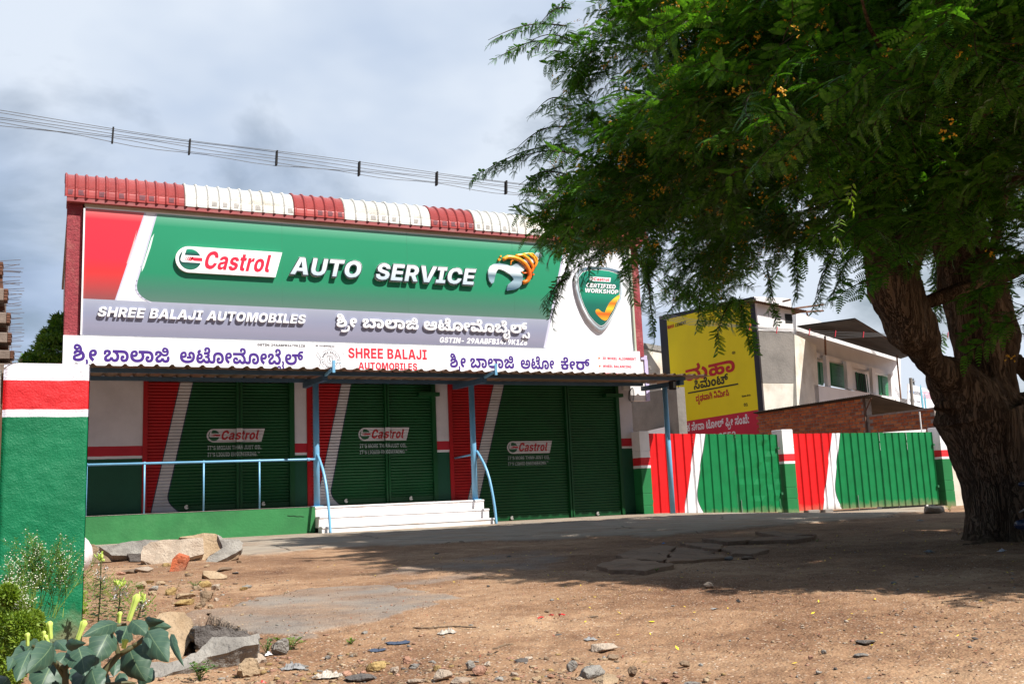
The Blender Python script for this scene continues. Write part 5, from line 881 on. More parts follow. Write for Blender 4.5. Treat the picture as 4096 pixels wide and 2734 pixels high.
mm = nd(t, 'ShaderNodeMix', data_type='RGBA', blend_type='MULTIPLY'); mm.inputs[0].default_value = 1; L(r1.outputs[0], mm.inputs[6]); L(r2.outputs[0], mm.inputs[7])
# grit: light and rusty specks
vo = nd(t, 'ShaderNodeTexVoronoi', ins={'Scale': 95.0, 'Randomness': 1.0}); L(pos, vo.inputs['Vector'])
vs_ = nd(t, 'ShaderNodeSeparateColor'); L(vo.outputs['Color'], vs_.inputs[0])
grit = ramp(t, [(0.0, (0.16, 0.07, 0.045)), (0.25, (0.34, 0.20, 0.12)), (0.7, (0.42, 0.27, 0.16)), (0.86, (0.60, 0.50, 0.40)), (1, (0.70, 0.66, 0.60))], 'CONSTANT'); L(vs_.outputs[0], grit.inputs[0])
gf = mth(t, 'MULTIPLY', mth(t, 'LESS_THAN', vo.outputs['Distance'], 0.42), mth(t, 'MULTIPLY_ADD', NZ(2.0), 1.1, -0.12))
dirt = mixc(t, gf, mm.outputs[2], grit.outputs[0])
vo2 = nd(t, 'ShaderNodeTexVoronoi', ins={'Scale': 33.0}); L(pos, vo2.inputs['Vector']); vs2 = nd(t, 'ShaderNodeSeparateColor'); L(vo2.outputs['Color'], vs2.inputs[0])
dirt = mixc(t, mth(t, 'MULTIPLY', mth(t, 'LESS_THAN', vo2.outputs['Distance'], 0.20), mth(t, 'GREATER_THAN', vs2.outputs[1], 0.62)), dirt, grit.outputs[0])
rc = ramp(t, [(0.3, (0.235, 0.195, 0.155)), (0.5, (0.30, 0.255, 0.205)), (0.7, (0.37, 0.31, 0.24))]); L(NZ(2.4, 10, .7), rc.inputs[0])
rc2 = ramp(t, [(0.47, (0, 0, 0)), (0.72, (1, 1, 1))]); L(NZ(1.1, 8, .7), rc2.inputs[0])
conc = mixc(t, mth(t, 'MULTIPLY', rc2.outputs[0], 0.75), rc.outputs[0], dirt)
# long thin cracks in the pavement
wvv = nd(t, 'ShaderNodeTexVoronoi', feature='DISTANCE_TO_EDGE', ins={'Scale': 0.55}); nzv = nd(t, 'ShaderNodeTexNoise', ins={'Scale': 3.0, 'Detail': 5.0}); L(pos, nzv.inputs['Vector'])
vadd = nd(t, 'ShaderNodeMix', data_type='VECTOR'); vadd.inputs[0].default_value = 0.12; L(pos, vadd.inputs[4]); L(nzv.outputs['Color'], vadd.inputs[5]); L(vadd.outputs[1], wvv.inputs['Vector'])
crk = mth(t, 'LESS_THAN', wvv.outputs['Distance'], 0.006); conc2 = mixc(t, mth(t, 'MULTIPLY', crk, 0.7), conc, (0.06, 0.045, 0.035))
A = lambda n: nd(t, 'ShaderNodeAttribute', attribute_name=n).outputs['Fac']
c = mixc(t, A('apron'), dirt, conc2)
ro = ramp(t, [(0.35, (0.18, 0.16, 0.145)), (0.6, (0.26, 0.225, 0.19))]); L(NZ(3.0, 9, .7), ro.inputs[0])
co = ramp(t, [(0.38, (0, 0, 0)), (0.58, (1, 1, 1))]); L(NZ(1.7, 6, .6), co.inputs[0])
c = mixc(t, mth(t, 'MULTIPLY', A('old'), mth(t, 'MULTIPLY_ADD', co.outputs[0], -0.55, 0.92)), c, ro.outputs[0])
c = mixc(t, mth(t, 'MULTIPLY', A('faint'), mth(t, 'MULTIPLY', co.outputs[0], 0.6)), c, ro.outputs[0])
c = mixc(t, A('pit'), c, (0.10, 0.07, 0.05)); L(c, bs.inputs['Base Color'])
hb = mth(t, 'ADD', mth(t, 'MULTIPLY', NZ(60, 6, .7), 1.0), mth(t, 'MULTIPLY', mth(t, 'SUBTRACT', 0.5, vo.outputs['Distance']), 0.8))
bp = nd(t, 'ShaderNodeBump', ins={'Strength': 0.55, 'Distance': 0.012}); L(hb, bp.inputs['Height']); L(bp.outputs[0], bs.inputs['Normal'])
gr = bpy.data.objects.new('ground', me); me.materials.append(gm); COL.objects.link(gr); gr['kind'] = 'structure'
g = MB(); g.grid([[(x, y, -0.62 if abs(x) > 50 or y > 60 or y < -5 else -0.62) for x in (-900, -60, -20, 0, 20, 60, 900)] for y in (-900, -30, -5, 0.5, 30, 70, 900)]); structure('outer_ground', g, material('outer_earth', (0.33, 0.21, 0.125), 0.95, .3, .4))

# ------------------------------------------------------------------ gate pillars and gates
pb_ = [(0.905, (0.012, 0.155, 0.045)), (0.958, WHITE_P), (1.115, (0.60, 0.022, 0.03)), (9, WHITE_P)]
M['pillar'] = banded('gate_pillar_paint', pb_, 0.65, 0.15, 40, foot=-.22)
for x0, x1, zt, zb_, lab in ((10.752, 10.985, 1.645, -0.1, 'green, red and white gate pillar at the corner of the workshop'), (14.36, 14.66, 1.64, -0.45, 'green, red and white pillar standing between the two sheet gates'), (19.06, 19.36, 1.65, -0.5, 'green, red and white gate pillar nearest the tree trunk')):
    p = thing('gate_pillar', lab, 'pillar', ((x0 + x1) / 2, 17.1, zb_), 'painted gate pillars'); y0 = 16.9 if x0 < 11 else 16.88
    prev = zb_
    for za, nm in ((0.16, 'shaft'), (0.40, 'shaft'), (1.25, 'shaft'), (zt, 'shaft')):
        g = MB(); g.bbox(x0, x1, y0, y0 + .34, prev + (0.008 if prev > 0 else 0), za, .006); part('block', g, M['pillar'], p); prev = za
    g = MB(); g.box(x0 + .012, x1 - .012, y0 + .012, y0 + .32, zb_, zt - .02); part('core', g, M['pillar'], p)
X17 = lambda x, y: at(x, y, Y=16.99)
GR, GW, GG = (0.62, 0.008, 0.010), (0.78, 0.77, 0.80), (0.003, 0.165, 0.048)
def gate(x0, x1, z0, z1, seam, rw, ww, lab, sag, dent):
    (xa, za), (xb, zb_) = [(p[0], p[2]) for p in (X17(*rw[0]), X17(*rw[1]))]; br = (xa - xb) / (za - zb_); ar = xa - br * za
    q = [(p[0], p[2]) for p in (X17(*ww[0]), X17(*ww[1]), X17(*ww[2]))]; bw = (q[0][0] - q[1][0]) / (q[0][1] - q[1][1]); aw = q[0][0] - bw * q[0][1]
    zc = q[1][1] + .12; k = (q[2][0] - (aw + bw * q[2][1])) / max(.01, (zc - q[2][1]) ** 2)
    m = swoosh('gate_paint', ar, br, aw, bw, zc, k, GR, GW, GG, 0.42, 0.016, edge=(0.10, 0.10, 0.11), foot=-.14)
    p = thing('sheet_gate', lab, 'gate', ((x0 + x1) / 2, 17, z0[0]), 'corrugated sheet gates'); xs = [x0]
    while xs[-1] < seam - .7: xs.append(xs[-1] + (seam - x0) / max(1, round((seam - x0) / 1.0)))
    if abs(xs[-1] - seam) > .05: xs.append(seam)
    n2 = round((x1 - seam) / 1.0); xs += [seam + (x1 - seam) * i / n2 for i in range(1, n2 + 1)]
    for k_ in range(len(xs) - 1):
        a, b_ = xs[k_] + .004, xs[k_ + 1] - .004; nr = max(3, round((b_ - a) / .2)); prof_ = []; pt = (b_ - a) / nr
        for i in range(nr):
            for d, h in ((0.0, 0), (.60, 0), (.70, .028), (.90, .028)): prof_.append((a + (i + d) * pt, h))
        prof_.append((b_, 0)); rows = []
        for iz in range(15):
            f = iz / 14; row = []
            for x, h in prof_:
                s_ = (x - x0) / (x1 - x0); z = z0[0] * (1 - s_) + z0[1] * s_ + f * ((z1[0] - z0[0]) * (1 - s_) + (z1[1] - z0[1]) * s_)
                dn = (mnoise.noise(Vector((x * 3.3, z * 4.0, 1.7))) * .5 + mnoise.noise(Vector((x * 7, z * 9, 4.7))) * .3) * dent(x, f)
                row.append((x, 16.97 + h + dn, z))
            rows.append(row)
        g = MB(); g.grid(rows); g.grid([[(a_, b2 + .002, c_) for a_, b2, c_ in r] for r in rows]); sh_ = part('sheet_panel', g, m, p)
    fr = material('gate_frame_paint', (.02, .12, .05), .5)
    for a, b_ in ((x0, seam), (seam, x1)):
        for zz in (.12, .70, 1.32):
            g = MB(); g.box(a + .01, b_ - .01, 17.002, 17.03, zz, zz + .035); part('frame_rail', g, fr, p)
        for xx in (a + .01, b_ - .045):
            g = MB(); g.box(xx, xx + .035, 17.001, 17.031, z0[1] + .03, 1.48); part('frame_stile', g, fr, p)
    for xx, zz in ((x0 - .02, .22), (x0 - .02, 1.25), (x1 - .03, .25), (x1 - .03, 1.22)):
        g = MB(); g.bbox(xx, xx + .05, 16.945, 16.985, zz, zz + .05, .004); part('hinge', g, fr, p)
    g = MB(); g.tube([(seam + .02, 16.955, z0[1] + .3), (seam + .02, 16.955, z0[1] - .12)], .008, 6); part('drop_bolt', g, M['steel'], p)
gate(10.995, 14.30, (-0.005, -0.115), (1.600, 1.538), at(2953, 1900, Y=16.97)[0], ((2778, 1746), (2735, 2055)), ((2816.7, 1746), (2783, 1979), (2820, 2060)), 'red, white and green sheet gate nearest the workshop, its right leaf dented', .03, lambda x, f: (0.055 if x > 13.6 else .03) if x > 13.1 else .006)
gate(14.69, 18.93, (-0.11, -0.135), (1.552, 1.545), at(3420, 1900, Y=16.97)[0], ((3324, 1736), (3288.4, 2041.7)), ((3356.7, 1736), (3335, 1951), (3370, 2036)), 'red, white and green sheet gate between the middle pillar and the tree', .03, lambda x, f: .007)
g = MB(); pw0 = at(3739, 1712, Y=17.2); g.tube([(18.9, 17.25, 1.55), (18.9, 17.25, 2.05)], .016, 8); tag(recenter(part('white_pipe', g, M['nbwhite'])), 'thin upright white pipe behind the gate pillar nearest the tree', 'pipe')
g = MB(); g.prism([(12.0, 1.2), (19.05, 1.2), (19.05, 1.62), (18.25, 1.60), (18.2, 1.57), (17.0, 1.52), (12, 1.45)], 17.24, 17.40); g2 = MB(); g2.prism([(17.4, -.5), (19.05, -.5), (19.05, 1.63), (18.3, 1.60), (17.4, 1.555)], 17.25, 17.40); tag(recenter(part('inner_wall', g2, M['nbwhite'])), 'whitewashed wall stub just behind the right sheet gate', 'wall')
g = MB(); g.box(19.362, 26, 16.99, 17.2, -.5, 1.55); tag(recenter(part('compound_wall', g, M['oldwhite'])), 'cream lime-washed wall running on behind the tree trunk', 'wall')
# loose bricks under the second gate and a rubble lump by the last pillar
for x, z_, s_, lab in ((3250, 2058, .16, 'grey stone wedged under the right sheet gate'), (3310, 2052, .12, 'small dark stone under the right sheet gate')):
    q = at(x, z_, Y=17.0); g = MB(); g.bbox(q[0] - s_, q[0] + s_, 16.93, 17.1, gZ(q[0], 17) - .02, gZ(q[0], 17) + .07, .015); tag(recenter(part('wedge_stone', g, M['plaster'])), lab, 'stone')

# ------------------------------------------------------------------ left green pillar and things beside it
lp = [(0.842, (0.004, 0.160, 0.066)), (0.874, (0.74, 0.73, 0.80)), (0.998, (0.62, 0.022, 0.028)), (9, (0.74, 0.73, 0.80))]
bm = bmesh.new(); PYL = 4.6
bmesh.ops.create_grid(bm, x_segments=1, y_segments=1, size=1); bm.free()
rows = []; x0, x1 = -0.172, 0.160; zt = 1.07
mbp = MB(); nx_, nz_ = 60, 190
def pillar_face(axis):
    rr_ = []
    for i in range(nz_ + 1):
        z = -0.35 + (zt + .35) * i / nz_; row = []
        for j in range(nx_ + 1):
            s_ = j / nx_; lean = -0.012 * (z < 9) * (zt - z) / 1.1
            if axis == 'f': x = x0 + (x1 - x0) * s_ + (0.006 * (z - 1) if s_ > .5 else 0.0); y = PYL
            elif axis == 'r': x = x1 + .006 * (z - 1); y = PYL + .34 * s_
            else: x = x0; y = PYL + .34 * (1 - s_)
            rnd = 0.03 * max(0, (z - (zt - .03)) / .03) ** 2 if axis == 'f' else 0
            if axis == 'f':
                ccut = max(0, .055 - (x - x0)) ; zz = min(z, zt - ccut ** 2 * 9)
                dd = (mnoise.fractal(Vector((x * 16, 1.0, z * 16)), 1, 2, 4) * .0028 + mnoise.noise(Vector((x * 3, 5, z * 3))) * .006)
                rr_ and None; row.append((x, y + dd + .012 * max(0, 1 - (x - x0) / .018) ** 2 + .012 * max(0, 1 - (x1 - x) / .014) ** 2, zz))
            else: row.append((x, y + (0.012 if s_ in (0, 1) else 0) * 0, z - (.0 if axis == 'r' else .02)))
        rr_.append(row)
    return rr_
mbp.grid(pillar_face('f')); mbp.grid(pillar_face('r')); mbp.grid(pillar_face('l')); mbp.add([(x0, PYL + .012, zt - .004), (x1, PYL + .012, zt - .001), (x1, PYL + .34, zt - .001), (x0, PYL + .34, zt - .004)], [(0, 1, 2, 3)])
mbp.grid([[(x0, PYL + .002, zt - .02), (x0 + .03, PYL + .002, zt - .001), (x1, PYL + .002, zt)], [(x0, PYL + .02, zt - .004), (x0 + .03, PYL + .02, zt - .001), (x1, PYL + .02, zt - .001)]])
M['lpillar'] = banded('thick_pillar_paint', lp, 0.5, 0.30, 120, 0.004, 0.2, foot=-.12)
o = tag(recenter(part('compound_pillar', mbp, M['lpillar'], None, True, fixn=False)), 'squat green compound pillar with red and white bands at the left edge', 'pillar')
g = MB(); rows = []
for i in range(16):
    z = -.3 + 1.42 * i / 15; rows.append([(-.30 + .07 * math.cos(a) + .012 * mnoise.noise(Vector((a * 3, z * 7, 0))), 5.2 + .07 * math.sin(a), z) for a in [2 * math.pi * k / 12 for k in range(13)]])
M['granite'] = material('speckled_granite', (0.34, 0.32, 0.29), .9, .6, 60, .8, 50, dirt=(0.10, 0.09, 0.08), dscale=5)
q0 = at(4, 1400, Y=5.2)
g.grid([[(x + (q0[0] + .29 - .055), y, min(z, q0[2])) for x, y, z in r] for r in rows]); tag(recenter(part('granite_post', g, M['granite'], None, True)), 'rough speckled granite post behind the green pillar at the left edge', 'post')

# ------------------------------------------------------------------ neighbour building with the painted wall
yel = material('yellow_wall_paint', (0.95, 0.80, 0.0), .7, .06, 1.2, .2, 20); rdw = material('red_wall_paint', (0.62, 0.012, 0.05), .7, .12, 1.5, .2, 20); bkw = material('blue_black_wall_paint', (0.020, 0.024, 0.040), .7, .2, 1.5, .1, 20)
nb = thing('painted_advert_building', 'white neighbour building whose side wall carries a yellow and red painted advertisement', 'building', (21, 25, -.3))
XW = 20.3; YA, YB = 30.05, 24.62
g = MB(); tl = 6.80; tr_ = 6.44
g.hull2([(XW, YB, -.5), (XW, YA, -.5), (XW, YA, tl), (XW, YB, tr_)], [(XW + 1.42, YB, -.5), (XW + 1.42, YA, -.5), (XW + 1.42, YA, tl), (XW + 1.42, YB, tr_)]); part('block', g, M['nbwhite'], nb)
def wallpoly(pts, e, mat, name):
    """pts in (Y, Z) on the side wall"""
    g = MB(); g.add([(XW - e, y, z) for y, z in pts], [tuple(range(len(pts)))]); return part(name, g, mat, nb)
wallpoly([(YA, .2), (YB, .2), (YB, tr_), (YA, tl)], .004, bkw, 'painted_border'); wallpoly([(29.56, .3), (24.87, .3), (24.86, 6.39), (29.56, 6.60)], .008, yel, 'painted_yellow_field'); wallpoly([(29.56, .3), (24.87, .3), (24.87, 2.85), (29.56, 2.825)], .012, rdw, 'painted_red_field')
wr_ = material('advert_red', (0.58, 0.01, 0.02), .7, .15, 3); wk = material('advert_black', (.03, .028, .01), .7); ww = material('advert_white', (.80, .78, .82), .7)
def WT(keys, ya, yb, z, h, mat, cap=560, e=.016): return text(keys, 0, ya - yb, z, h, -e, mat, nb, 0, 0, cap, origin=(XW, ya, 0), ux=(0, -1, 0))
WT(K("ma|hanocrest|aavowelsign"), 28.62, 25.85, 4.21, .40, wr_); WT(K("sivowel|mevowel|anusvara|ttavirama"), 28.19, 26.25, 3.87, .25, wk); wallpoly([(28.56, 3.765), (25.75, 3.75), (25.75, 3.80), (28.56, 3.815)], .016, wk, 'painted_rule')
WT(K("da|rvocalicvowelsign|ddha|vanocrest|aavowelsign|givowel| |nivowel|mivowel|reph|sivowel"), 28.12, 26.27, 3.45, .17, wr_)
WT(K("ganocrest|rasubscript|aavowelsign|ha|ka| |sevowel|lengthmark|vanocrest|aavowelsign| |ttevowel|uuvowelsign|lengthmark|lavirama| |phivowel|rasubscript|lengthmark| |sa|anusvara|khevowel") + [':'], 29.38, 25.35, 2.47, .21, ww); WT('1800 202 2552', 28.82, 26.08, 2.06, .21, ww, 727)
WT('MAHA', 29.53, 29.12, 6.23, .13, wr_, 727); WT('CEMENT', 29.05, 28.36, 6.22, .12, wk, 727); WT('®', 25.95, 25.77, 4.74, .12, wk, 727); WT('01', 25.55, 25.35, 3.02, .10, wk, 727)
WT('Suma Arts', 25.62, 25.18, 3.32, .07, wk, 727)
# front of that block: white stair head, grey patch, tan foot
FYn = 24.60
for (x0_, x1_, z0_, z1_, m_, nm) in ((20.30, 21.72, 5.33, 6.40, M['nbwhite'], 'stair_head_wall'), (20.30, 21.70, 3.66, 5.30, M['plaster'], 'bare_plaster_patch'), (20.30, 21.70, -.5, 3.65, M['oldwhite'], 'lower_wall')):
    g = MB(); g.box(x0_, x1_, FYn - .05, FYn + .015, z0_, z1_); part(nm, g, m_, nb)
c6 = lambda x, y: (2900 + x * .7015, 1100 + y * .7015)
w0 = at(*c6(340, 220), Y=FYn - .05); w1_ = at(*c6(385, 275), Y=FYn - .05); g = MB(); g.box(w0[0], w1_[0], FYn - .06, FYn - .03, w1_[2], w0[2]); part('stair_window', g, M['dark'], nb)
rust = material('rusty_sheet', (0.16, 0.075, 0.045), .8, .5, 2.0, .3, 12, dirt=(.30, .16, .09), dscale=1.4); shd = material('dark_old_sheet', (0.075, 0.062, 0.055), .8, .4, 1.5, .2, 10)
def quad_sheet(pts, mat, name, parent, th=.02, rib=0):
    a, b_, c_, d = [np.array(p, float) for p in pts]; n = max(2, int(np.linalg.norm(b_ - a) / .07) * 2 if rib else 2); rows = []
    for k in range(2): rows.append([(a + (b_ - a) * i / (n - 1)) * (1 - k) + (d + (c_ - d) * i / (n - 1)) * k + np.array([0, 0, (i % 2) * rib]) for i in range(n)])
    g = MB(); g.grid(rows); g.grid([[p - np.array([0, 0, th]) for p in r] for r in rows]); return part(name, g, mat, parent)
A_ = at(*c6(165, 145), Y=24.3); B_ = at(*c6(470, 205), Y=24.3); quad_sheet([A_, B_, B_ + [0.3, 1.8, .1], A_ + [0, 1.8, .25]], rust, 'stair_head_roof', nb, .02, .03)
g = MB(); g.tube([at(*c6(330, 150), Y=24.4), at(*c6(372, 140), Y=24.0)], .03, 6); part('roof_batten', g, rust, nb)
# wing running back at an angle
dw = np.array([math.sin(R(64.1)), math.cos(R(64.1)), 0]); nw_ = np.array([dw[1], -dw[0], 0]); C0 = np.array([21.74, FYn - .05, 0])
def aw(x, y, off=0.0, crop=True):
    """point on the wing's front plane (pushed back by off) seen at crop pixel"""
    px_, py_ = c6(x, y) if crop else (x, y); d = ray(px_, py_); o_ = np.array([0, 0, CAMH]); B = C0 - nw_ * off; t_ = (B - o_) @ nw_ / (d @ nw_); return o_ + d * t_
wg = thing('neighbour_wing', 'white two storey wing with green shutters receding behind the brick wall', 'building', tuple(C0))
def wquad(c, off, th, mat, name, parent=wg):
    pts = [aw(x, y, off) for x, y in c]; g = MB(); g.hull2(pts, [p - nw_ * th for p in pts]); return part(name, g, mat, parent)
wquad([(405, 205), (410, 560), (1006, 720), (1000, 475), (700, 330)], .55, .2, M['nbwhite'], 'upper_wall')
e0 = aw(1040, 712); g = MB(); Lw = np.linalg.norm(e0[:2] - C0[:2]); zt_ = aw(535, 628)[2]
for a0, a1_, z0_, z1_ in ((1.25, Lw, -.5, zt_),): 
    p_ = [C0 + dw * a0, C0 + dw * a1_]; g.hull2([(*p_[0][:2], z0_), (*p_[1][:2], z0_), (*p_[1][:2], z1_), (*p_[0][:2], z1_)], [tuple(np.array([*q[:2], z_]) - nw_ * .5) for q, z_ in ((p_[0], z0_), (p_[1], z0_), (p_[1], z1_), (p_[0], z1_))])
part('parapet', g, M['nbwhite'], wg, label='sunlit white parapet')
g = MB(); pts = [aw(395, 335), aw(520, 398), aw(540, 760), aw(412, 760)]; g.hull2(pts, [p - nw_ * .6 for p in pts]); part('projecting_wall', g, M['oldwhite'], wg)
gsh = material('green_shutter_paint', (0.045, 0.22, 0.10), .5, .2, 3); gfr = material('green_frame_paint', (0.02, 0.16, 0.07), .5)
def wopening(c, kind):
    pts = [aw(x, y, .53) for x, y in c]; a, b_, c_, d = pts
    if kind == 's':
        sh_ = wquad([(c[0][0] - 7, c[0][1] - 6), (c[1][0] + 7, c[1][1] - 4), (c[2][0] + 7, c[2][1] + 8), (c[3][0] - 7, c[3][1] + 4)], .50, .06, gfr, 'window_shutter')
        n = 13
        for i in range(n):
            f0, f1 = i / n, (i + .86) / n; q = [a + (d - a) * f0, b_ + (c_ - b_) * f0, b_ + (c_ - b_) * f1, a + (d - a) * f1]; q = [p + nw_ * .06 for p in q]
            g = MB(); g.hull2(q, [p - nw_ * .03 for p in q]); part('slat', g, gsh, sh_).location = (0, 0, 0)
    else:
        w_ = wquad(c, .54, .05, M['dark'], 'window')
        for i in range(7):
            f0 = i / 6; p0_, p1_ = a + (b_ - a) * f0 + nw_ * .05, d + (c_ - d) * f0 + nw_ * .05; g = MB(); g.tube([p0_, p1_], .018 if i in (0, 3, 6) else .010, 5); part('window_bar', g, gfr, w_).location = (0, 0, 0)
wopening([(595, 478), (680, 497), (690, 640), (604, 622)], 's'); wopening([(884, 548), (936, 563), (942, 694), (892, 680)], 's'); wopening([(530, 498), (548, 502), (556, 620), (538, 616)], 's'); wopening([(742, 552), (800, 566), (812, 668), (752, 654)], 'w')
for c in ([(575, 455), (592, 460), (604, 640), (588, 636)], [(692, 490), (720, 500), (730, 655), (702, 648)], [(838, 528), (856, 534), (864, 680), (846, 674)], [(944, 560), (962, 566), (970, 702), (952, 696)]): wquad(c, .10, .12, M['nbwhite'], 'pilaster')
wquad([(520, 440), (975, 560), (975, 585), (520, 465)], .30, .2, M['nbwhite'], 'lintel_band')
quad_sheet([aw(408, 290, .45), aw(1000, 474, .45), aw(1078, 448, -2.0), aw(740, 246, -2.0)], shd, 'verandah_roof', wg, .03, .02)
for a, b_ in (((978, 446), (1003, 705)), ((570, 350), (575, 470))):
    g = MB(); g.tube([aw(*a, -.3), aw(*b_, -.3 if a[0] > 900 else .4)], .035, 6); part('roof_post', g, rust, wg)
g = MB(); g.tube([aw(740, 250, -1.95), aw(1076, 450, -1.95)], .035, 6); part('eaves_pipe', g, rust, wg)
for k, (a, b_) in enumerate((((395, 190), (560, 168)), ((400, 212), (560, 203)), ((465, 210), (485, 270)))):
    g = MB(); g.tube([aw(*a, 1.0), aw(*b_, 1.0)], .035, 6); part('roof_angle', g, rust, wg)

# grey plastered boundary wall, small sign board and far white house left of the painted wall
g = MB(); pa, pb2, pc = at(2450, 1590, X=14.5), at(2705, 1547, X=14.5), at(2560, 1727, X=14.5)
g.hull2([(14.5, pa[1] + 1.2, -.4), (14.5, pb2[1], -.4), (14.5, pb2[1], pb2[2]), (14.5, pa[1] + 1.2, pb2[2] + .05)], [(14.75, pa[1] + 1.2, -.4), (14.75, pb2[1], -.4), (14.75, pb2[1], pb2[2]), (14.75, pa[1] + 1.2, pb2[2] + .05)])
tag(recenter(part('plastered_wall', g, M['plaster'])), 'bare grey plastered wall between the workshop and the yellow advertisement', 'wall')
g = MB(); q1, q2 = at(2590, 1722, X=14.3), at(2662, 1706, X=14.3); g.hull2([(14.3, q1[1], 1.2), (14.3, q2[1], 1.2), (14.3, q2[1], q2[2]), (14.3, q1[1], q1[2])], [(14.34, q1[1], 1.2), (14.34, q2[1], 1.2), (14.34, q2[1], q2[2]), (14.34, q1[1], q1[2])])
sb = thing('services_board', 'white board reading SERVICES, mostly hidden behind the red gate', 'sign', (14.3, q1[1], 1.2)); part('board', g, M['whiteboard'], sb)
text('SERVICES', 0, 1.5, q1[2] - .28, .16, -.02, blk, sb, 0, 0, 727, origin=(14.3, q2[1] + 1.75, 0), ux=(0, -1, 0))
fh = thing('far_white_house', 'weathered white house top rising behind the workshop corner', 'building', (18, 31, 0)); Pq = [at(2500, 1361, Y=30), at(2700, 1396, Y=32)]
g = MB(); g.hull2([(Pq[0][0], Pq[0][1], -.4), (Pq[1][0], Pq[1][1], -.4), tuple(Pq[1]), tuple(Pq[0])], [(Pq[0][0], Pq[0][1] + 4, -.4), (Pq[1][0], Pq[1][1] + 4, -.4), (Pq[1][0], Pq[1][1] + 4, Pq[1][2]), (Pq[0][0], Pq[0][1] + 4, Pq[0][2])]); part('wall', g, M['oldwhite'], fh)
g = MB(); d_ = np.array([0, -.06, 0]); g.hull2([Pq[0] + d_ + [0, 0, -.16 * 1], Pq[1] + d_ + [0, 0, -.2], Pq[1] + d_ + [0, 0, .02], Pq[0] + d_ + [0, 0, .02]], [Pq[0] + [0, .3, -.16], Pq[1] + [0, .3, -.2], Pq[1] + [0, .3, .02], Pq[0] + [0, .3, .02]]); part('coping', g, M['granite'], fh)
g = MB(); s0 = at(2582, 1472, Y=22); g.bbox(s0[0], s0[0] + .10, 21.9, 22.05, s0[2] + .0, s0[2] + .07, .02); g2 = thing('street_lamp', 'small grey street lamp head beside the lilac slab edge', 'lamp', tuple(s0)); 
b_ = MB(); b_.hull2([(s0[0], 21.95, s0[2]), (s0[0] + .16, 21.95, s0[2]), (s0[0] + .12, 21.95, s0[2] + .07), (s0[0], 21.95, s0[2] + .04)], [(s0[0], 22.08, s0[2]), (s0[0] + .16, 22.08, s0[2]), (s0[0] + .12, 22.08, s0[2] + .07), (s0[0], 22.08, s0[2] + .04)]); part('lamp_head', b_, M['plaster'], g2)
b_ = MB(); b_.tube([(s0[0] - 1.0, 22.02, s0[2] - .04), (s0[0] + .2, 22.02, s0[2] - .015)], .012, 6); part('bracket_arm', b_, M['steel'], g2)

# ------------------------------------------------------------------ brick compound wall, one object per visible brick
bw = thing('brick_wall', 'unplastered orange brick wall behind the gates under a dark sheet roof', 'wall', (20, 21, -.3))
mort = material('grey_mortar', (0.30, 0.25, 0.22), .9, .3, 10, .4, 40); bricks = [material('fired_brick', c_, .85, .35, 9, .5, 30) for c_ in ((0.52, 0.140, 0.040), (0.43, 0.105, 0.034), (0.58, 0.19, 0.065), (0.32, 0.085, 0.032))]
zf, zn = 2.66, 2.20
def top_at(y): return 2.70 if y > 20.05 else 2.215 + .01 * (y - 17.8)
for a, b_ in ((17.8, 20.05), (20.05, 24.55)):
    g = MB(); g.box(20.012, 20.20, a, b_, -.5, top_at((a + b_) / 2) - .012); part('mortar_core', g, mort, bw)
g = MB(); g.bbox(0, .16, -.113, .113, 0, .073, .006); proto = [None] * 4
y = 0; nb_ = 0
for r_ in range(14):
    z = 2.70 - .086 * (r_ + 1); off_ = .12 * (r_ % 2)
    yy = 17.82 + off_
    while yy < 24.45:
        yc = yy + .115; top = top_at(yc)
        lim = at(3400, 1737, X=20)[2] * 0 + (CAMH + (1.553 - CAMH) * 20 / 17 * 0 + 0)
        # hidden below the gate's upper edge as seen past the gates: left out
        vis = (1.54 - CAMH) / 17.0 * yc + CAMH - .12
        if z + .073 < top + .01 and z + .073 > vis and nb_ < 300 and (abs(yc - 20.05) > .1):
            k = random.choice((0, 0, 1, 1, 2, 3))
            if proto[k] is None: o = part('brick', g, bricks[k], bw); base = o.location.copy(); proto[k] = o.data.copy() if k else o.data; 
            me_ = proto[k]
            if nb_ or True:
                if o.location == base and nb_ == 0: pass
            ob = o if nb_ == 0 else bpy.data.objects.new('brick', me_)
            if nb_: COL.objects.link(ob); ob.parent = bw
            ob.location = base + Vector((20.0 + random.uniform(-.004, .006), yc, z)); ob.rotation_euler = (random.uniform(-.012, .012), 0, random.uniform(-.012, .012)); ob.scale = (1, random.uniform(.94, 1.0), random.uniform(.93, 1.02)); nb_ += 1
        yy += .240
A_ = (19.86, 24.6, 2.735); B_ = (19.86, 19.70, 2.745); q = at(3608, 1640, Y=19.72); quad_sheet([A_, B_, (q[0] + 1.0, 19.70, q[2]), (q[0] + 1.0, 24.6, q[2])], shd, 'lean_to_roof', bw, .02, .02)
g = MB(); g.tube([(19.97, 20.08, 1.4), (19.97, 20.08, 2.7)], .03, 6); part('shed_post', g, rust, bw); g = MB(); g.tube([(19.93, 20.06, 2.25), (19.93, 19.75, 2.66)], .02, 6); part('shed_brace', g, rust, bw)

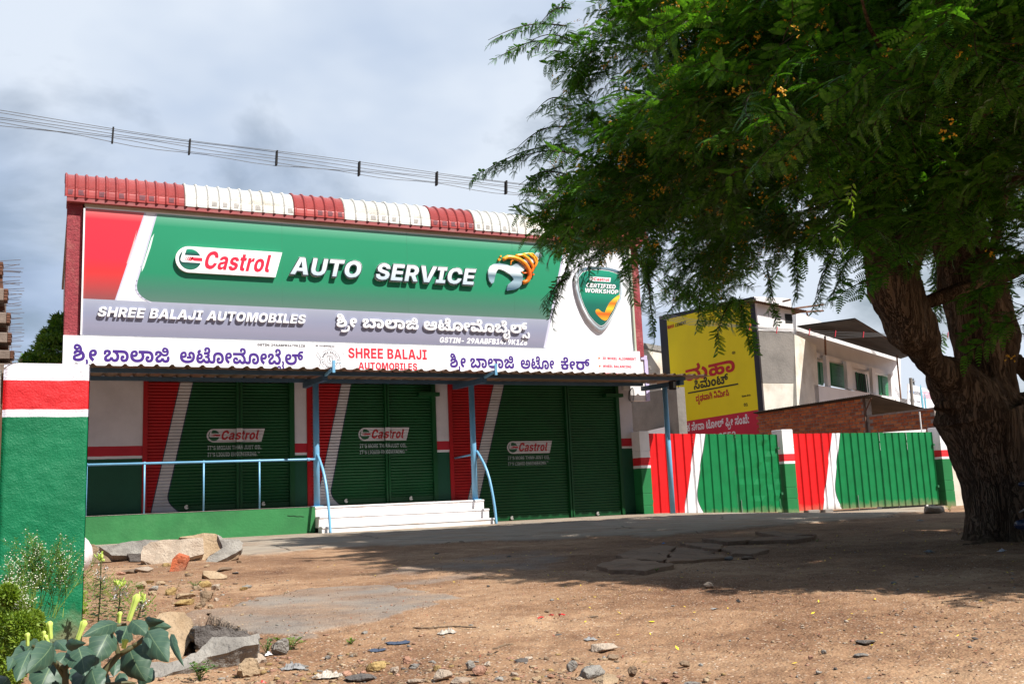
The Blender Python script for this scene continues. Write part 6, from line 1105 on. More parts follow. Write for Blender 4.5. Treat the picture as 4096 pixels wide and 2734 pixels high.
# ------------------------------------------------------------------ tyre shop sign, poles, wires
ts = thing('tyre_shop_banner', 'white banner with blue tyre brand names on a pole behind the brick wall', 'sign', (27, 26, 0))
cfr = lambda x, y: (3500 + x / 3.9195, 1350 + y / 3.9195)
def ab(x, y): 
    px_, py_ = cfr(x, y); d = ray(px_, py_); o_ = np.array([0, 0, CAMH]); B = np.array([27.6, 27.0, 0]); return o_ + d * ((B - o_) @ nw_ / (d @ nw_))
pts = [ab(520, 722), ab(745, 785), ab(770, 1160), ab(520, 1160)]; g = MB(); g.hull2(pts, [p - nw_ * .04 for p in pts]); part('banner_left', g, M['whiteboard'], ts)
pts = [ab(748, 782), ab(1150, 900), ab(1150, 1160), ab(773, 1160)]; g = MB(); g.hull2(pts, [p - nw_ * .04 for p in pts]); part('banner_right', g, M['whiteboard'], ts)
bl = material('banner_blue', (0.03, 0.22, 0.62), .6); bg_ = material('banner_grey', (.12, .13, .15), .6); pk = material('banner_pink', (.72, .45, .55), .6)
def BT(s, x0_, x1_, y_, h_, mat): 
    a, b_ = ab(x0_, y_), ab(x1_, y_); top = ab(x0_, y_ - h_); text(s, 0, float(np.linalg.norm(b_[:2] - a[:2])), a[2], float(top[2] - a[2]), -.012, mat, ts, 0, 0, 727, origin=(a[0], a[1], 0), ux=(dw[0], dw[1], 0))
BT('apollo', 538, 603, 862, 55, bl); BT('BRIDGESTONE', 608, 706, 885, 50, bg_); BT('Continental', 540, 622, 1000, 55, bg_) if 'C' in GL and 't' in GL else None; BT('Ceat', 650, 706, 1008, 30, bg_)
BT('Tyres', 555, 640, 1110, 30, bl) if 'T' in GL else None; text(K("ma|ha|ka|aa|sa|ka"), 0, 1.3, ab(760, 945)[2], .30, -.012, pk, ts, 0, 0, 560, origin=(ab(755, 945)[0], ab(755, 945)[1], 0), ux=(dw[0], dw[1], 0))
for cx_, cy_, rx_, ry_ in ((733, 965, 14, 100), (785, 1012, 12, 55)):
    p = ab(cx_, cy_); a_ = [p + dw * (math.cos(q) * rx_ * .006 * 1.5) + np.array([0, 0, math.sin(q) * ry_ * .0062]) + nw_ * .014 for q in [2 * math.pi * i / 20 for i in range(20)]]; g = MB(); g.add(a_, [tuple(range(20))]); part('printed_tyre', g, material('tyre_print', (.10, .32, .42), .5) if cx_ == 733 else bpy.data.materials['tyre_print'], ts)
pl = thing('utility_pole', 'thin grey utility pole left of the tyre banner', 'pole', tuple(ab(455, 1100))); a_, b_ = ab(435, 645), ab(480, 1300); g = MB(); g.tube([a_ + nw_ * .3, b_ + nw_ * .3], .06, 8); part('pole_shaft', g, M['plaster'], pl)
g = MB(); q = ab(450, 700) + nw_ * .3; g.tube([q, q + dw * .45 + [0, 0, .05]], .02, 5); part('cross_arm', g, M['steel'], pl)
g = MB(); g.tube([q + dw * .1 + np.array([0, 0, .25 * math.sin(i * 1.3) * .6]) + dw * .05 * i * .6 for i in range(9)], .012, 4); part('wire_loop', g, M['dark'], pl)
wr = thing('overhead_line', 'six slack overhead wires with black spacer bars crossing the sky behind the workshop roof', 'power line', (0, 26, 11))
WY = 26.0
wirem = material('wire_grey', (.10, .10, .10), .5, metal=.4)
tops = [(0, 443), (180, 474), (450, 514), (757, 560), (1105, 607), (1435, 650), (1745, 686), (2022, 725), (2400, 775), (2900, 850), (3340, 1030), (3800, 1120)]
def topz(x):
    for (a, za), (b_, zb_) in zip(tops[:-1], tops[1:]):
        if a <= x <= b_: return za + (zb_ - za) * (x - a) / (b_ - a)
    return tops[0][1] - .17 * (0 - x) if x < 0 else tops[-1][1] + .2 * (x - 3800)
spx = [450, 757, 1105, 1435, 1745, 2022, 2330]
base3 = [at(x, topz(x), Y=WY) for x in (0, 750, 1500, 2200)]; zs0 = float(np.mean([b3[2] for b3 in base3])); 
xw0, xw1 = -30.0, 60.0
for k, f in enumerate((0, .12, .38, .58, .82, 1.0)):
    pts = []; n = 150
    for i in range(n + 1):
        X = xw0 + (xw1 - xw0) * i / n; z = float(np.interp(X, [b3[0] for b3 in base3], [b3[2] for b3 in base3])); gap = .33 * f + .035 * math.sin(X * 1.9 + k * 2.1) * f
        pts.append((X, WY + .02 * k, z - gap - .02 * math.sin(X * .7 + k)))
    g = MB(); g.tube(pts, .0085, 4); part('wire', g, wirem, wr)
for x in spx + [2640, 2960]:
    q = at(x, topz(x) - 3, Y=WY + .03); zz = float(np.interp(q[0], [b3[0] for b3 in base3], [b3[2] for b3 in base3])); g = MB(); g.hull2([(q[0] - .022, WY - .03, zz - .38), (q[0] + .022, WY - .03, zz - .38), (q[0] + .04, WY - .03, zz + .03), (q[0] - .0, WY - .03, zz + .03)], [(q[0] - .022, WY + .12, zz - .38), (q[0] + .022, WY + .12, zz - .38), (q[0] + .04, WY + .12, zz + .03), (q[0] - .0, WY + .12, zz + .03)]); part('spacer_bar', g, M['dark'], wr)
sw = thing('service_wires', 'thin service wires with red spacers strung in front of the yellow advertisement', 'wires', (17, 20, 5)); redc = material('red_spacer', (.55, .02, .04), .5)
for k in range(5):
    P_ = [at(x, y + k * 7 * (.6 + .4 * math.sin(x * .01)), Y=21.0) for x, y in ((2400, 1200), (2565, 1235), (2760, 1275), (3000, 1305), (3110, 1312), (3232, 1322), (3340, 1326), (3450, 1330), (3600, 1335), (3800, 1335), (4000, 1330), (4600, 1320))]; g = MB(); g.tube(P_, .006, 4); part('wire', g, wirem, sw)
for x, y in ((2998, 1298), (3106, 1310), (3236, 1318), (3340, 1324), (3452, 1328), (3790, 1330)):
    q = at(x, y, Y=20.97); g = MB(); g.tube([q + [.03, 0, .02], q + [-.02, 0, -.16]], .014, 5); part('wire_spacer', g, redc, sw)

# ------------------------------------------------------------------ unfinished brick building far left
ub = thing('unfinished_building', 'unfinished concrete and brick frame at the far left with bare rebar ends sticking out', 'building', (-.8, 14, 0))
wood = material('raw_concrete_beam', (.22, .17, .14), .9, .4, 6, .4, 30); cbr = material('dark_brown_brick', (.14, .06, .035), .9, .3, 9)  # brick here is a darker brown than in the compound wall
for k, (x, y0, y1) in enumerate(((10, 1060, 1112), (30, 1166, 1212), (40, 1262, 1302), (44, 1340, 1378), (54, 1410, 1442), (58, 1462, 1500))):
    a_ = at(x - 1, y0, Y=13.5 + k * 0); c_ = at(x - 10, y1, Y=13.5); g = MB(); g.bbox(-1.6, a_[0] - .03, 13.3, 14.2, c_[2], a_[2], .01); part('concrete_beam', g, wood, ub)
    for j in range(4):
        h_ = (a_[2] - c_[2]) / 4; g = MB(); g.bbox(a_[0] - .028, a_[0] + .006 * (j % 2) + .01, 13.3, 13.55, c_[2] + h_ * j + .004, c_[2] + h_ * (j + 1) - .004, .003); part('brick', g, cbr, ub)
a_ = [at(x, y, Y=13.7) for x, y in ((-60, 1052), (2, 1052), (14, 1170), (24, 1280), (34, 1400), (36, 1520))]; g = MB(); g.prism([(-1.6, -.4)] + [(-1.6, a_[0][2])] + [(p[0], p[2]) for p in a_[1:]] + [(a_[-1][0], -.4)], 13.62, 14.1); part('brick_infill', g, cbr, ub)
g = MB()
for k in range(46):
    y = 1042 + k * 9.2 + random.uniform(-5, 5); x1_ = random.uniform(78, 98); a_ = at(0, y + random.uniform(-12, 12), Y=13.4); b_ = at(x1_, y + random.uniform(-6, 6), Y=13.3 + random.uniform(-.1, .3)); g.tube([a_, b_], .0035, 4)
for k in range(10):
    x = random.uniform(30, 50); y = random.uniform(1270, 1400); a_ = at(x, y, Y=13.4); b_ = at(x - 2, y + 50, Y=13.4); g.tube([a_, b_], .003, 4)
part('rebar_ends', g, material('rebar_rust', (.10, .07, .06), .7), ub, kind='stuff')
# ------------------------------------------------------------------ stones, slabs and litter
def rockmat(name, c1, c2, s=7): return material(name, c1, .9, 0, s, .8, 60, col2=c2, dirt=tuple(c * .55 for c in c1), dscale=6)
RK = {'tan': rockmat('tan_stone', (.42, .31, .20), (.28, .19, .11)), 'grey': rockmat('grey_stone', (.30, .28, .25), (.17, .155, .14)), 'dark': rockmat('dark_slate', (.13, .115, .105), (.075, .065, .06)), 'ochre': rockmat('ochre_stone', (.38, .26, .10), (.25, .165, .07)), 'pale': rockmat('pale_stone', (.45, .37, .29), (.29, .22, .165)), 'pink': rockmat('reddish_stone', (.40, .22, .15), (.27, .14, .09)), 'brown': rockmat('brown_stone', (.25, .17, .105), (.15, .10, .065))}
brkred = material('broken_brick', (.46, .115, .045), .9, .35, 14, .8, 50, dirt=(.30, .16, .10), dscale=8)
def hullrock(c, sx, sy, sz, seed, n=18, flat_=.25):
    r_ = random.Random(seed); bm_ = bmesh.new()
    for _ in range(n):
        v = Vector((r_.gauss(0, 1), r_.gauss(0, 1), r_.gauss(0, 1))).normalized(); q = r_.uniform(.82, 1.0)
        # blocky rather than round
        m_ = max(abs(v.x), abs(v.y), abs(v.z)); v = v * (1 - .45) + (v / m_) * .45 * .9
        bm_.verts.new((v.x * sx * q, v.y * sy * q, v.z * sz * q))
    bmesh.ops.convex_hull(bm_, input=bm_.verts[:]); bmesh.ops.delete(bm_, geom=[v for v in bm_.verts if not v.link_faces], context='VERTS')
    bmesh.ops.bevel(bm_, geom=bm_.edges[:], offset=min(sx, sy, sz) * .10, segments=1, affect='EDGES', profile=.6)
    bmesh.ops.triangulate(bm_, faces=bm_.faces[:]); bmesh.ops.subdivide_edges(bm_, edges=bm_.edges[:], cuts=1)
    s_ = 1.6 / max(sx, sy, sz)
    for v in bm_.verts: v.co += v.co.normalized() * mnoise.noise(v.co * s_ * 2.2 + Vector((seed, 0, 0))) * min(sx, sz) * .16
    me_ = bpy.data.meshes.new('stone'); bm_.to_mesh(me_); bm_.free(); return me_
def stone(px_, py_, wpx, hpx, mat, label, seed, name='stone', group='loose stones on the dirt', tilt=0, depth=1.0, cat='stone'):
    """px, py = foot of the stone in the photo; wpx, hpx its seen size"""
    p = gp(px_, py_); D = (RC @ (p - np.array([0, 0, CAMH])))[2]; w_ = wpx * D / FPX / 2 * 1.3; h_ = hpx * D / FPX / 2 * 1.2
    me_ = hullrock((0, 0, 0), w_, w_ * depth * .8, h_ * 1.12, seed); o = bpy.data.objects.new(name, me_); COL.objects.link(o); me_.materials.append(RK[mat] if isinstance(mat, str) else mat)
    o.location = (p[0] + .2 * w_, p[1] + w_ * .5, gZ(p[0], p[1] + w_ * .4) + h_ * .75); o.rotation_euler = (random.uniform(-.12, .12), tilt, random.uniform(-.5, .5)); tag(o, label, cat, group); return o
def slab(outline, Yc, thick, lean, mat, label, seed, name='stone_slab', cat='stone', off=(0, 0), group=None):
    """flat stone: outline given in photo pixels, standing at distance Yc, leaning back"""
    xb_, yb_ = max(outline, key=lambda q: q[1]); Yc = gp(xb_, yb_ - 2)[1] + off[1]
    P = [at(x, y, Y=Yc) for x, y in outline]; z0 = min(p[2] for p in P); n = len(P); Q = []
    for i in range(n):
        a = P[i]; b = P[(i + 1) % n]
        for k in range(3): Q.append(a + (b - a) * k / 3 + np.array([random.uniform(-1, 1), 0, random.uniform(-1, 1)]) * .004)
    bm_ = bmesh.new(); f_ = []; 
    for q in Q: f_.append(bm_.verts.new((q[0], Yc + (q[2] - z0) * lean, q[2])))
    f = bm_.faces.new(f_); r_ = bmesh.ops.extrude_face_region(bm_, geom=[f]); nv = [v for v in r_['geom'] if isinstance(v, bmesh.types.BMVert)]
    nrm = Vector((0, 1, -lean)).normalized()
    for v in nv: v.co += nrm * thick * random.uniform(.85, 1.15) + Vector((random.uniform(-.01, .02), 0, -.01))
    bmesh.ops.triangulate(bm_, faces=bm_.faces[:])
    for _ in range(3):
        bmesh.ops.subdivide_edges(bm_, edges=[e for e in bm_.edges if e.calc_length() > .025], cuts=1); bmesh.ops.triangulate(bm_, faces=bm_.faces[:])
    bm_.normal_update()
    for v in bm_.verts: v.co += v.normal * (mnoise.noise(v.co * 9 + Vector((seed, 0, 0))) * .010 + mnoise.noise(v.co * 34) * .004 + mnoise.noise(Vector((v.co.x * 5, v.co.y * 60, v.co.z * 60))) * .003)
    bmesh.ops.recalc_face_normals(bm_, faces=bm_.faces[:]); me_ = bpy.data.meshes.new(name); bm_.to_mesh(me_); bm_.free()
    o = bpy.data.objects.new(name, me_); COL.objects.link(o); me_.materials.append(RK[mat] if isinstance(mat, str) else mat); recenter(o); tag(o, label, cat, group); return o
C7 = lambda l: [(x / 1.9575, 2050 + y / 1.9575) for x, y in l]
Ysl = 8.6
slab(C7([(650, 245), (745, 247), (780, 285), (885, 315), (880, 380), (650, 395)]), 7.6, .22, .5, 'brown', 'brown jagged stone beside the green pillar, leftmost of the stone pile', 1)
slab(C7([(780, 262), (900, 250), (1090, 215), (1250, 212), (1160, 300), (1110, 335), (880, 335)]), 8.9, .10, .6, 'grey', 'flat speckled grey stone lying behind the pale slab', 2, off=(0, -1.2))
slab(C7([(1125, 262), (1190, 228), (1380, 205), (1597, 197), (1600, 320), (1500, 345), (1340, 390), (1190, 400), (1108, 370), (1108, 300)]), 8.25, .09, .5, 'pale', 'large pale flat stone slab in the middle of the pile', 3)
slab(C7([(1420, 197), (1560, 165), (1680, 158), (1730, 180), (1765, 230), (1755, 275), (1650, 330), (1570, 395), (1598, 320), (1600, 200)]), 8.7, .09, .55, 'tan', 'tan stone slab leaning behind the pale one', 4, off=(0, .55))
slab(C7([(1725, 170), (1770, 200), (1880, 208), (1918, 235), (1905, 285), (1820, 330), (1690, 392), (1600, 398), (1640, 340), (1755, 275)]), 8.5, .08, .6, 'grey', 'grey stone slab at the right end of the pile', 5, off=(0, .12))
slab(C7([(1000, 320), (1110, 322), (1110, 380), (1020, 378)]), 8.3, .12, .2, 'dark', 'small dark stone wedged under the pale slab', 6)
slab(C7([(1790, 335), (1880, 322), (1870, 350), (1800, 378), (1740, 380)]), 8.35, .10, .3, 'brown', 'brown wedge of stone under the right end of the pile', 7)
slab(C7([(1600, 455), (1700, 450), (1790, 490), (1770, 512), (1640, 512), (1595, 490)]), 7.0, .06, 1.1, 'tan', 'flat layered stone lying right of the upright brick', 8)
# the upright brick with its frog
p = gp(706, 2290); bk = MB(); s_ = p[1] / 8.4
q = [at(x / 1.9575, 2050 + y / 1.9575, Y=p[1]) for x, y in ((1325, 470), (1350, 360), (1385, 325), (1465, 350), (1468, 380), (1425, 478))]
bk.hull2([tuple(a) for a in q], [tuple(a + np.array([.03, .09, .01])) for a in q]); o = tag(recenter(part('broken_brick', bk, brkred)), 'orange broken brick standing upright in front of the stone slabs', 'brick')
b_ = MB(); q = [at(x / 1.9575, 2050 + y / 1.9575, Y=p[1] - .004) for x, y in ((1395, 362), (1440, 368), (1438, 388), (1392, 385))]; b_.add(q, [(0, 1, 2, 3)]); fr_ = part('frog', b_, bricks[3]); fr_.parent = o; fr_.location = -o.location
# stones scattered in the left and middle ground (photo pixel of the foot, seen size)
sl = [(1195, 665, 75, 40, 'grey'), (1190, 705, 70, 35, 'tan'), (1330, 700, 80, 60, 'ochre'), (1445, 720, 150, 42, 'tan'), (1420, 770, 165, 48, 'ochre'), (1610, 735, 95, 85, 'brown'), (1545, 785, 60, 45, 'tan'), (1585, 775, 45, 40, 'brown'), (1645, 775, 40, 35, 'tan'), (1540, 640, 85, 35, 'tan'), (1250, 585, 70, 28, 'tan'), (1600, 600, 90, 50, 'ochre'), (1690, 615, 75, 45, 'pale'), (1000, 485, 120, 30, 'brown'), (1110, 480, 130, 45, 'pale'), (940, 495, 70, 30, 'pink'), (1110, 650, 100, 60, 'tan'), (1750, 465, 110, 28, 'brown'), (1905, 610, 60, 25, 'ochre'), (1930, 595, 70, 25, 'grey'), (1155, 560, 80, 22, 'ochre'), (1870, 390, 40, 26, 'brown'), (1300, 425, 70, 30, 'ochre'), (1470, 500, 60, 28, 'brown'), (1840, 475, 45, 18, 'dark'), (1690, 720, 35, 28, 'pale'), (1960, 840, 30, 14, 'grey'), (1895, 838, 26, 14, 'tan'), (870, 750, 45, 22, 'pale'), (1610, 430, 50, 22, 'tan')]
adj = {'tan': 'tan', 'grey': 'grey', 'dark': 'dark', 'ochre': 'ochre', 'pale': 'pale', 'pink': 'reddish', 'brown': 'brown'}
def size_word(w, h): return ('long flat' if w > 3.1 * h else 'flat' if w > 2 * h else 'blocky')
where1 = ['left of the old concrete patch, below the stone slabs']
pos_txt = ['first', 'second', 'third', 'fourth', 'fifth', 'sixth', 'seventh', 'eighth', 'ninth', 'tenth']
def place_list(lst, conv, k, region, seed0):
    order = sorted(range(len(lst)), key=lambda i: lst[i][0]); cnt = {}; tot = {}
    for i in order: key = (lst[i][4], size_word(lst[i][2], lst[i][3])); tot[key] = tot.get(key, 0) + 1
    for i in order:
        x, y, w, h, m_ = lst[i]; key = (m_, size_word(w, h)); c_ = cnt.get(key, 0); cnt[key] = c_ + 1; px_, py_ = conv(x, y)
        lab = ('only ' if tot[key] == 1 else pos_txt[c_] + ' ') + f'{key[1]} {adj[m_]} stone ' + ('' if tot[key] == 1 else 'from the left ') + region
        stone(px_, py_, w * k, h * k, m_, lab, seed0 + i)
place_list(sl, lambda x, y: (x / 1.9575, 2050 + y / 1.9575), 1 / 1.9575, 'in the rubble below the slab pile', 100)
s2 = [(735, 918, 112, 62, 'ochre'), (922, 875, 46, 44, 'pink'), (848, 925, 60, 40, 'pale'), (1100, 915, 48, 30, 'ochre'), (1128, 990, 112, 62, 'pale'), (975, 1003, 90, 34, 'pale'), (1292, 915, 60, 56, 'grey'), (1347, 950, 80, 55, 'pink'), (1235, 1002, 120, 30, 'pale'), (650, 992, 175, 38, 'dark'), (1897, 930, 62, 70, 'grey'), (2010, 975, 172, 66, 'grey'), (2132, 855, 90, 28, 'brown'), (2080, 795, 160, 42, 'pale'), (2100, 1004, 205, 36, 'tan'), (2250, 972, 60, 55, 'brown'), (966, 888, 60, 22, 'grey'), (1395, 900, 40, 30, 'pale'), (1600, 870, 80, 20, 'dark'), (1640, 845, 50, 15, 'pale'), (1555, 945, 50, 22, 'pale'), (672, 725, 36, 20, 'grey'), (455, 845, 35, 22, 'grey'), (605, 845, 60, 20, 'brown'), (1400, 442, 18, 13, 'dark'), (1745, 598, 36, 16, 'brown'), (1925, 555, 14, 12, 'pale'), (1520, 255, 26, 8, 'dark'), (1095, 241, 34, 10, 'dark'), (1770, 985, 50, 25, 'pink'), (1690, 1000, 60, 26, 'tan'), (1460, 995, 70, 24, 'grey'), (560, 950, 60, 32, 'pink'), (1935, 990, 40, 20, 'pale'), (1050, 915, 40, 16, 'tan'), (785, 752, 28, 16, 'pale'), (1810, 705, 45, 9, 'dark'), (2020, 622, 50, 10, 'brown'), (2160, 985, 40, 25, 'pink')]
place_list(s2, lambda x, y: (1000 + x * .6811, 2050 + y * .6811), .6811, 'along the lower middle foreground', 300)
s3 = [(498, 508, 60, 34, 'pale'), (355, 955, 56, 40, 'brown'), (45, 1045, 50, 60, 'tan'), (400, 1078, 90, 30, 'grey'), (1427, 842, 112, 26, 'dark'), (1175, 902, 30, 24, 'grey'), (1100, 936, 34, 22, 'pink'), (1402, 920, 90, 16, 'grey'), (1075, 978, 30, 12, 'pink'), (1245, 1000, 24, 14, 'dark'), (1145, 1018, 40, 18, 'grey'), (240, 1072, 50, 30, 'pink'), (2060, 808, 24, 14, 'brown'), (2070, 850, 44, 14, 'dark'), (1610, 875, 28, 10, 'brown'), (1045, 738, 22, 10, 'pale'), (725, 804, 22, 10, 'dark'), (620, 348, 60, 24, 'grey'), (735, 342, 80, 20, 'brown'), (1587, 488, 32, 14, 'grey'), (1440, 1035, 26, 10, 'grey'), (2190, 940, 26, 12, 'tan'), (285, 628, 24, 8, 'grey'), (2160, 968, 22, 10, 'pale')]
place_list(s3, lambda x, y: (2500 + x * .6794, 2000 + y * .6794), .6794, 'on the open dirt at the right', 500)

# broken drain edge, kerb slab, brick in the pit wall
slab(C7([(1525, 905), (1640, 868), (1760, 900), (1900, 940), (2060, 975), (2000, 1010), (1850, 1000), (1720, 1030), (1560, 1050), (1522, 1000)]), 4.28, .20, .1, RK['dark'], 'dark broken stone edge above the open drain pit', 21, 'drain_edge_stone', off=(0, -.30))
kb = slab(C7([(1190, 1190), (1400, 1165), (1560, 1100), (1700, 1010), (1860, 998), (2080, 985), (2050, 1040), (1880, 1085), (1650, 1150), (1440, 1230), (1190, 1300)]), 3.72, .12, 1.2, 'grey', 'long grey concrete kerb slab tipped across the open drain pit', 22, 'kerb_slab')
stone(1470 / 1.9575, 2050 + 1010 / 1.9575, 60, 46, brkred, 'rounded red brick end set in the side of the drain pit', 23, 'broken_brick', None, cat='brick')
stone(2185 / 1.9575, 2050 + 1110 / 1.9575, 66, 70, 'grey', 'knobbly grey concrete lump beside the drain pit weeds', 24, 'concrete_lump', None)
slab(C7([(1300, 830), (1500, 805), (1560, 880), (1530, 1010), (1420, 1130), (1250, 1160), (1180, 1000)]), 4.1, .18, 1.3, 'tan', 'rough brownish concrete mass left of the open drain pit', 25, 'concrete_lump')
slab(C7([(1860, 1125), (1900, 1095), (2020, 1105), (2078, 1140), (2030, 1170), (1900, 1160)]), 3.35, .05, 1.4, 'pale', 'flat cream stone in front of the drain pit weeds', 26)
slab(C7([(1870, 1215), (1930, 1160), (2010, 1165), (2040, 1250), (1980, 1270), (1905, 1262)]), 3.15, .05, .5, 'tan', 'brown angular stone standing in the foreground rubble', 27)
# sunken pavement slabs in the tree's shade
pv = material('shaded_paving', (0.29, 0.185, 0.115), .95, .35, 4, .9, 25, dirt=(.32, .18, .095), dscale=1.6)
def paver(px, th, tiltz, label, seed):
    W_ = world_poly(px); c_ = W_.mean(0); z_ = gz(*c_); Q = []
    for i in range(len(W_)):
        a, b = W_[i], W_[(i + 1) % len(W_)]
        for k in range(7): q = a + (b - a) * k / 7; Q.append(q + np.array([mnoise.noise(Vector((q[0] * 6, q[1] * 6, seed))), mnoise.noise(Vector((q[0] * 6, q[1] * 6, seed + 5)))]) * .06)
    top = [(q[0], q[1], gZ(*q) + th * .8) for q in Q]; bot = [(x + mnoise.noise(Vector((x * 9, y * 9, 1))) * .03, y, z - .10) for x, y, z in top]
    g = MB(); nq = len(top); cz_ = [(c_[0] + (x - c_[0]) * k, c_[1] + (y - c_[1]) * k) for k in (.92, .6, .25) for x, y, _ in top]; rings = [bot, top] + [[(x, y, gZ(x, y) + th * .8 + .004) for x, y in cz_[r * nq:(r + 1) * nq]] for r in range(3)]; g.grid([r + [r[0]] for r in rings]); g.add([(c_[0], c_[1], gZ(*c_) + th)] + rings[-1], [(0, 1 + i, 1 + (i + 1) % nq) for i in range(nq)]); o = part('paving_slab', g, pv); recenter(o); tag(o, label, 'paving slab', 'sunken paving slabs in the shade')
fx_ = lambda l: [((2500 + x * .6794) / 1.7437, (2000 + y * .6794) / 1.7437) for x, y in l]
paver(fx_([(-170, 392), (-60, 372), (30, 366), (235, 388), (285, 396), (180, 415), (110, 430), (0, 424), (-120, 408)]), .035, 0, 'nearest sunken paving slab, its broken front edge facing the camera', 3)
paver(fx_([(-40, 352), (100, 304), (215, 280), (300, 284), (250, 340), (225, 378), (40, 362)]), .030, 0, 'broad dusty paving slab left of the middle of the broken drain', 4)
paver(fx_([(318, 286), (430, 300), (590, 336), (560, 350), (380, 370), (245, 383), (268, 340)]), .026, 0, 'cracked paving slab sloping away right of the broad one', 5)
paver(fx_([(335, 268), (450, 262), (580, 275), (560, 300), (450, 292)]), .030, 0, 'small paving slab tilted behind the broad one', 6)
paver(fx_([(600, 280), (720, 290), (850, 297), (740, 322), (640, 322), (585, 304)]), .024, 0, 'paving slab half buried in dirt at the right of the broken drain', 7)
paver(fx_([(455, 242), (600, 234), (760, 231), (740, 252), (600, 262)]), .045, 0, 'left half of the long far paving slab', 8)
paver(fx_([(772, 231), (900, 226), (1130, 236), (1000, 250), (752, 253)]), .040, 0, 'right half of the long far paving slab', 9)
paver(fx_([(770, 203), (880, 196), (1090, 218), (1120, 230), (900, 222)]), .045, 0, 'narrow paving slab furthest from the camera', 10)
g = MB(); 
# crumpled plastic and cloth
def crumple(cx, cy, w_, h_, mat, label, cat, seed, flatn=.35, n=16):
    h_ *= .55; w_ *= .8
    p = gp(cx, cy); D = (RC @ (p - np.array([0, 0, CAMH])))[2]; W_ = w_ * D / FPX; H_ = h_ * D / FPX; rows = []
    for i in range(n + 1):
        row = []
        for j in range(n + 1):
            u, v = i / n - .5, j / n - .5; q = Vector((u * 4.2 + seed, v * 4.2, seed * .7)); e = 1 + .5 * mnoise.noise(Vector((math.atan2(v, u) * 1.3, seed, 0)))
            hh = H_ * (abs(mnoise.noise(q * 1.3)) * 1.5 + abs(mnoise.noise(q * 3.1)) * .6) * max(.12, 1 - 3.2 * (u * u + v * v)) * 1.4
            x, y = p[0] + u * W_ * e, p[1] + v * W_ * .8 * e; row.append((x, y, gZ(x, y) + .004 + hh))
        rows.append(row)
    g = MB(); g.grid(rows); o = recenter(part('litter', g, mat, None, False)); tag(o, label, cat, 'litter on the ground'); return o
C8 = lambda x, y: (1000 + x * .6811, 2050 + y * .6811)
clw = material('dirty_white_plastic', (.45, .40, .34), .45, .2, 20); blu = material('blue_grey_cloth', (.045, .065, .11), .8, .3, 10); wsk = material('white_sack', (.75, .74, .76), .6, .12, 8); gcl = material('grey_cloth', (.26, .26, .26), .8, .2, 10); rdp = material('red_plastic', (.60, .02, .03), .4); blp = material('bright_blue_plastic', (.03, .20, .60), .4); yep = material('yellow_plastic', (.80, .60, .02), .4)
crumple(*C8(460, 965), 150, 52, clw, 'big crumpled dirty white plastic bag in the front rubble', 'plastic bag', 1)
crumple(*C8(250, 905), 110, 40, gcl, 'torn grey plastic wrapper left of the white bag', 'litter', 2); crumple(*C8(1160, 712), 80, 22, clw, 'small crumpled white paper on the dirt beside a dry stick', 'litter', 3)
crumple(*C8(865, 768), 110, 10, blu, 'dark blue rag lying flat, right one of the pair', 'rag', 4, n=10); crumple(*C8(745, 805), 90, 16, blu, 'dark blue rag lying flat, left one of the pair', 'rag', 5, n=10)
crumple(*C8(2000, 742), 60, 22, gcl, 'tattered grey plastic strip beside the pale flat stone', 'litter', 6, n=8); crumple(*C8(110, 835), 34, 22, wsk, 'white and red wrapper under the drain pit weeds', 'litter', 7, n=8)
crumple(2500 + 1790 * .6794, 2000 + 300 * .6794, 46, 16, gcl, 'pale paper scrap in the shade left of the tree trunk', 'litter', 8, n=8); crumple(2500 + 2215 * .6794, 2000 + 290 * .6794, 40, 14, wsk, 'white paper scrap just below the tree trunk', 'litter', 9, n=8)
crumple(2500 + 602 * .6794, 2000 + 230 * .6794, 14, 10, blp, 'right one of two blue plastic scraps between the sunken slabs', 'litter', 10, n=5); crumple(2500 + 229 * .6794, 2000 + 262 * .6794, 18, 11, blp, 'left one of two blue plastic scraps between the sunken slabs', 'litter', 11, n=5)
crumple(2500 + 160 * .6794, 2000 + 717 * .6794, 28, 4, yep, 'short yellow plastic strip on the open dirt', 'litter', 12, n=5); crumple(2500 + 668 * .6794, 2000 + 592 * .6794, 28, 16, M['dark'], 'small black crumpled scrap on the open dirt', 'litter', 13, n=7); crumple(2500 + 530 * .6794, 2000 + 652 * .6794, 44, 8, gcl, 'thin grey scrap with a wire loop on the open dirt', 'litter', 14, n=6); crumple(2500 + 1740 * .6794, 2000 + 126 * .6794, 48, 10, gcl, 'dusty scrap lying before the last gate pillar', 'litter', 15, n=6)
crumple(1880 / 1.9575, 2050 + 1170 / 1.9575, 10, 10, blp, 'tiny blue bottle cap in the front rubble', 'litter', 16, n=5); crumple(2060 / 1.9575, 2050 + 1322 / 1.9575, 30, 16, rdp, 'red scrap at the bottom edge of the rubble', 'litter', 17, n=6)
for i, (x0_, x1_, y0_) in enumerate(((960, 1330, 690), (1425, 1545, 815))):
    P_ = [gp(*C8(x0_ + (x1_ - x0_) * k / 8, y0_ - (k / 8) * (6 if i == 0 else 30) + 4 * math.sin(k))) + np.array([0, 0, .012]) for k in range(9)]; g = MB(); g.tube(P_, .0035, 5); tag(recenter(part('stick', g, RK['brown'])), ('long dry stick behind the small white paper', 'short thin twig right of the blue rags')[i], 'stick')
P_ = [gp(*C8(1690 + 180 * k / 9, 632 - 22 * math.sin(k / 9 * 2.2) + 4 * math.sin(k * 2))) + np.array([0, 0, .01 + .006 * math.sin(k * 2)]) for k in range(10)]; g = MB(); g.tube(P_, .003, 4); tag(recenter(part('red_string', g, rdp)), 'tangled red string on the dirt in the middle foreground', 'string')
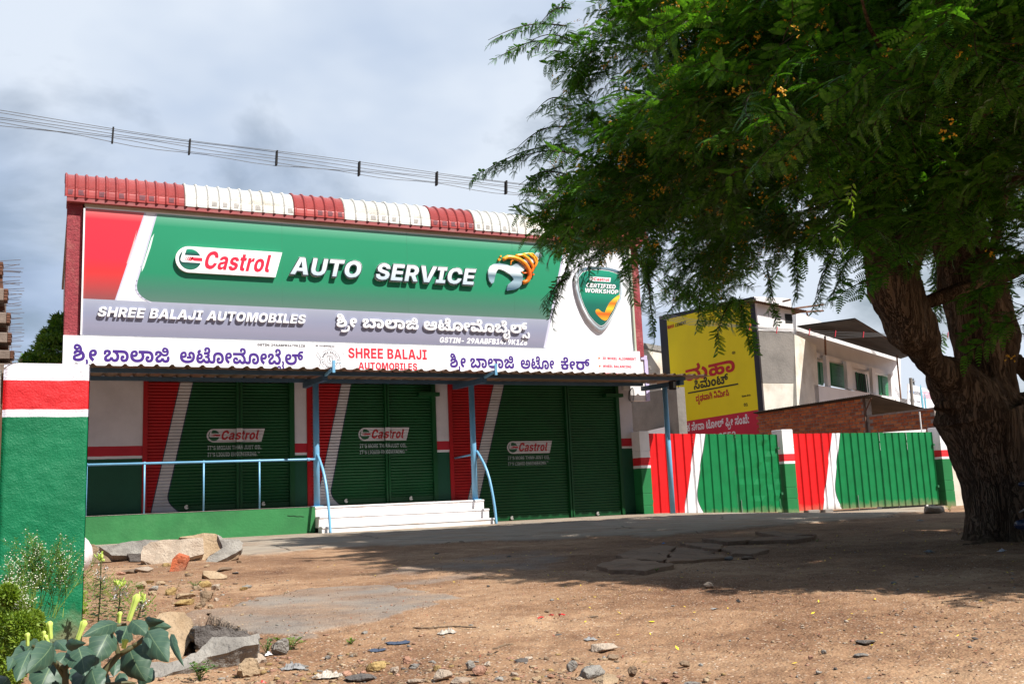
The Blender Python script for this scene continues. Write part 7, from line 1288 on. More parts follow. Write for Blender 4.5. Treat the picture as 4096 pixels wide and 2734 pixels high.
# white sack behind the pillar
p = at(345, 2190, Y=9.2); g = MB(); rows = []
for i in range(13):
    th = math.pi * i / 12; rows.append([(.19 + .30 * math.sin(th) * math.cos(a) * (1 + .05 * math.sin(5 * a)) - .02, 9.2 + .24 * math.sin(th) * math.sin(a), .0 + .20 - .23 * math.cos(th) * (1 + .04 * math.cos(3 * a))) for a in [2 * math.pi * k / 20 for k in range(21)]])
zt_ = at(335, 2120, Y=9.2); xr_ = at(374, 2160, Y=9.2)[0]; g.grid([[(x - .47 + xr_, y, z * (zt_[2] + .1) / .43 - .08) for x, y, z in r] for r in rows])
o = tag(recenter(part('white_sack', g, material('printed_sack', (.74, .73, .75), .6, 0, 26, .3, 30, col2=(.66, .56, .56)), None, True)), 'white sack with faint red print behind the green pillar', 'sack')
# gravel: far too many to count
def scatter_stuff(name, n, region, smin, smax, mats, label_kind='stuff', flatz=.6, seed=3):
    r_ = np.random.default_rng(seed); ico = bmesh.new(); bmesh.ops.create_icosphere(ico, subdivisions=1, radius=1); bv = np.array([v.co[:] for v in ico.verts]); bf = np.array([[v.index for v in f.verts] for f in ico.faces]); ico.free()
    P = region(r_, n); n = len(P); z = hmap(P)[0]; s_ = r_.uniform(0, 1, n) ** 3 * (smax - smin) + smin; an = r_.uniform(0, 6.28, n)
    V = bv[None] * (1 + .35 * r_.uniform(-1, 1, (n, len(bv), 1))); sx = s_ * r_.uniform(.7, 1.4, n); sy = s_ * r_.uniform(.7, 1.2, n); sz_ = s_ * flatz * r_.uniform(.5, 1.1, n)
    x = V[:, :, 0] * sx[:, None]; y = V[:, :, 1] * sy[:, None]; zz = V[:, :, 2] * sz_[:, None]
    X = P[:, 0:1] + x * np.cos(an)[:, None] - y * np.sin(an)[:, None]; Y = P[:, 1:2] + x * np.sin(an)[:, None] + y * np.cos(an)[:, None]; Zz = z[:, None] + zz + sz_[:, None] * .45
    co_ = np.stack([X, Y, Zz], -1).reshape(-1, 3); F_ = (bf[None] + (np.arange(n) * len(bv))[:, None, None]).reshape(-1, 3)
    me_ = bpy.data.meshes.new(name); me_.vertices.add(len(co_)); me_.vertices.foreach_set('co', co_.ravel()); me_.loops.add(F_.size); me_.loops.foreach_set('vertex_index', F_.ravel()); me_.polygons.add(len(F_)); me_.polygons.foreach_set('loop_start', np.arange(0, F_.size, 3))
    me_.polygons.foreach_set('material_index', np.repeat(r_.integers(0, len(mats), n), len(bf))); me_.update(calc_edges=True)
    for m_ in mats: me_.materials.append(m_)
    o = bpy.data.objects.new(name, me_); COL.objects.link(o); o['kind'] = 'stuff'; return o
def wedge(y0, y1, u0, u1, pw=1.0, dens=None):
    def f(r_, n):
        Y = y0 + (y1 - y0) * r_.uniform(0, 1, n) ** pw; U_ = r_.uniform(u0, u1, n); P = np.c_[U_ * Y, Y]
        if dens is not None: P = P[r_.uniform(0, 1, n) < dens(P)]
        return P
    return f
grav = [RK['tan'], RK['pink'], RK['grey'], RK['brown'], RK['tan'], RK['pink'], RK['brown'], RK['pale']]
o = scatter_stuff('gravel', 9000, wedge(1.6, 7.5, -.15, 1.5, 1.3, lambda P: .25 + .9 * (fbm(P, 1.3, 3, 21) > .5)), .0018, .0085, grav, seed=5); tag(o, 'fine mixed gravel strewn over the sandy ground', 'gravel')
def rub(r_, n):
    P = []; cs = [gp(*C8(x, y))[:2] for x, y in ((350, 930), (550, 960), (120, 930), (900, 960), (1200, 970), (1500, 975), (1850, 970), (2150, 985))] + [gp(x / 1.9575, 2050 + y / 1.9575)[:2] for x, y in ((1300, 600), (1500, 700), (1100, 500), (1700, 560), (1350, 760), (900, 430), (1800, 1300), (2100, 1260))]
    for c_ in cs: P.append(c_ + r_.normal(0, 1, (n // len(cs), 2)) * np.array([.16, .22]) * (1 + .08 * c_[1]))
    return np.concatenate(P)
o = scatter_stuff('rubble_chips', 2000, rub, .003, .014, grav[:7] + [RK['ochre']], seed=9, flatz=.5); tag(o, 'heaps of small stone and brick chips in the foreground', 'rubble')
def flat_bits(name, n, region, s0, s1, mats, label, cat, seed, up=0.6):
    r_ = np.random.default_rng(seed); P = region(r_, n); n = len(P); z = hmap(P)[0]; s_ = r_.uniform(s0, s1, n); a = r_.uniform(0, 6.28, n); d1_ = np.stack([np.cos(a), np.sin(a), r_.uniform(-.2, up, n)], -1) * s_[:, None]; d2_ = np.stack([-np.sin(a), np.cos(a), r_.uniform(-.2, .3, n)], -1) * (s_ * .4)[:, None]; c_ = np.c_[P, z + s_ * .25 + .003]
    co_ = np.stack([c_ - d1_, c_ + d2_, c_ + d1_, c_ - d2_], 1).reshape(-1, 3); g = MB(); g.v = [tuple(q) for q in co_]; g.f = [(4 * i, 4 * i + 1, 4 * i + 2, 4 * i + 3) for i in range(n)]; mi = r_.integers(0, len(mats), n); g.m = [int(k) for k in mi]; o = part(name, g, mats, fixn=False); o['kind'] = 'stuff'; tag(o, label, cat); return o
petal = material('yellow_petal', (.85, .62, .03), .6)
flat_bits('fallen_petals', 620, lambda r_, n: np.c_[r_.uniform(2.0, 9.5, n), r_.uniform(2.4, 8.5, n)], .006, .013, [petal], 'tiny yellow petals fallen under the tree', 'petals', 4)
drym = [material('dry_leaf_brown', (.15, .07, .035), .8), material('dry_leaf_red', (.22, .06, .03), .8), material('dry_leaf_dark', (.09, .045, .03), .8), material('straw_bit', (.36, .25, .14), .8)]
flat_bits('leaf_litter', 12000, wedge(1.7, 8, -.1, 1.45, 1.7, lambda P: (fbm(P, 1.1, 3, 31) > .50) * .85 + .08 + .5 * (P[:, 1] < 3.6) * (P[:, 0] / P[:, 1] < .7)), .003, .009, drym, 'dry brown leaf crumbs and bits scattered on the dirt', 'leaf litter', 6)
# ------------------------------------------------------------------ the big shade tree
def mesh_from(co_, F_, name, mats, mi=None, smooth=False):
    me_ = bpy.data.meshes.new(name); k = F_.shape[1]; me_.vertices.add(len(co_)); me_.vertices.foreach_set('co', co_.ravel()); me_.loops.add(F_.size); me_.loops.foreach_set('vertex_index', F_.ravel()); me_.polygons.add(len(F_)); me_.polygons.foreach_set('loop_start', np.arange(0, F_.size, k))
    if mi is not None: me_.polygons.foreach_set('material_index', mi)
    me_.update(calc_edges=True)
    for m_ in mats: me_.materials.append(m_)
    return me_
bark = bpy.data.materials.new('rough_bark'); bark.use_nodes = True; t = bark.node_tree; L = t.links.new; bs = t.nodes['Principled BSDF']; bs.inputs['Roughness'].default_value = .95; bs.inputs['Specular IOR Level'].default_value = .15
geo = nd(t, 'ShaderNodeNewGeometry'); mp = nd(t, 'ShaderNodeMapping'); mp.inputs['Scale'].default_value = (1, 1, .13); L(geo.outputs['Position'], mp.inputs[0])
nz_ = nd(t, 'ShaderNodeTexNoise', ins={'Scale': 7.0, 'Detail': 8.0, 'Roughness': .7, 'Distortion': .8}); L(mp.outputs[0], nz_.inputs['Vector'])
vz = nd(t, 'ShaderNodeTexVoronoi', feature='DISTANCE_TO_EDGE', ins={'Scale': 26.0}); dm = nd(t, 'ShaderNodeMix', data_type='VECTOR'); dm.inputs[0].default_value = .30; L(mp.outputs[0], dm.inputs[4]); L(nz_.outputs['Color'], dm.inputs[5]); L(dm.outputs[1], vz.inputs['Vector'])
rb = ramp(t, [(.28, (.05, .030, .019)), (.45, (.16, .105, .066)), (.6, (.25, .17, .11)), (.75, (.33, .27, .21))]); L(nz_.outputs[0], rb.inputs[0])
cr2 = ramp(t, [(0, (.45, .43, .42)), (.07, (1, 1, 1))]); L(vz.outputs['Distance'], cr2.inputs[0]); mu = nd(t, 'ShaderNodeMix', data_type='RGBA', blend_type='MULTIPLY'); mu.inputs[0].default_value = 1; L(rb.outputs[0], mu.inputs[6]); L(cr2.outputs[0], mu.inputs[7]); L(mu.outputs[2], bs.inputs['Base Color'])
hb = mth(t, 'ADD', mth(t, 'MULTIPLY', mth(t, 'MINIMUM', vz.outputs['Distance'], .12), 6.0), nz_.outputs[0]); bp = nd(t, 'ShaderNodeBump', ins={'Strength': 1.0, 'Distance': .035}); L(hb, bp.inputs['Height']); L(bp.outputs[0], bs.inputs['Normal'])
TY = 5.85
def tp(x, y, dy=0.0): return at(x, y, Y=TY + dy)
def limb(path):
    """path: (left x, right x, y, depth offset) in the photo -> centre line and radius on the tree's plane"""
    P = []; Rr = []
    for xl, xr_2, y, dy in path:
        a, b = tp(xl, y, dy), tp(xr_2, y, dy); P.append((a + b) / 2); Rr.append(max(.03, np.linalg.norm(b - a) / 2 - .052))
    return P, Rr
main = limb([(3880, 4175, 2210, 0), (3898, 4165, 2140, 0), (3900, 4150, 2040, 0), (3878, 4130, 1920, 0), (3845, 4110, 1810, 0), (3812, 4080, 1720, 0), (3775, 4055, 1640, 0)])
l1 = limb([(3760, 4010, 1650, 0), (3755, 3960, 1580, 0), (3715, 3880, 1520, 0), (3655, 3775, 1450, -.05), (3620, 3750, 1390, -.1), (3560, 3735, 1320, -.15), (3530, 3700, 1240, -.15), (3478, 3672, 1140, -.1), (3462, 3590, 1040, 0), (3455, 3575, 940, .1), (3470, 3560, 800, .3), (3520, 3590, 600, .5)])
l2 = limb([(3790, 4040, 1660, .05), (3830, 4042, 1560, .1), (3838, 4036, 1460, .1), (3834, 4056, 1360, .1), (3815, 4030, 1260, .15), (3780, 3985, 1130, .2), (3757, 3930, 1000, .3), (3750, 3880, 860, .5), (3780, 3870, 700, .7), (3830, 3900, 450, 1.0)])
def tubes_mesh(limbs, vox=.022):
    g = MB()
    for P, Rr in limbs: g.tube(P, Rr, 18)
    me_ = g.mesh('trunk'); o = bpy.data.objects.new('tmp', me_); COL.objects.link(o); md = o.modifiers.new('r', 'REMESH'); md.mode = 'VOXEL'; md.voxel_size = vox; md.use_smooth_shade = True
    bpy.context.view_layer.update(); me2 = bpy.data.meshes.new_from_object(o.evaluated_get(bpy.context.evaluated_depsgraph_get())); bpy.data.objects.remove(o)
    n = len(me2.vertices); co_ = np.empty(n * 3); me2.vertices.foreach_get('co', co_); co_ = co_.reshape(-1, 3); nm = np.empty(n * 3); me2.vertex_normals.foreach_get('vector', nm); nm = nm.reshape(-1, 3)
    d = np.array([mnoise.fractal(Vector((p[0] * 5, p[1] * 5, p[2] * 1.7)), 1, 2, 5) * .030 + mnoise.noise(Vector((p[0] * 2.2, p[1] * 2.2, p[2] * 1.4))) * .035 + (abs(mnoise.noise(Vector((p[0] * 13, p[1] * 13, p[2] * 3)))) - .2) * .022 for p in co_])
    co_ += nm * d[:, None]; me2.vertices.foreach_set('co', co_.ravel()); me2.update(); return me2
knob = [([tp(3772, 1640), tp(3770, 1600)], [.10, .085]), ([tp(3960, 1760), tp(3990, 1650), tp(4000, 1580)], [.15, .12, .07]), ([tp(3810, 1520), tp(3805, 1480), tp(3822, 1432)], [.09, .06, .012]), ([tp(3960, 1830), tp(4060, 1760, -.05), tp(4180, 1710, -.1)], [.14, .11, .08]), ([tp(3960, 2200, -.1), tp(3850, 2225, -.25), tp(3740, 2232, -.35)], [.10, .06, .02])]
tree = thing('shade_tree', 'huge old tree with rough dark trunk, feathery leaves and small orange flowers at the right', 'tree', tuple(tp(3990, 2200)))
br_far = limb([(3990, 4200, 1760, .5), (4040, 4230, 1640, .7), (4060, 4200, 1560, .8), (4030, 4190, 1470, .8), (4040, 4260, 1420, .9)])
tm = tubes_mesh([main, l1, l2] + knob); trunk = part('trunk', tm, bark, tree, True)
for pth in ([(4078, 4400, 1560, .3), (4040, 4400, 1480, .3)],): 
    P_ = [tp(3940, 1700, .15), tp(4060, 1640, .25), tp(4190, 1590, .35), tp(4180, 1510, .40), tp(4105, 1470, .40), tp(4040, 1440, .40)]; part('cut_limb', tubes_mesh([(P_, [.15, .13, .12, .12, .10, .07])], .03), bark, tree, True)
# crown: a wide dome over the trunk, drooping at the rim
sil = np.array([(1300, -400), (1298, 5), (1285, 45), (1240, 70), (1290, 130), (1325, 165), (1310, 205), (1262, 232), (1240, 255), (1262, 300), (1215, 330), (1190, 352), (1170, 400), (1205, 420), (1196, 465), (1230, 470), (1268, 500), (1245, 545), (1300, 560), (1350, 592), (1420, 566), (1460, 600), (1490, 680), (1530, 660), (1580, 700), (1640, 745), (1700, 740), (1750, 690), (1800, 640), (1850, 610), (1890, 640), (1860, 690), (1930, 690), (2000, 760), (2090, 780), (2200, 760), (2280, 790), (2349, 760), (2900, 900), (2900, -400)], float) * 1.7437
gaps = [np.array(q, float) * 1.7437 for q in ([(1835, 610), (1900, 575), (1990, 580), (2000, 700), (1935, 760), (1850, 700)], [(2060, 590), (2150, 570), (2175, 740), (2085, 740)], [(2275, 540), (2360, 500), (2360, 780), (2290, 780)], [(1480, 600), (1560, 560), (1600, 640), (1500, 690)], [(1330, 545), (1400, 500), (1440, 560), (1360, 590)], [(1700, 640), (1800, 560), (1830, 620), (1750, 690)])]
CC = np.array([9.4, 5.6]); RXc, RYc = 5.1, 6.9
r_ = np.random.default_rng(11)
def crown_pts(n, inner=.35):
    out = []
    while sum(map(len, out)) < n:
        k = 60000; th = r_.uniform(0, 2 * math.pi, k); rr = r_.uniform(0, 1, k) ** .5; P = np.c_[CC[0] + RXc * rr * np.cos(th), CC[1] + RYc * rr * np.sin(th)]
        top = 3.0 + 6.0 * np.sqrt(np.clip(1 - rr ** 3.2, 0, 1)); lobes = fbm(P, .55, 3, 40); bot = 2.35 + 1.5 * (1 - rr ** 2) + (lobes - .5) * 2.2
        f = r_.uniform(0, 1, k) ** .8; z = bot + (top - bot) * np.where(r_.uniform(0, 1, k) < .35, f * .3, f)
        Q = np.c_[P, z]; x, y, d = proj(Q)
        ok = (top > bot) & (d > .5)
        pass
        front = (d > .6) & (x > 1500) & (x < 4300) & (y > -300) & (y < 2400)
        ins = pip(np.c_[x, y], sil + 0)
        ok &= (~front) | ins
        for G_ in gaps: ok &= ~(front & pip(np.c_[x, y], G_)) | (r_.uniform(0, 1, k) < .22)
        ok &= ~((d > .3) & (x < 2100) & (d < 20) & (y > -200))          # nothing hangs over the left of the yard
        ok &= d > 2.6
        ok &= (Q[:, 1] + .704 * (z + .05) < 14.5 + (lobes - .5) * 1.5) & (Q[:, 0] - .387 * z > 2.9 + (lobes - .5))   # the crown's reach, as its shade shows
        out.append(Q[ok])
    return np.concatenate(out)[:n]
LEAF = leafmat('tree_leaf', (0.016, 0.078, 0.010), (0.095, 0.25, 0.022), .34, .40)
LEAFY = leafmat('young_tree_leaf', (0.10, 0.20, 0.015), (0.20, 0.32, 0.03), .4, .5); TWIG = material('twig_bark', (.055, .035, .022), .9, .3, 8)
def compound_leaf(base, d, up, n, l, w, out, rs):
    """feathery leaf: paired leaflets along a drooping midrib"""
    side = d.cross(up).normalized()
    for i in range(n):
        f = (i + .6) / n; c_ = base + d * (l * f) - up * (l * .35 * f * f); s_ = math.sin(math.pi * min(1, f * .9 + .12)) ** .5
        for sg_ in (-1, 1):
            a = (side * sg_ + d * .35 - up * .25).normalized(); ln = w * s_; e = d * (l / n * .50); out.append([c_ - e * .95, c_ + a * ln - e * .75, c_ + a * ln * 1.04 + e * .6, c_ + e * .95])
def twig_mesh(seed, nl, name, length=.34, mat=LEAF, ls=1.0):
    rs = random.Random(seed); out = []; X = Vector((1, 0, 0)); stem = []
    for i in range(nl):
        f = (i + .3) / nl; base = Vector((length * f, .02 * math.sin(f * 5 + seed), -.10 * f * f)); an = (1 if i % 2 else -1) * rs.uniform(.8, 1.35); d = Vector((math.cos(an), math.sin(an), rs.uniform(-.55, .12))).normalized(); stem.append(base)
        up = Vector((rs.uniform(-.3, .3), rs.uniform(-.3, .3), 1)); up = (up - d * up.dot(d)).normalized(); compound_leaf(base, d, up, 8, rs.uniform(.085, .125) * ls, .0205 * ls, out, rs)
    V_ = [tuple(v) for q in out for v in q]; g = MB(); g.v = V_; g.f = [(4 * i, 4 * i + 1, 4 * i + 2, 4 * i + 3) for i in range(len(out))]; g.m = [0] * len(out); g.mi = 1; g.tube([Vector((-.05, 0, .02))] + stem, .0028, 3, False)
    me_ = g.mesh(name); me_.materials.append(mat); me_.materials.append(TWIG); o = bpy.data.objects.new(name, me_); return o
def gn_instances(pts, rot, scl, srcs, name, parent, mats, label=None):
    me_ = bpy.data.meshes.new(name); me_.vertices.add(len(pts)); me_.vertices.foreach_set('co', np.ascontiguousarray(pts, dtype=np.float32).ravel()); me_.update()
    a = me_.attributes.new('rot', 'FLOAT_VECTOR', 'POINT'); a.data.foreach_set('vector', np.ascontiguousarray(rot, dtype=np.float32).ravel()); a = me_.attributes.new('scl', 'FLOAT', 'POINT'); a.data.foreach_set('value', scl.astype(np.float32))
    a = me_.attributes.new('pick', 'INT', 'POINT'); a.data.foreach_set('value', r_.integers(0, len(srcs), len(pts)).astype(np.int32))
    o = bpy.data.objects.new(name, me_); COL.objects.link(o); o['kind'] = 'stuff'
    if parent: o.parent = parent; o.location = -wloc(parent)
    ng = bpy.data.node_groups.new(name, 'GeometryNodeTree'); ng.interface.new_socket('Geometry', in_out='INPUT', socket_type='NodeSocketGeometry'); ng.interface.new_socket('Geometry', in_out='OUTPUT', socket_type='NodeSocketGeometry')
    gi = ng.nodes.new('NodeGroupInput'); go = ng.nodes.new('NodeGroupOutput'); ip = ng.nodes.new('GeometryNodeInstanceOnPoints'); g2i = ng.nodes.new('GeometryNodeGeometryToInstance')
    for s_ in reversed(srcs):
        oi = ng.nodes.new('GeometryNodeObjectInfo'); oi.inputs['Object'].default_value = s_; oi.inputs['As Instance'].default_value = False; ng.links.new(oi.outputs['Geometry'], g2i.inputs[0])
    def attr(nm, ty): n = ng.nodes.new('GeometryNodeInputNamedAttribute'); n.data_type = ty; n.inputs['Name'].default_value = nm; return [q for q in n.outputs if q.enabled and q.name == 'Attribute'][0]
    ng.links.new(gi.outputs[0], ip.inputs['Points']); ng.links.new(g2i.outputs[0], ip.inputs['Instance']); ip.inputs['Pick Instance'].default_value = True; ng.links.new(attr('pick', 'INT'), ip.inputs['Instance Index']); e2r = ng.nodes.new('FunctionNodeEulerToRotation'); ng.links.new(attr('rot', 'FLOAT_VECTOR'), e2r.inputs[0]); ng.links.new(e2r.outputs[0], ip.inputs['Rotation'])
    ng.links.new(attr('scl', 'FLOAT'), ip.inputs['Scale']); ng.links.new(ip.outputs[0], go.inputs[0]); md = o.modifiers.new('scatter', 'NODES'); md.node_group = ng
    return o
twigs = [twig_mesh(k, 13, 'leafy_twig', .30) for k in range(4)]
CC0 = crown_pts(950); kk = r_.integers(0, len(CC0), 28000); CP = CC0[kk] + r_.normal(0, 1, (28000, 3)) * np.array([.20, .20, .12]); x, y, d = proj(CP)
fr = (d > 2.4) & (x > 1500) & (x < 4300) & (y > -300) & (y < 2400); keep = (d > 2.4) & ((~fr) | pip(np.c_[x, y], sil)); keep &= ~((x > 3350) & (y > 1130) & (d > 2) & (d < 9) & (y < 2400) & (r_.uniform(0, 1, len(x)) < .88)); keep &= ~((x > 3150) & (y > 960) & (y < 1420) & (d >= 7) & (r_.uniform(0, 1, len(x)) < .93)); keep &= ~((x > 3350) & (y > 900) & (d > 2) & (d < 7) & (r_.uniform(0, 1, len(x)) < .93)); keep &= ~((x > 2250) & (x < 2750) & (y > 930) & (r_.uniform(0, 1, len(x)) < .35)); CP = CP[keep]
ex_ = []
for x_, y_, sx_, sy_, k_ in ((3480, 800, 160, 160, 70), (3640, 1010, 120, 90, 16), (3850, 780, 200, 140, 90), (4020, 1050, 90, 120, 26), (4070, 1270, 40, 50, 8), (3800, 600, 350, 200, 260)):
    for _ in range(k_): ex_.append(at(x_ + r_.normal(0, sx_ * .6), y_ + r_.normal(0, sy_ * .6), Y=r_.uniform(4.6, 5.5)))
CP = np.concatenate([CP, np.array(ex_)]); n = len(CP); ctr = np.array([9.0, 5.6, 4.2]); dv = CP - ctr; yaw = np.arctan2(dv[:, 1], dv[:, 0]) + r_.normal(0, 1.1, n)
rim = np.clip(np.hypot(dv[:, 0] / 5.1, dv[:, 1] / 6.8), 0, 1); pitch = r_.normal(-.08, .36, n) + .16 * rim
rot = np.c_[r_.normal(0, .35, n), pitch, yaw]; scl = r_.uniform(.8, 1.35, n)
crown = gn_instances(CP, rot, scl, twigs, 'crown', tree, None)
# hanging sprays picked out against the sky and the sign along the rim of the crown
sprays = [((1310, 20), (1235, 60), 9.8), ((1320, 100), (1215, 95), 9.6), ((1310, 140), (1250, 128), 10), ((1330, 200), (1290, 200), 10), ((1300, 290), (1180, 345), 10.2), ((1310, 350), (1150, 385), 10.3), ((1300, 400), (1190, 425), 10.5), ((1320, 500), (1250, 540), 11), ((1300, 640), (1250, 710), 11.2), ((1500, 560), (1475, 700), 11), ((1620, 640), (1600, 745), 10.6), ((1760, 620), (1780, 735), 10.2), ((1830, 560), (1830, 690), 9.8), ((1850, 540), (1940, 640), 9.6), ((2050, 640), (2075, 760), 9.0), ((2150, 620), (2160, 740), 8.6), ((2260, 600), (2290, 770), 8.2), ((1300, 60), (1120, 92), 10.0), ((1290, 100), (1150, 128), 10.0), ((1300, 330), (1082, 410), 10.4), ((1290, 380), (1190, 470), 10.6), ((1340, 470), (1235, 552), 11.0), ((1330, 545), (1262, 740), 11.3), ((1420, 560), (1240, 690), 11.3), ((1480, 600), (1502, 778), 10.8), ((1560, 640), (1540, 722), 10.6), ((1680, 690), (1640, 790), 10.4), ((1300, 230), (1228, 256), 10.4), ((1700, 700), (1720, 800), 10.2), ((1390, 560), (1330, 660), 11.2), ((1410, 540), (1455, 680), 11.2), ((1900, 610), (1868, 700), 9.4), ((1960, 580), (1905, 700), 9.6), ((2090, 560), (2120, 700), 9.0), ((2300, 560), (2320, 700), 8.0)]
SP_ = []; SR = []; branches = []
for (a, b, Yd) in sprays:
    A_ = at(a[0] * 1.7437, a[1] * 1.7437, Y=Yd); B_ = at(b[0] * 1.7437, b[1] * 1.7437, Y=Yd); nseg = max(3, int(np.linalg.norm(B_ - A_) / .07)); up_ = np.array([0, 0, .10]); pts = []
    for k in range(nseg + 1):
        f = k / nseg; p_ = A_ + (B_ - A_) * f + up_ * math.sin(math.pi * f); pts.append(p_)
        if k: 
            dd = (B_ - A_) / np.linalg.norm(B_ - A_); SP_.append(p_ - dd * .15 + r_.normal(0, .015, 3)); SR.append((r_.normal(0, .4), math.asin(-dd[2]) * .8 + r_.normal(.1, .2), math.atan2(dd[1], dd[0]) + r_.normal(0, .45)))
    branches.append((pts, [.012 * (1 - .75 * k / nseg) for k in range(nseg + 1)]))
gn_instances(np.array(SP_), np.array(SR), r_.uniform(.6, .95, len(SP_)), twigs, 'hanging_sprays', tree, None)
# branches from the limbs out into the crown
starts = [(np.array(l1[0][i]), l1[1][i]) for i in (6, 8, 10, 11)] + [(np.array(l2[0][i]), l2[1][i]) for i in (5, 7, 8, 9)]
bl_ = thing
for k in range(24):
    s0_, sr = starts[k % len(starts)]; tgt = CP[r_.integers(0, n)]; 
    if tgt[2] < 3.4: tgt = tgt + [0, 0, .6]
    mid = (s0_ + tgt) / 2 + np.array([r_.normal(0, .4), r_.normal(0, .4), .5]); P_ = []
    for j in range(9): f = j / 8; P_.append((1 - f) ** 2 * s0_ + 2 * f * (1 - f) * mid + f * f * tgt + (r_.normal(0, .05, 3) if 0 < j < 8 else 0))
    R0_ = min(.065, sr * .5) * r_.uniform(.5, 1); g = MB(); g.tube(P_, [R0_ * (1 - .85 * j / 8) for j in range(9)], 8); part('branch', g, bark, tree, True)
for pts, rr in branches: g = MB(); g.tube(pts, rr, 5); part('hanging_branch', g, TWIG, tree, True)
# blossom
FLW = leafmat('orange_blossom', (.62, .30, .02), (.85, .52, .05), .2, .6)
def flower_mesh(seed):
    rs = random.Random(seed); out = []
    for _ in range(9):
        c_ = Vector((rs.gauss(0, .02), rs.gauss(0, .02), rs.gauss(-.02, .03)))
        for k in range(4):
            a = Vector((rs.gauss(0, 1), rs.gauss(0, 1), rs.gauss(0, 1))).normalized() * .015; b_ = a.orthogonal().normalized() * .007; out.append([c_, c_ + a * .5 - b_, c_ + a, c_ + a * .5 + b_])
    g = MB(); g.v = [tuple(v) for q in out for v in q]; g.f = [(4 * i, 4 * i + 1, 4 * i + 2, 4 * i + 3) for i in range(len(out))]; g.m = [0] * len(out); me_ = g.mesh('blossom'); me_.materials.append(FLW); return bpy.data.objects.new('blossom', me_)
FP_ = CP[r_.integers(0, n, 15000)] + r_.normal(0, .13, (15000, 3)); keep = fbm(FP_[:, :2] + FP_[:, 2:3] * .7, .9, 2, 60) > .47; FP_ = FP_[keep]; x, y, d = proj(FP_); FP_ = FP_[(x < 3300) | (r_.uniform(0, 1, len(x)) < .2)]
gn_instances(FP_, r_.uniform(0, 6.28, (len(FP_), 3)), r_.uniform(.5, 1.1, len(FP_)), [flower_mesh(k) for k in range(3)], 'blossom', tree, None)
# bright young shoots
YS = [twig_mesh(50 + k, 6, 'young_twig', .22, LEAFY, .8) for k in range(2)]
yp = np.array([at(x * 1.7437, y * 1.7437, Y=Yd) for x, y, Yd in ((2255, 210, 4.3), (2270, 200, 4.3), (2040, 370, 4.6), (2050, 385, 4.6), (2120, 270, 4.6), (1960, 420, 3.6), (1945, 450, 3.6), (1925, 500, 3.6), (1915, 540, 3.6))]); gn_instances(yp, np.c_[r_.normal(0, .4, len(yp)), r_.uniform(.4, 1.2, len(yp)), r_.uniform(0, 6.28, len(yp))], np.full(len(yp), .42), YS, 'young_shoots', tree, None)

# ------------------------------------------------------------------ simple leafy tree behind the workshop, far trees
def leaf_cloud(centers, n, l, w, mat, name, parent, seed, droop=.5):
    rs = np.random.default_rng(seed); V_ = []; 
    k = rs.integers(0, len(centers), n); C_ = np.array([c[:3] for c in centers])[k]; R_ = np.array([c[3] for c in centers])[k]; d = rs.normal(0, 1, (n, 3)); d /= np.linalg.norm(d, axis=1)[:, None]; P = C_ + d * R_[:, None] * (rs.uniform(.55, 1.08, n) ** .6)[:, None]
    a = d + rs.normal(0, .7, (n, 3)); a[:, 2] -= droop; a /= np.linalg.norm(a, axis=1)[:, None]; b = np.cross(a, rs.normal(0, 1, (n, 3))); b /= np.linalg.norm(b, axis=1)[:, None]; ll = l * rs.uniform(.6, 1.2, n)[:, None]; ww = w * rs.uniform(.7, 1.2, n)[:, None]; c3 = np.cross(a, b) * ll * .12
    co_ = np.stack([P, P + a * ll * .45 + b * ww + c3, P + a * ll, P + a * ll * .45 - b * ww + c3], 1).reshape(-1, 3); F_ = np.arange(4 * n).reshape(n, 4); me_ = mesh_from(co_, F_, name, [mat]); o = part(name, me_, mat, parent); o['kind'] = 'stuff'; return o
MG = leafmat('mango_leaf', (0.035, 0.115, 0.012), (0.13, 0.26, 0.025), .3, .4)
mt = thing('mango_tree', 'bushy green tree showing between the unfinished building and the workshop', 'tree', (.5, 22, -.1))
cen = []
for x, y, rp in ((130, 1470, 40), (170, 1430, 45), (215, 1390, 60), (240, 1330, 45), (240, 1290, 28), (160, 1470, 40), (260, 1400, 80), (330, 1420, 90), (100, 1500, 40), (300, 1330, 60), (200, 1520, 90), (300, 1560, 110), (195, 1350, 26), (120, 1440, 22)):
    q = at(x, y, Y=22 + random.uniform(-.5, .8)); cen.append((q[0], q[1], q[2], rp * 22 / FPX * 1.0))
leaf_cloud(cen, 9000, .13, .022, MG, 'crown', mt, 5); g = MB(); g.tube([(.9, 22.2, -.2), (.95, 22.2, 2.0), (.7, 22.2, 3.2)], [.14, .10, .05], 8); part('trunk', g, bark, mt)
for k, (lab, x, y, rp, Yd) in enumerate((('small round green tree far off at the right edge behind the trunk', 4075, 1665, 42, 32), ('rounded far tree cut by the right edge of the picture', 4140, 1640, 60, 34))):
    q = at(x, y, Y=Yd); ft = thing('far_tree', lab, 'tree', (q[0], q[1], -.3), 'far trees at the right edge'); s_ = rp * np.linalg.norm(q) / FPX; cen = [(q[0] + random.uniform(-1, 1) * s_ * .6, q[1] + random.uniform(-1, 1) * s_ * .5, q[2] + random.uniform(-.8, .5) * s_, s_ * random.uniform(.4, .65)) for _ in range(9)]
    leaf_cloud(cen, 3500, .22, .07, MG, 'crown', ft, 20 + k, .2); g = MB(); g.tube([(q[0], q[1], -.5), (q[0], q[1], q[2])], .16, 8); part('trunk', g, bark, ft)

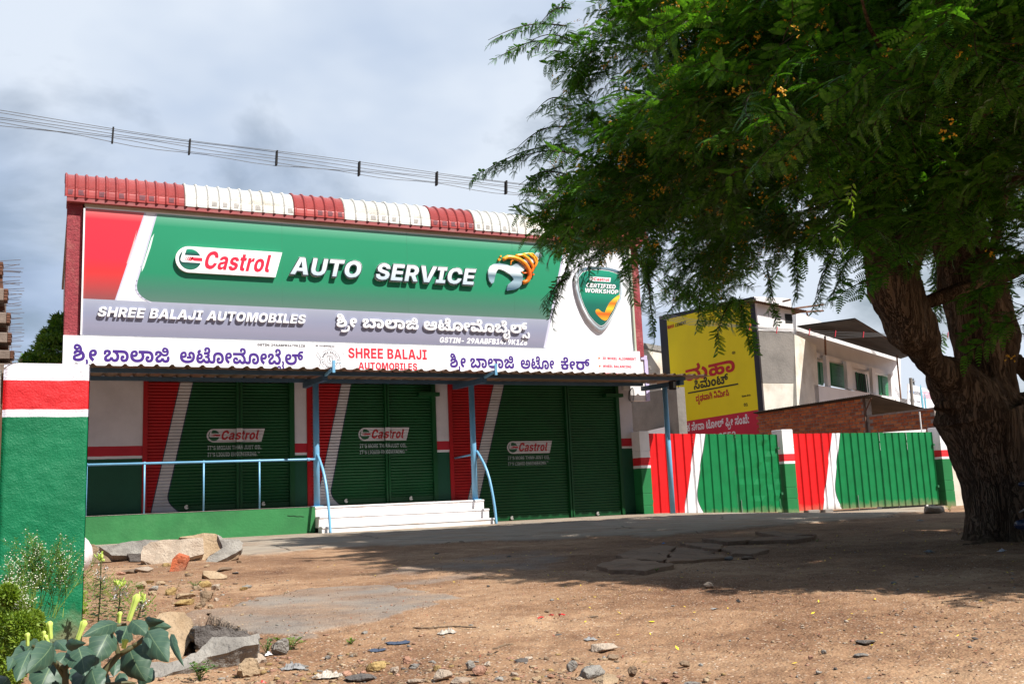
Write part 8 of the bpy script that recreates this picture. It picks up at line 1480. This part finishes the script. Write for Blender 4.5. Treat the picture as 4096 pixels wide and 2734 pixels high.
# ------------------------------------------------------------------ plants in the foreground left
c7 = lambda x, y, Y: at(x / 1.9575, 2050 + y / 1.9575, Y=Y)
DL = bpy.data.materials.new('datura_leaf'); DL.use_nodes = True; t = DL.node_tree; bs = t.nodes['Principled BSDF']; bs.inputs['Roughness'].default_value = .5
uvn = nd(t, 'ShaderNodeAttribute', attribute_name='vein'); gn_ = nd(t, 'ShaderNodeNewGeometry'); nn = nd(t, 'ShaderNodeTexNoise', ins={'Scale': 14.0, 'Detail': 4.0}); t.links.new(gn_.outputs['Position'], nn.inputs['Vector']); rr_ = ramp(t, [(.3, (.026, .062, .040)), (.7, (.046, .094, .058))]); t.links.new(nn.outputs[0], rr_.inputs[0]); sv = nd(t, 'ShaderNodeSeparateXYZ'); t.links.new(uvn.outputs['Vector'], sv.inputs[0]); ab_ = mth(t, 'ABSOLUTE', sv.outputs[1]); fr_ = mth(t, 'FRACT', mth(t, 'MULTIPLY', mth(t, 'SUBTRACT', sv.outputs[0], mth(t, 'MULTIPLY', ab_, .22)), 6.0)); v1 = mth(t, 'MULTIPLY', mth(t, 'LESS_THAN', mth(t, 'ABSOLUTE', mth(t, 'SUBTRACT', fr_, .5)), .035), .45); v2 = mth(t, 'MULTIPLY', mth(t, 'LESS_THAN', ab_, .035), .8)
t.links.new(mixc(t, mth(t, 'MAXIMUM', v1, v2), rr_.outputs[0], (.13, .19, .10)), bs.inputs['Base Color']); bs.inputs['Specular IOR Level'].default_value = .5
STM = material('datura_stem', (.085, .080, .030), .6, .3, 8); BUD = leafmat('datura_bud', (.40, .55, .08), (.62, .72, .20), .25, .5)
dat = thing('datura_plant', 'broad leaved datura bush with dusty green leaves and closed pale yellow buds, bottom left', 'plant', tuple(c7(560, 1500, 2.7)))
def dleaf(base, tip, wpx, Yb_, Yt, twist):
    a = c7(*base, Yb_); b = c7(*tip, Yt); ax = b - a; ln = np.linalg.norm(ax); ax /= ln; view = (a + b) / 2 - np.array([0, 0, CAMH]); view /= np.linalg.norm(view); side = np.cross(ax, view); side /= np.linalg.norm(side); nrm = np.cross(side, ax); side = side * math.cos(twist) + nrm * math.sin(twist); nrm = np.cross(side, ax)
    if nrm @ view > 0: nrm = -nrm
    W_ = wpx / 1.9575 * Yb_ / FPX * .52 * 1.05; rows = []; vein = []; nu_, nv_ = 18, 12
    for i in range(nu_ + 1):
        f = i / nu_; wd = W_ * (math.sin(math.pi * f ** .62) ** .85) * (1 + .05 * math.sin(f * 23)); row = []
        for j in range(-nv_ // 2, nv_ // 2 + 1):
            s_ = j / (nv_ / 2); p_ = a + ax * ln * f + side * wd * s_ + nrm * (-(abs(s_) * .12 + s_ * s_ * .30) * wd + math.sin(math.pi * f) * ln * .10 + .05 * wd * math.sin(f * 17 + s_ * 5) * abs(s_)); p_ = p_ + ax * ln * .06 * (abs(s_)) * (1 - f) * -1
            row.append(p_); vein += [f, s_, 0.0]
        rows.append(row)
    g = MB(); g.grid(rows); me_ = g.mesh('leaf', True); at_ = me_.attributes.new('vein', 'FLOAT_VECTOR', 'POINT'); at_.data.foreach_set('vector', vein); part('leaf', me_, DL, dat)
for i, (b_, t_, w_) in enumerate([((850, 935), (715, 1205), 175), ((990, 880), (932, 1020), 160), ((1165, 935), (1322, 1168), 185), ((1010, 1055), (1145, 1318), 225), ((610, 1040), (668, 1275), 185), ((405, 1035), (205, 1255), 160), ((420, 1160), (300, 1420), 245), ((235, 1080), (130, 1320), 150), ((250, 1035), (45, 1190), 120), ((1130, 885), (1345, 892), 100), ((900, 865), (640, 970), 105), ((705, 1185), (590, 1420), 190), ((1035, 850), (1160, 960), 120), ((520, 1035), (675, 1018), 75), ((1345, 960), (1442, 1205), 52), ((60, 1290), (-40, 1420), 130), ((300, 1020), (150, 1075), 80), ((1140, 850), (1290, 845), 70), ((720, 1230), (790, 1420), 140), ((440, 1000), (520, 1080), 90), ((1150, 975), (1175, 1060), 60), ((350, 1100), (440, 1170), 120), ((800, 900), (880, 860), 60), ((90, 1130), (60, 1240), 70), ((1200, 855), (1230, 880), 90)]):
    Yb_ = 2.75 + .12 * math.sin(i * 2.4); dleaf(b_, t_, w_, Yb_, Yb_ - .05 - .03 * (i % 3), .35 * math.sin(i * 1.7))
for pth, r0 in (([(740, 1420), (830, 1220), (930, 1110), (900, 1010), (850, 935)], .010), ([(930, 1110), (1020, 1060), (1090, 1010), (1165, 940)], .007), ([(510, 1500), (512, 1330), (508, 1220), (420, 1160)], .009), ([(508, 1220), (560, 1170), (620, 1040)], .006), ([(880, 1050), (870, 960), (900, 880), (990, 870)], .006), ([(430, 1160), (390, 1090), (250, 1040)], .005), ([(1040, 1045), (1130, 990), (1160, 900), (1130, 885)], .006), ([(750, 1330), (830, 1340), (1000, 1325), (1060, 1335)], .005), ([(512, 1300), (430, 1170), (405, 1040)], .005)):
    g = MB(); g.tube([c7(x, y, 2.76) for x, y in pth], [r0 * (1 - .12 * k) for k in range(len(pth))], 8); part('stem', g, STM, dat, True)
for (b_, t_, w_) in (((1008, 845), (1082, 632), 26), ((932, 862), (942, 770), 17), ((605, 1000), (668, 838), 24), ((400, 985), (388, 845), 22), ((218, 1040), (216, 935), 17), ((342, 1015), (346, 920), 14), ((395, 1050), (352, 952), 17), ((968, 1060), (985, 985), 24)):
    a, b2 = c7(*b_, 2.72), c7(*t_, 2.72); P_ = [a + (b2 - a) * f for f in (0, .15, .4, .7, .88, 1)]; k_ = w_ / 1.9575 * 2.72 / FPX; g = MB(); n_ = 10
    rows = []; ax = (b2 - a) / np.linalg.norm(b2 - a); s1_ = np.cross(ax, [0, 1, 0]); s1_ /= np.linalg.norm(s1_); s2_ = np.cross(ax, s1_)
    for p_, rr2 in zip(P_, (.5, .62, .60, .75, .95, .35)): rows.append([p_ + (s1_ * math.cos(q) + s2_ * math.sin(q)) * rr2 * k_ * (1 + .22 * math.cos(5 * q)) for q in [2 * math.pi * j / 20 for j in range(21)]])
    g.grid(rows); part('bud', g, BUD, dat, True)
rsd = random.Random(4)
for k in range(16):
    bx, by = rsd.uniform(80, 1150), rsd.uniform(1040, 1330); a_ = rsd.uniform(0, 6.28); ln_ = rsd.uniform(110, 190); Yk = 2.95 + rsd.uniform(-.08, .12); dleaf((bx, by), (bx + math.cos(a_) * ln_, by + abs(math.sin(a_)) * ln_ * .9 + 30), rsd.uniform(80, 130), Yk, Yk - .04, rsd.uniform(-.4, .4))
# feathery white-flowered weeds
WG = leafmat('weed_green', (0.045, 0.12, 0.02), (0.13, 0.24, 0.04), .3); WGY = leafmat('weed_yellow_green', (0.09, 0.18, 0.015), (0.22, 0.31, 0.035), .3); WF = material('tiny_white_flower', (.72, .72, .60), .7)
def branchy(base, top, Yp, seed, name, label, nst=9, flow=WF, leafm=WG, spread=1.0, group='white flowered weeds at the left'):
    rs = random.Random(seed); P = thing(name, label, 'weed', tuple(c7(*base, Yp)), group); st = MB(); fl = []; lv = []
    A_ = c7(*base, Yp); B_ = c7(*top, Yp); H_ = np.linalg.norm(B_ - A_)
    def grow(p, d, l, r, lev):
        pts = [p]; q = p.copy(); dd = d.copy(); ns = 5
        for k in range(ns):
            dd = dd + np.array([rs.gauss(0, .09), rs.gauss(0, .09), .03]); dd /= np.linalg.norm(dd); q = q + dd * l / ns; pts.append(q.copy())
            for _ in range(2 if lev < 2 else 1): lv.append((q + np.array([rs.gauss(0, .004) for _ in range(3)]), H_ * (.05 if lev < 2 else .03) * (1.3 - k / ns * .7), rs))
            if lev < 2 and k >= (1 if lev == 0 else 0):
                for _ in range(2 if lev == 0 else 1): 
                    a = rs.uniform(0, 6.28); nd_ = dd * .8 + np.array([math.cos(a), math.sin(a) * .8, .15]) * .55 * spread; nd_ /= np.linalg.norm(nd_); grow(q.copy(), nd_, l * rs.uniform(.32, .5) * (1 - .1 * k), r * .5, lev + 1)
        st.tube(pts, [r * (1 - .6 * k / ns) for k in range(ns + 1)], 4, False)
        if lev >= 1:
            for _ in range(1 if rs.random() < .42 else 0): fl.append(pts[-1] + np.array([rs.gauss(0, .006), rs.gauss(0, .006), rs.uniform(0, .008)]))
    for k in range(nst):
        d = (B_ - A_) / H_ + np.array([rs.gauss(0, .16), rs.gauss(0, .14), 0]) * spread; d /= np.linalg.norm(d); grow(A_ + np.array([rs.gauss(0, .02), rs.gauss(0, .03), 0]), d, H_ * rs.uniform(.55, 1), .0016, 0)
    part('stems', st, WGY, P, kind='stuff'); g = MB()
    for c_ in fl:
        s_ = rs.uniform(.0016, .0028); g.add([c_ + np.array(o_) * s_ for o_ in ((1, 0, 0), (0, 1, 0), (-1, 0, 0), (0, -1, 0), (0, 0, 1), (0, 0, -1))], [(0, 1, 4), (1, 2, 4), (2, 3, 4), (3, 0, 4), (1, 0, 5), (2, 1, 5), (3, 2, 5), (0, 3, 5)])
    part('flowers', g, flow, P, kind='stuff', fixn=False); g = MB()
    for c_, s_, _ in lv:
        a = rs.uniform(0, 6.28); d1_ = np.array([math.cos(a), math.sin(a), rs.uniform(-.3, .6)]) * s_; d2_ = np.array([-math.sin(a), math.cos(a), rs.uniform(-.3, .3)]) * s_ * .22; g.add([c_, c_ + d1_ * .5 + d2_, c_ + d1_, c_ + d1_ * .5 - d2_], [(0, 1, 2, 3)])
    part('leaves', g, leafm, P, kind='stuff', fixn=False)
branchy((330, 800), (480, 205), 4.25, 1, 'flowering_weed', 'tallest white flowered weed against the green pillar', 8); branchy((260, 820), (265, 225), 4.2, 2, 'flowering_weed', 'white flowered weed in front of the middle of the green pillar', 9); branchy((430, 820), (560, 330), 4.15, 3, 'flowering_weed', 'white flowered weed at the right edge of the green pillar', 7); branchy((80, 800), (80, 380), 3.9, 4, 'flowering_weed', 'low white flowered weed at the left edge', 9); branchy((180, 900), (150, 560), 3.6, 5, 'flowering_weed', 'dense yellow green weed above the datura leaves', 14, leafm=WGY)
# leafy spikes with white spidery flowers
def cleome(base, top, Yp, seed, label):
    rs = random.Random(seed); P = thing('spider_flower', label, 'plant', tuple(c7(*base, Yp)), 'leafy flower spikes'); A_ = c7(*base, Yp); B_ = c7(*top, Yp); H_ = np.linalg.norm(B_ - A_); g = MB(); g.tube([A_, (A_ + B_) / 2 + [.003, 0, 0], B_], .0028, 5); part('stem', g, STM, P)
    lf = MB(); n_ = int(70 * H_ / .2)
    for k in range(n_):
        f = (k / n_) * .82; c_ = A_ + (B_ - A_) * f; a = rs.uniform(0, 6.28); sz_ = .022 * (1.15 - f * .7) * Yp / 4; o_ = np.array([math.cos(a), math.sin(a), rs.uniform(-.1, .4)]) * sz_
        for q in (-.6, 0, .6):
            d = np.array([math.cos(a + q), math.sin(a + q), rs.uniform(-.2, .3)]); s_ = np.array([-d[1], d[0], 0]) * sz_ * .32; p_ = c_ + o_ * .6; lf.add([p_, p_ + d * sz_ * .55 + s_, p_ + d * sz_, p_ + d * sz_ * .55 - s_], [(0, 1, 2, 3)])
    part('leaves', lf, leafmat('spike_leaf', (.02, .075, .018), (.05, .14, .03), .25) if 'spike_leaf' not in bpy.data.materials else bpy.data.materials['spike_leaf'], P, kind='stuff', fixn=False); pt_ = MB()
    for k in range(34):
        f = rs.uniform(.62, .88); c_ = A_ + (B_ - A_) * f; a = rs.uniform(0, 6.28); r2_ = rs.uniform(.010, .034) * Yp / 4; p_ = c_ + np.array([math.cos(a), math.sin(a), rs.uniform(-.4, .5)]) * r2_
        for _ in range(3): d = np.array([rs.gauss(0, 1), rs.gauss(0, 1), rs.gauss(0, 1)]); d *= .009 / np.linalg.norm(d); e_ = np.cross(d, [.3, .5, .8]) * .35; pt_.add([p_, p_ + d * .6 + e_, p_ + d, p_ + d * .6 - e_], [(0, 1, 2, 3)])
    part('petals', pt_, material('white_petal', (.78, .78, .80), .6) if 'white_petal' not in bpy.data.materials else bpy.data.materials['white_petal'], P, kind='stuff', fixn=False); bd = MB()
    for k in range(26):
        a = rs.uniform(0, 6.28); d = np.array([math.cos(a) * .6, math.sin(a) * .6, rs.uniform(.4, 1)]); c_ = B_ + np.array([rs.gauss(0, .006), rs.gauss(0, .006), rs.uniform(-.02, .004)]); bd.tube([c_, c_ + d * .010, c_ + d * .018 + [0, 0, .003]], [.0012, .0030, .0014], 5)
    part('buds', bd, BUD, P, kind='stuff', fixn=False)
    for k in range(5):
        f = rs.uniform(.45, .7); c_ = A_ + (B_ - A_) * f; s_ = 1 if k % 2 else -1; g = MB(); g.tube([c_, c_ + [s_ * .03, 0, .01], c_ + [s_ * .055, 0, .04]], .0013, 4); part('seed_pod', g, WGY, P)
bw2 = thing('bushy_weed', 'full yellow green bushy weed at the bottom left behind the datura', 'weed', tuple(gp(60, 2700)))
cen = []
for x, y, rp in ((60, 640, 60), (20, 760, 90), (120, 780, 80), (60, 900, 100), (180, 880, 80), (40, 1050, 120), (200, 1000, 80), (-40, 1200, 140), (90, 1230, 90), (260, 840, 60), (290, 930, 60), (-60, 900, 120)):
    q = c7(x, y, 3.55 + .2 * math.sin(x)); cen.append((q[0], q[1], q[2], rp / 1.9575 * 3.6 / FPX))
leaf_cloud(cen, 16000, .014, .0032, WGY, 'foliage', bw2, 77, -.3)
cleome((770, 860), (792, 345), 4.4, 1, 'tallest leafy spike with white petals right of the green pillar'); cleome((915, 850), (945, 550), 4.0, 2, 'second leafy spike with white petals, above the datura'); cleome((1070, 850), (1112, 665), 3.9, 3, 'short leafy spike with white petals beside the tallest datura bud')
# low ground cover and small weeds
def cover(poly7, Yr, n, l, mat, name, label, seed, h=.05):
    rs = np.random.default_rng(seed); W_ = np.array([gp(x / 1.9575, 2050 + y / 1.9575)[:2] for x, y in poly7]); lo, hi = W_.min(0), W_.max(0); P = rs.uniform(lo, hi, (n * 3, 2)); P = P[pip(P, W_)][:n]; m_ = len(P); z = hmap(P)[0] + rs.uniform(0, 1, m_) ** .7 * h * (.4 + fbm(P, 5, 2, seed)); C_ = np.c_[P, z]; a = rs.normal(0, 1, (m_, 3)); a[:, 2] = np.abs(a[:, 2]) * .6; a /= np.linalg.norm(a, axis=1)[:, None]; b = np.cross(a, rs.normal(0, 1, (m_, 3))); b /= np.linalg.norm(b, axis=1)[:, None]; ll = l * rs.uniform(.5, 1.2, m_)[:, None]
    co_ = np.stack([C_, C_ + a * ll * .5 + b * ll * .22, C_ + a * ll, C_ + a * ll * .5 - b * ll * .22], 1).reshape(-1, 3); o = part(name, mesh_from(co_, np.arange(4 * m_).reshape(m_, 4), name, [mat]), mat); o['kind'] = 'stuff'; tag(o, label, 'ground cover')
cover([(-300, 560), (640, 790), (560, 860), (-300, 900)], 0, 5000, .016, WG, 'ground_cover', 'green feathery ground cover at the foot of the green pillar', 12, .20)
cover([(-300, 700), (640, 790), (680, 900), (560, 1000), (300, 1050), (100, 1400), (-400, 1400)], 0, 15000, .020, WGY, 'ground_cover', 'dense yellow green ground cover at the lower left edge', 2, .17)
cover([(640, 560), (900, 520), (1100, 640), (1240, 830), (900, 900), (640, 880)], 0, 1800, .014, WG, 'ground_weeds', 'sparse low weeds round the flower spikes', 3, .05)
def tuft(x, y, w_, h_, label, seed, mat=WG, big=1.0):
    p = gp(x, y); k_ = p[1] / FPX * 1.05; rs = random.Random(seed); P = thing('small_weed', label, 'weed', tuple(p), 'small weeds on the dirt')
    for k in range(7):
        a = rs.uniform(0, 6.28); r2_ = w_ * k_ / 2 * rs.uniform(.5, 1); B_ = p + np.array([math.cos(a) * r2_, math.sin(a) * r2_, h_ * k_ * rs.uniform(.5, 1)]); g = MB(); g.tube([p, (p + B_) / 2 + [0, 0, h_ * k_ * .15], B_], .0015, 4)
        o = part('stem', g, WG, P); g = MB()
        for j in range(12):
            f = .25 + .75 * j / 11; c_ = p + (B_ - p) * f + [0, 0, h_ * k_ * .3 * math.sin(math.pi * f) * .5]; d = np.array([rs.gauss(0, 1), rs.gauss(0, 1), rs.uniform(-.1, .5)]); d *= .016 * big / np.linalg.norm(d) * (w_ * k_ / .12); e_ = np.cross(d, [0, 0, 1.0]) * .45; g.add([c_, c_ + d * .5 + e_, c_ + d, c_ + d * .5 - e_], [(0, 1, 2, 3)])
        part('leaves', g, mat, P, kind='stuff', fixn=False)
tuft(2090 / 1.9575, 2050 + 1110 / 1.9575, 70, 60, 'dark leafy weed left of the knobbly concrete lump', 1); tuft(2270 / 1.9575, 2050 + 1070 / 1.9575, 110, 50, 'bright green weed right of the knobbly concrete lump', 2, WGY); tuft(*C8(595, 775), 60, 30, 'small yellow green weed alone on the dirt', 3, WGY); tuft(1530 / 1.9575, 2050 + 595 / 1.9575, 52, 34, 'blue green weed among the rubble stones', 4); tuft(1560 / 1.9575, 2050 + 1310 / 1.9575, 110, 70, 'broad green weed at the bottom edge of the rubble', 5, WG, 1.3); tuft(1760 / 1.9575, 2050 + 1150 / 1.9575, 60, 36, 'yellow green weed on the grey kerb slab', 6, WGY); tuft(2500 + 185 * .6794, 2000 + 415 * .6794, 26, 14, 'tiny weed at the edge of the large sunken slab', 7, WGY); tuft(2500 + 1130 * .6794, 2000 + 245 * .6794, 22, 14, 'tiny weed at the right end of the far sunken slab', 8, WGY); tuft(2500 + 450 * .6794, 2000 + 360 * .6794, 30, 8, 'tiny weed between two sunken slabs', 9, WG); tuft(3800, 2045, 50, 34, 'weed growing at the foot of the last gate pillar', 10, WGY)
q = gp(3745, 2052); g = MB()
tag(bpy.data.objects[0], bpy.data.objects[0].get('label', ''), bpy.data.objects[0].get('category', '')) if False else None
stone(3745, 2052, 90, 34, 'pale', 'crumbling pale concrete lump under the right end of the right gate', 801, 'concrete_lump', None)
# parked motorcycle, only its near end inside the picture
mc = thing('parked_motorcycle', 'dark blue motorcycle parked by the trunk, only its end showing at the right edge', 'motorcycle', (gp(4300, 2200)[0], gp(4300, 2200)[1], gz(6, 4.5)))
mb_ = material('glossy_navy', (.012, .022, .06), .2, .1, 5); mk = material('black_rubber', (.02, .02, .02), .7)
YM = 4.6; pt_ = lambda x, y, dy=0: at(x, y, Y=YM + dy)
g = MB(); g.tube([pt_(4070, 2098), pt_(4082, 2098), pt_(4180, 2090), pt_(4330, 2075)], [.026, .036, .040, .038], 16); part('exhaust_muffler', g, mb_, mc, True)
g = MB(); g.tube([pt_(4078, 1936), pt_(4084, 1936), pt_(4150, 1930)], [.012, .016, .014], 12); o = part('handlebar_grip', g, mb_, mc, True); g = MB(); g.tube([pt_(4150, 1930), pt_(4260, 1915), pt_(4350, 1925)], .010, 8); part('handlebar', g, M['steel'], mc, True)
g = MB(); g.tube([pt_(4076, 2048), pt_(4110, 2030), pt_(4180, 2010)], [.003, .012, .016], 8); part('mudguard_tip', g, M['plaster'], mc, True)
for xc in (4290, 4560):
    c_ = pt_(xc, 2120); g = MB(); g.tube([c_ + np.array([.25 * math.cos(a), 0, .25 * math.sin(a) + .08]) for a in [2 * math.pi * k / 24 for k in range(25)]], .04, 8); w_ = part('wheel', g, mk, mc, True); g = MB(); g.tube([c_ + [0, -.05, .08], c_ + [0, .05, .08]], .05, 12)
    part('hub', g, M['steel'], w_).location = (0, 0, 0)
g = MB(); g.tube([pt_(4260, 2010), pt_(4400, 1975), pt_(4560, 1985)], [.08, .12, .07], 12); part('fuel_tank', g, mb_, mc, True); g = MB(); g.tube([pt_(4180, 2000), pt_(4300, 1995)], [.05, .07], 10); part('seat', g, mk, mc, True)
g = MB(); g.tube([pt_(4290, 2090), pt_(4420, 2050), pt_(4560, 2100)], .03, 8); part('frame_tube', g, mk, mc, True)
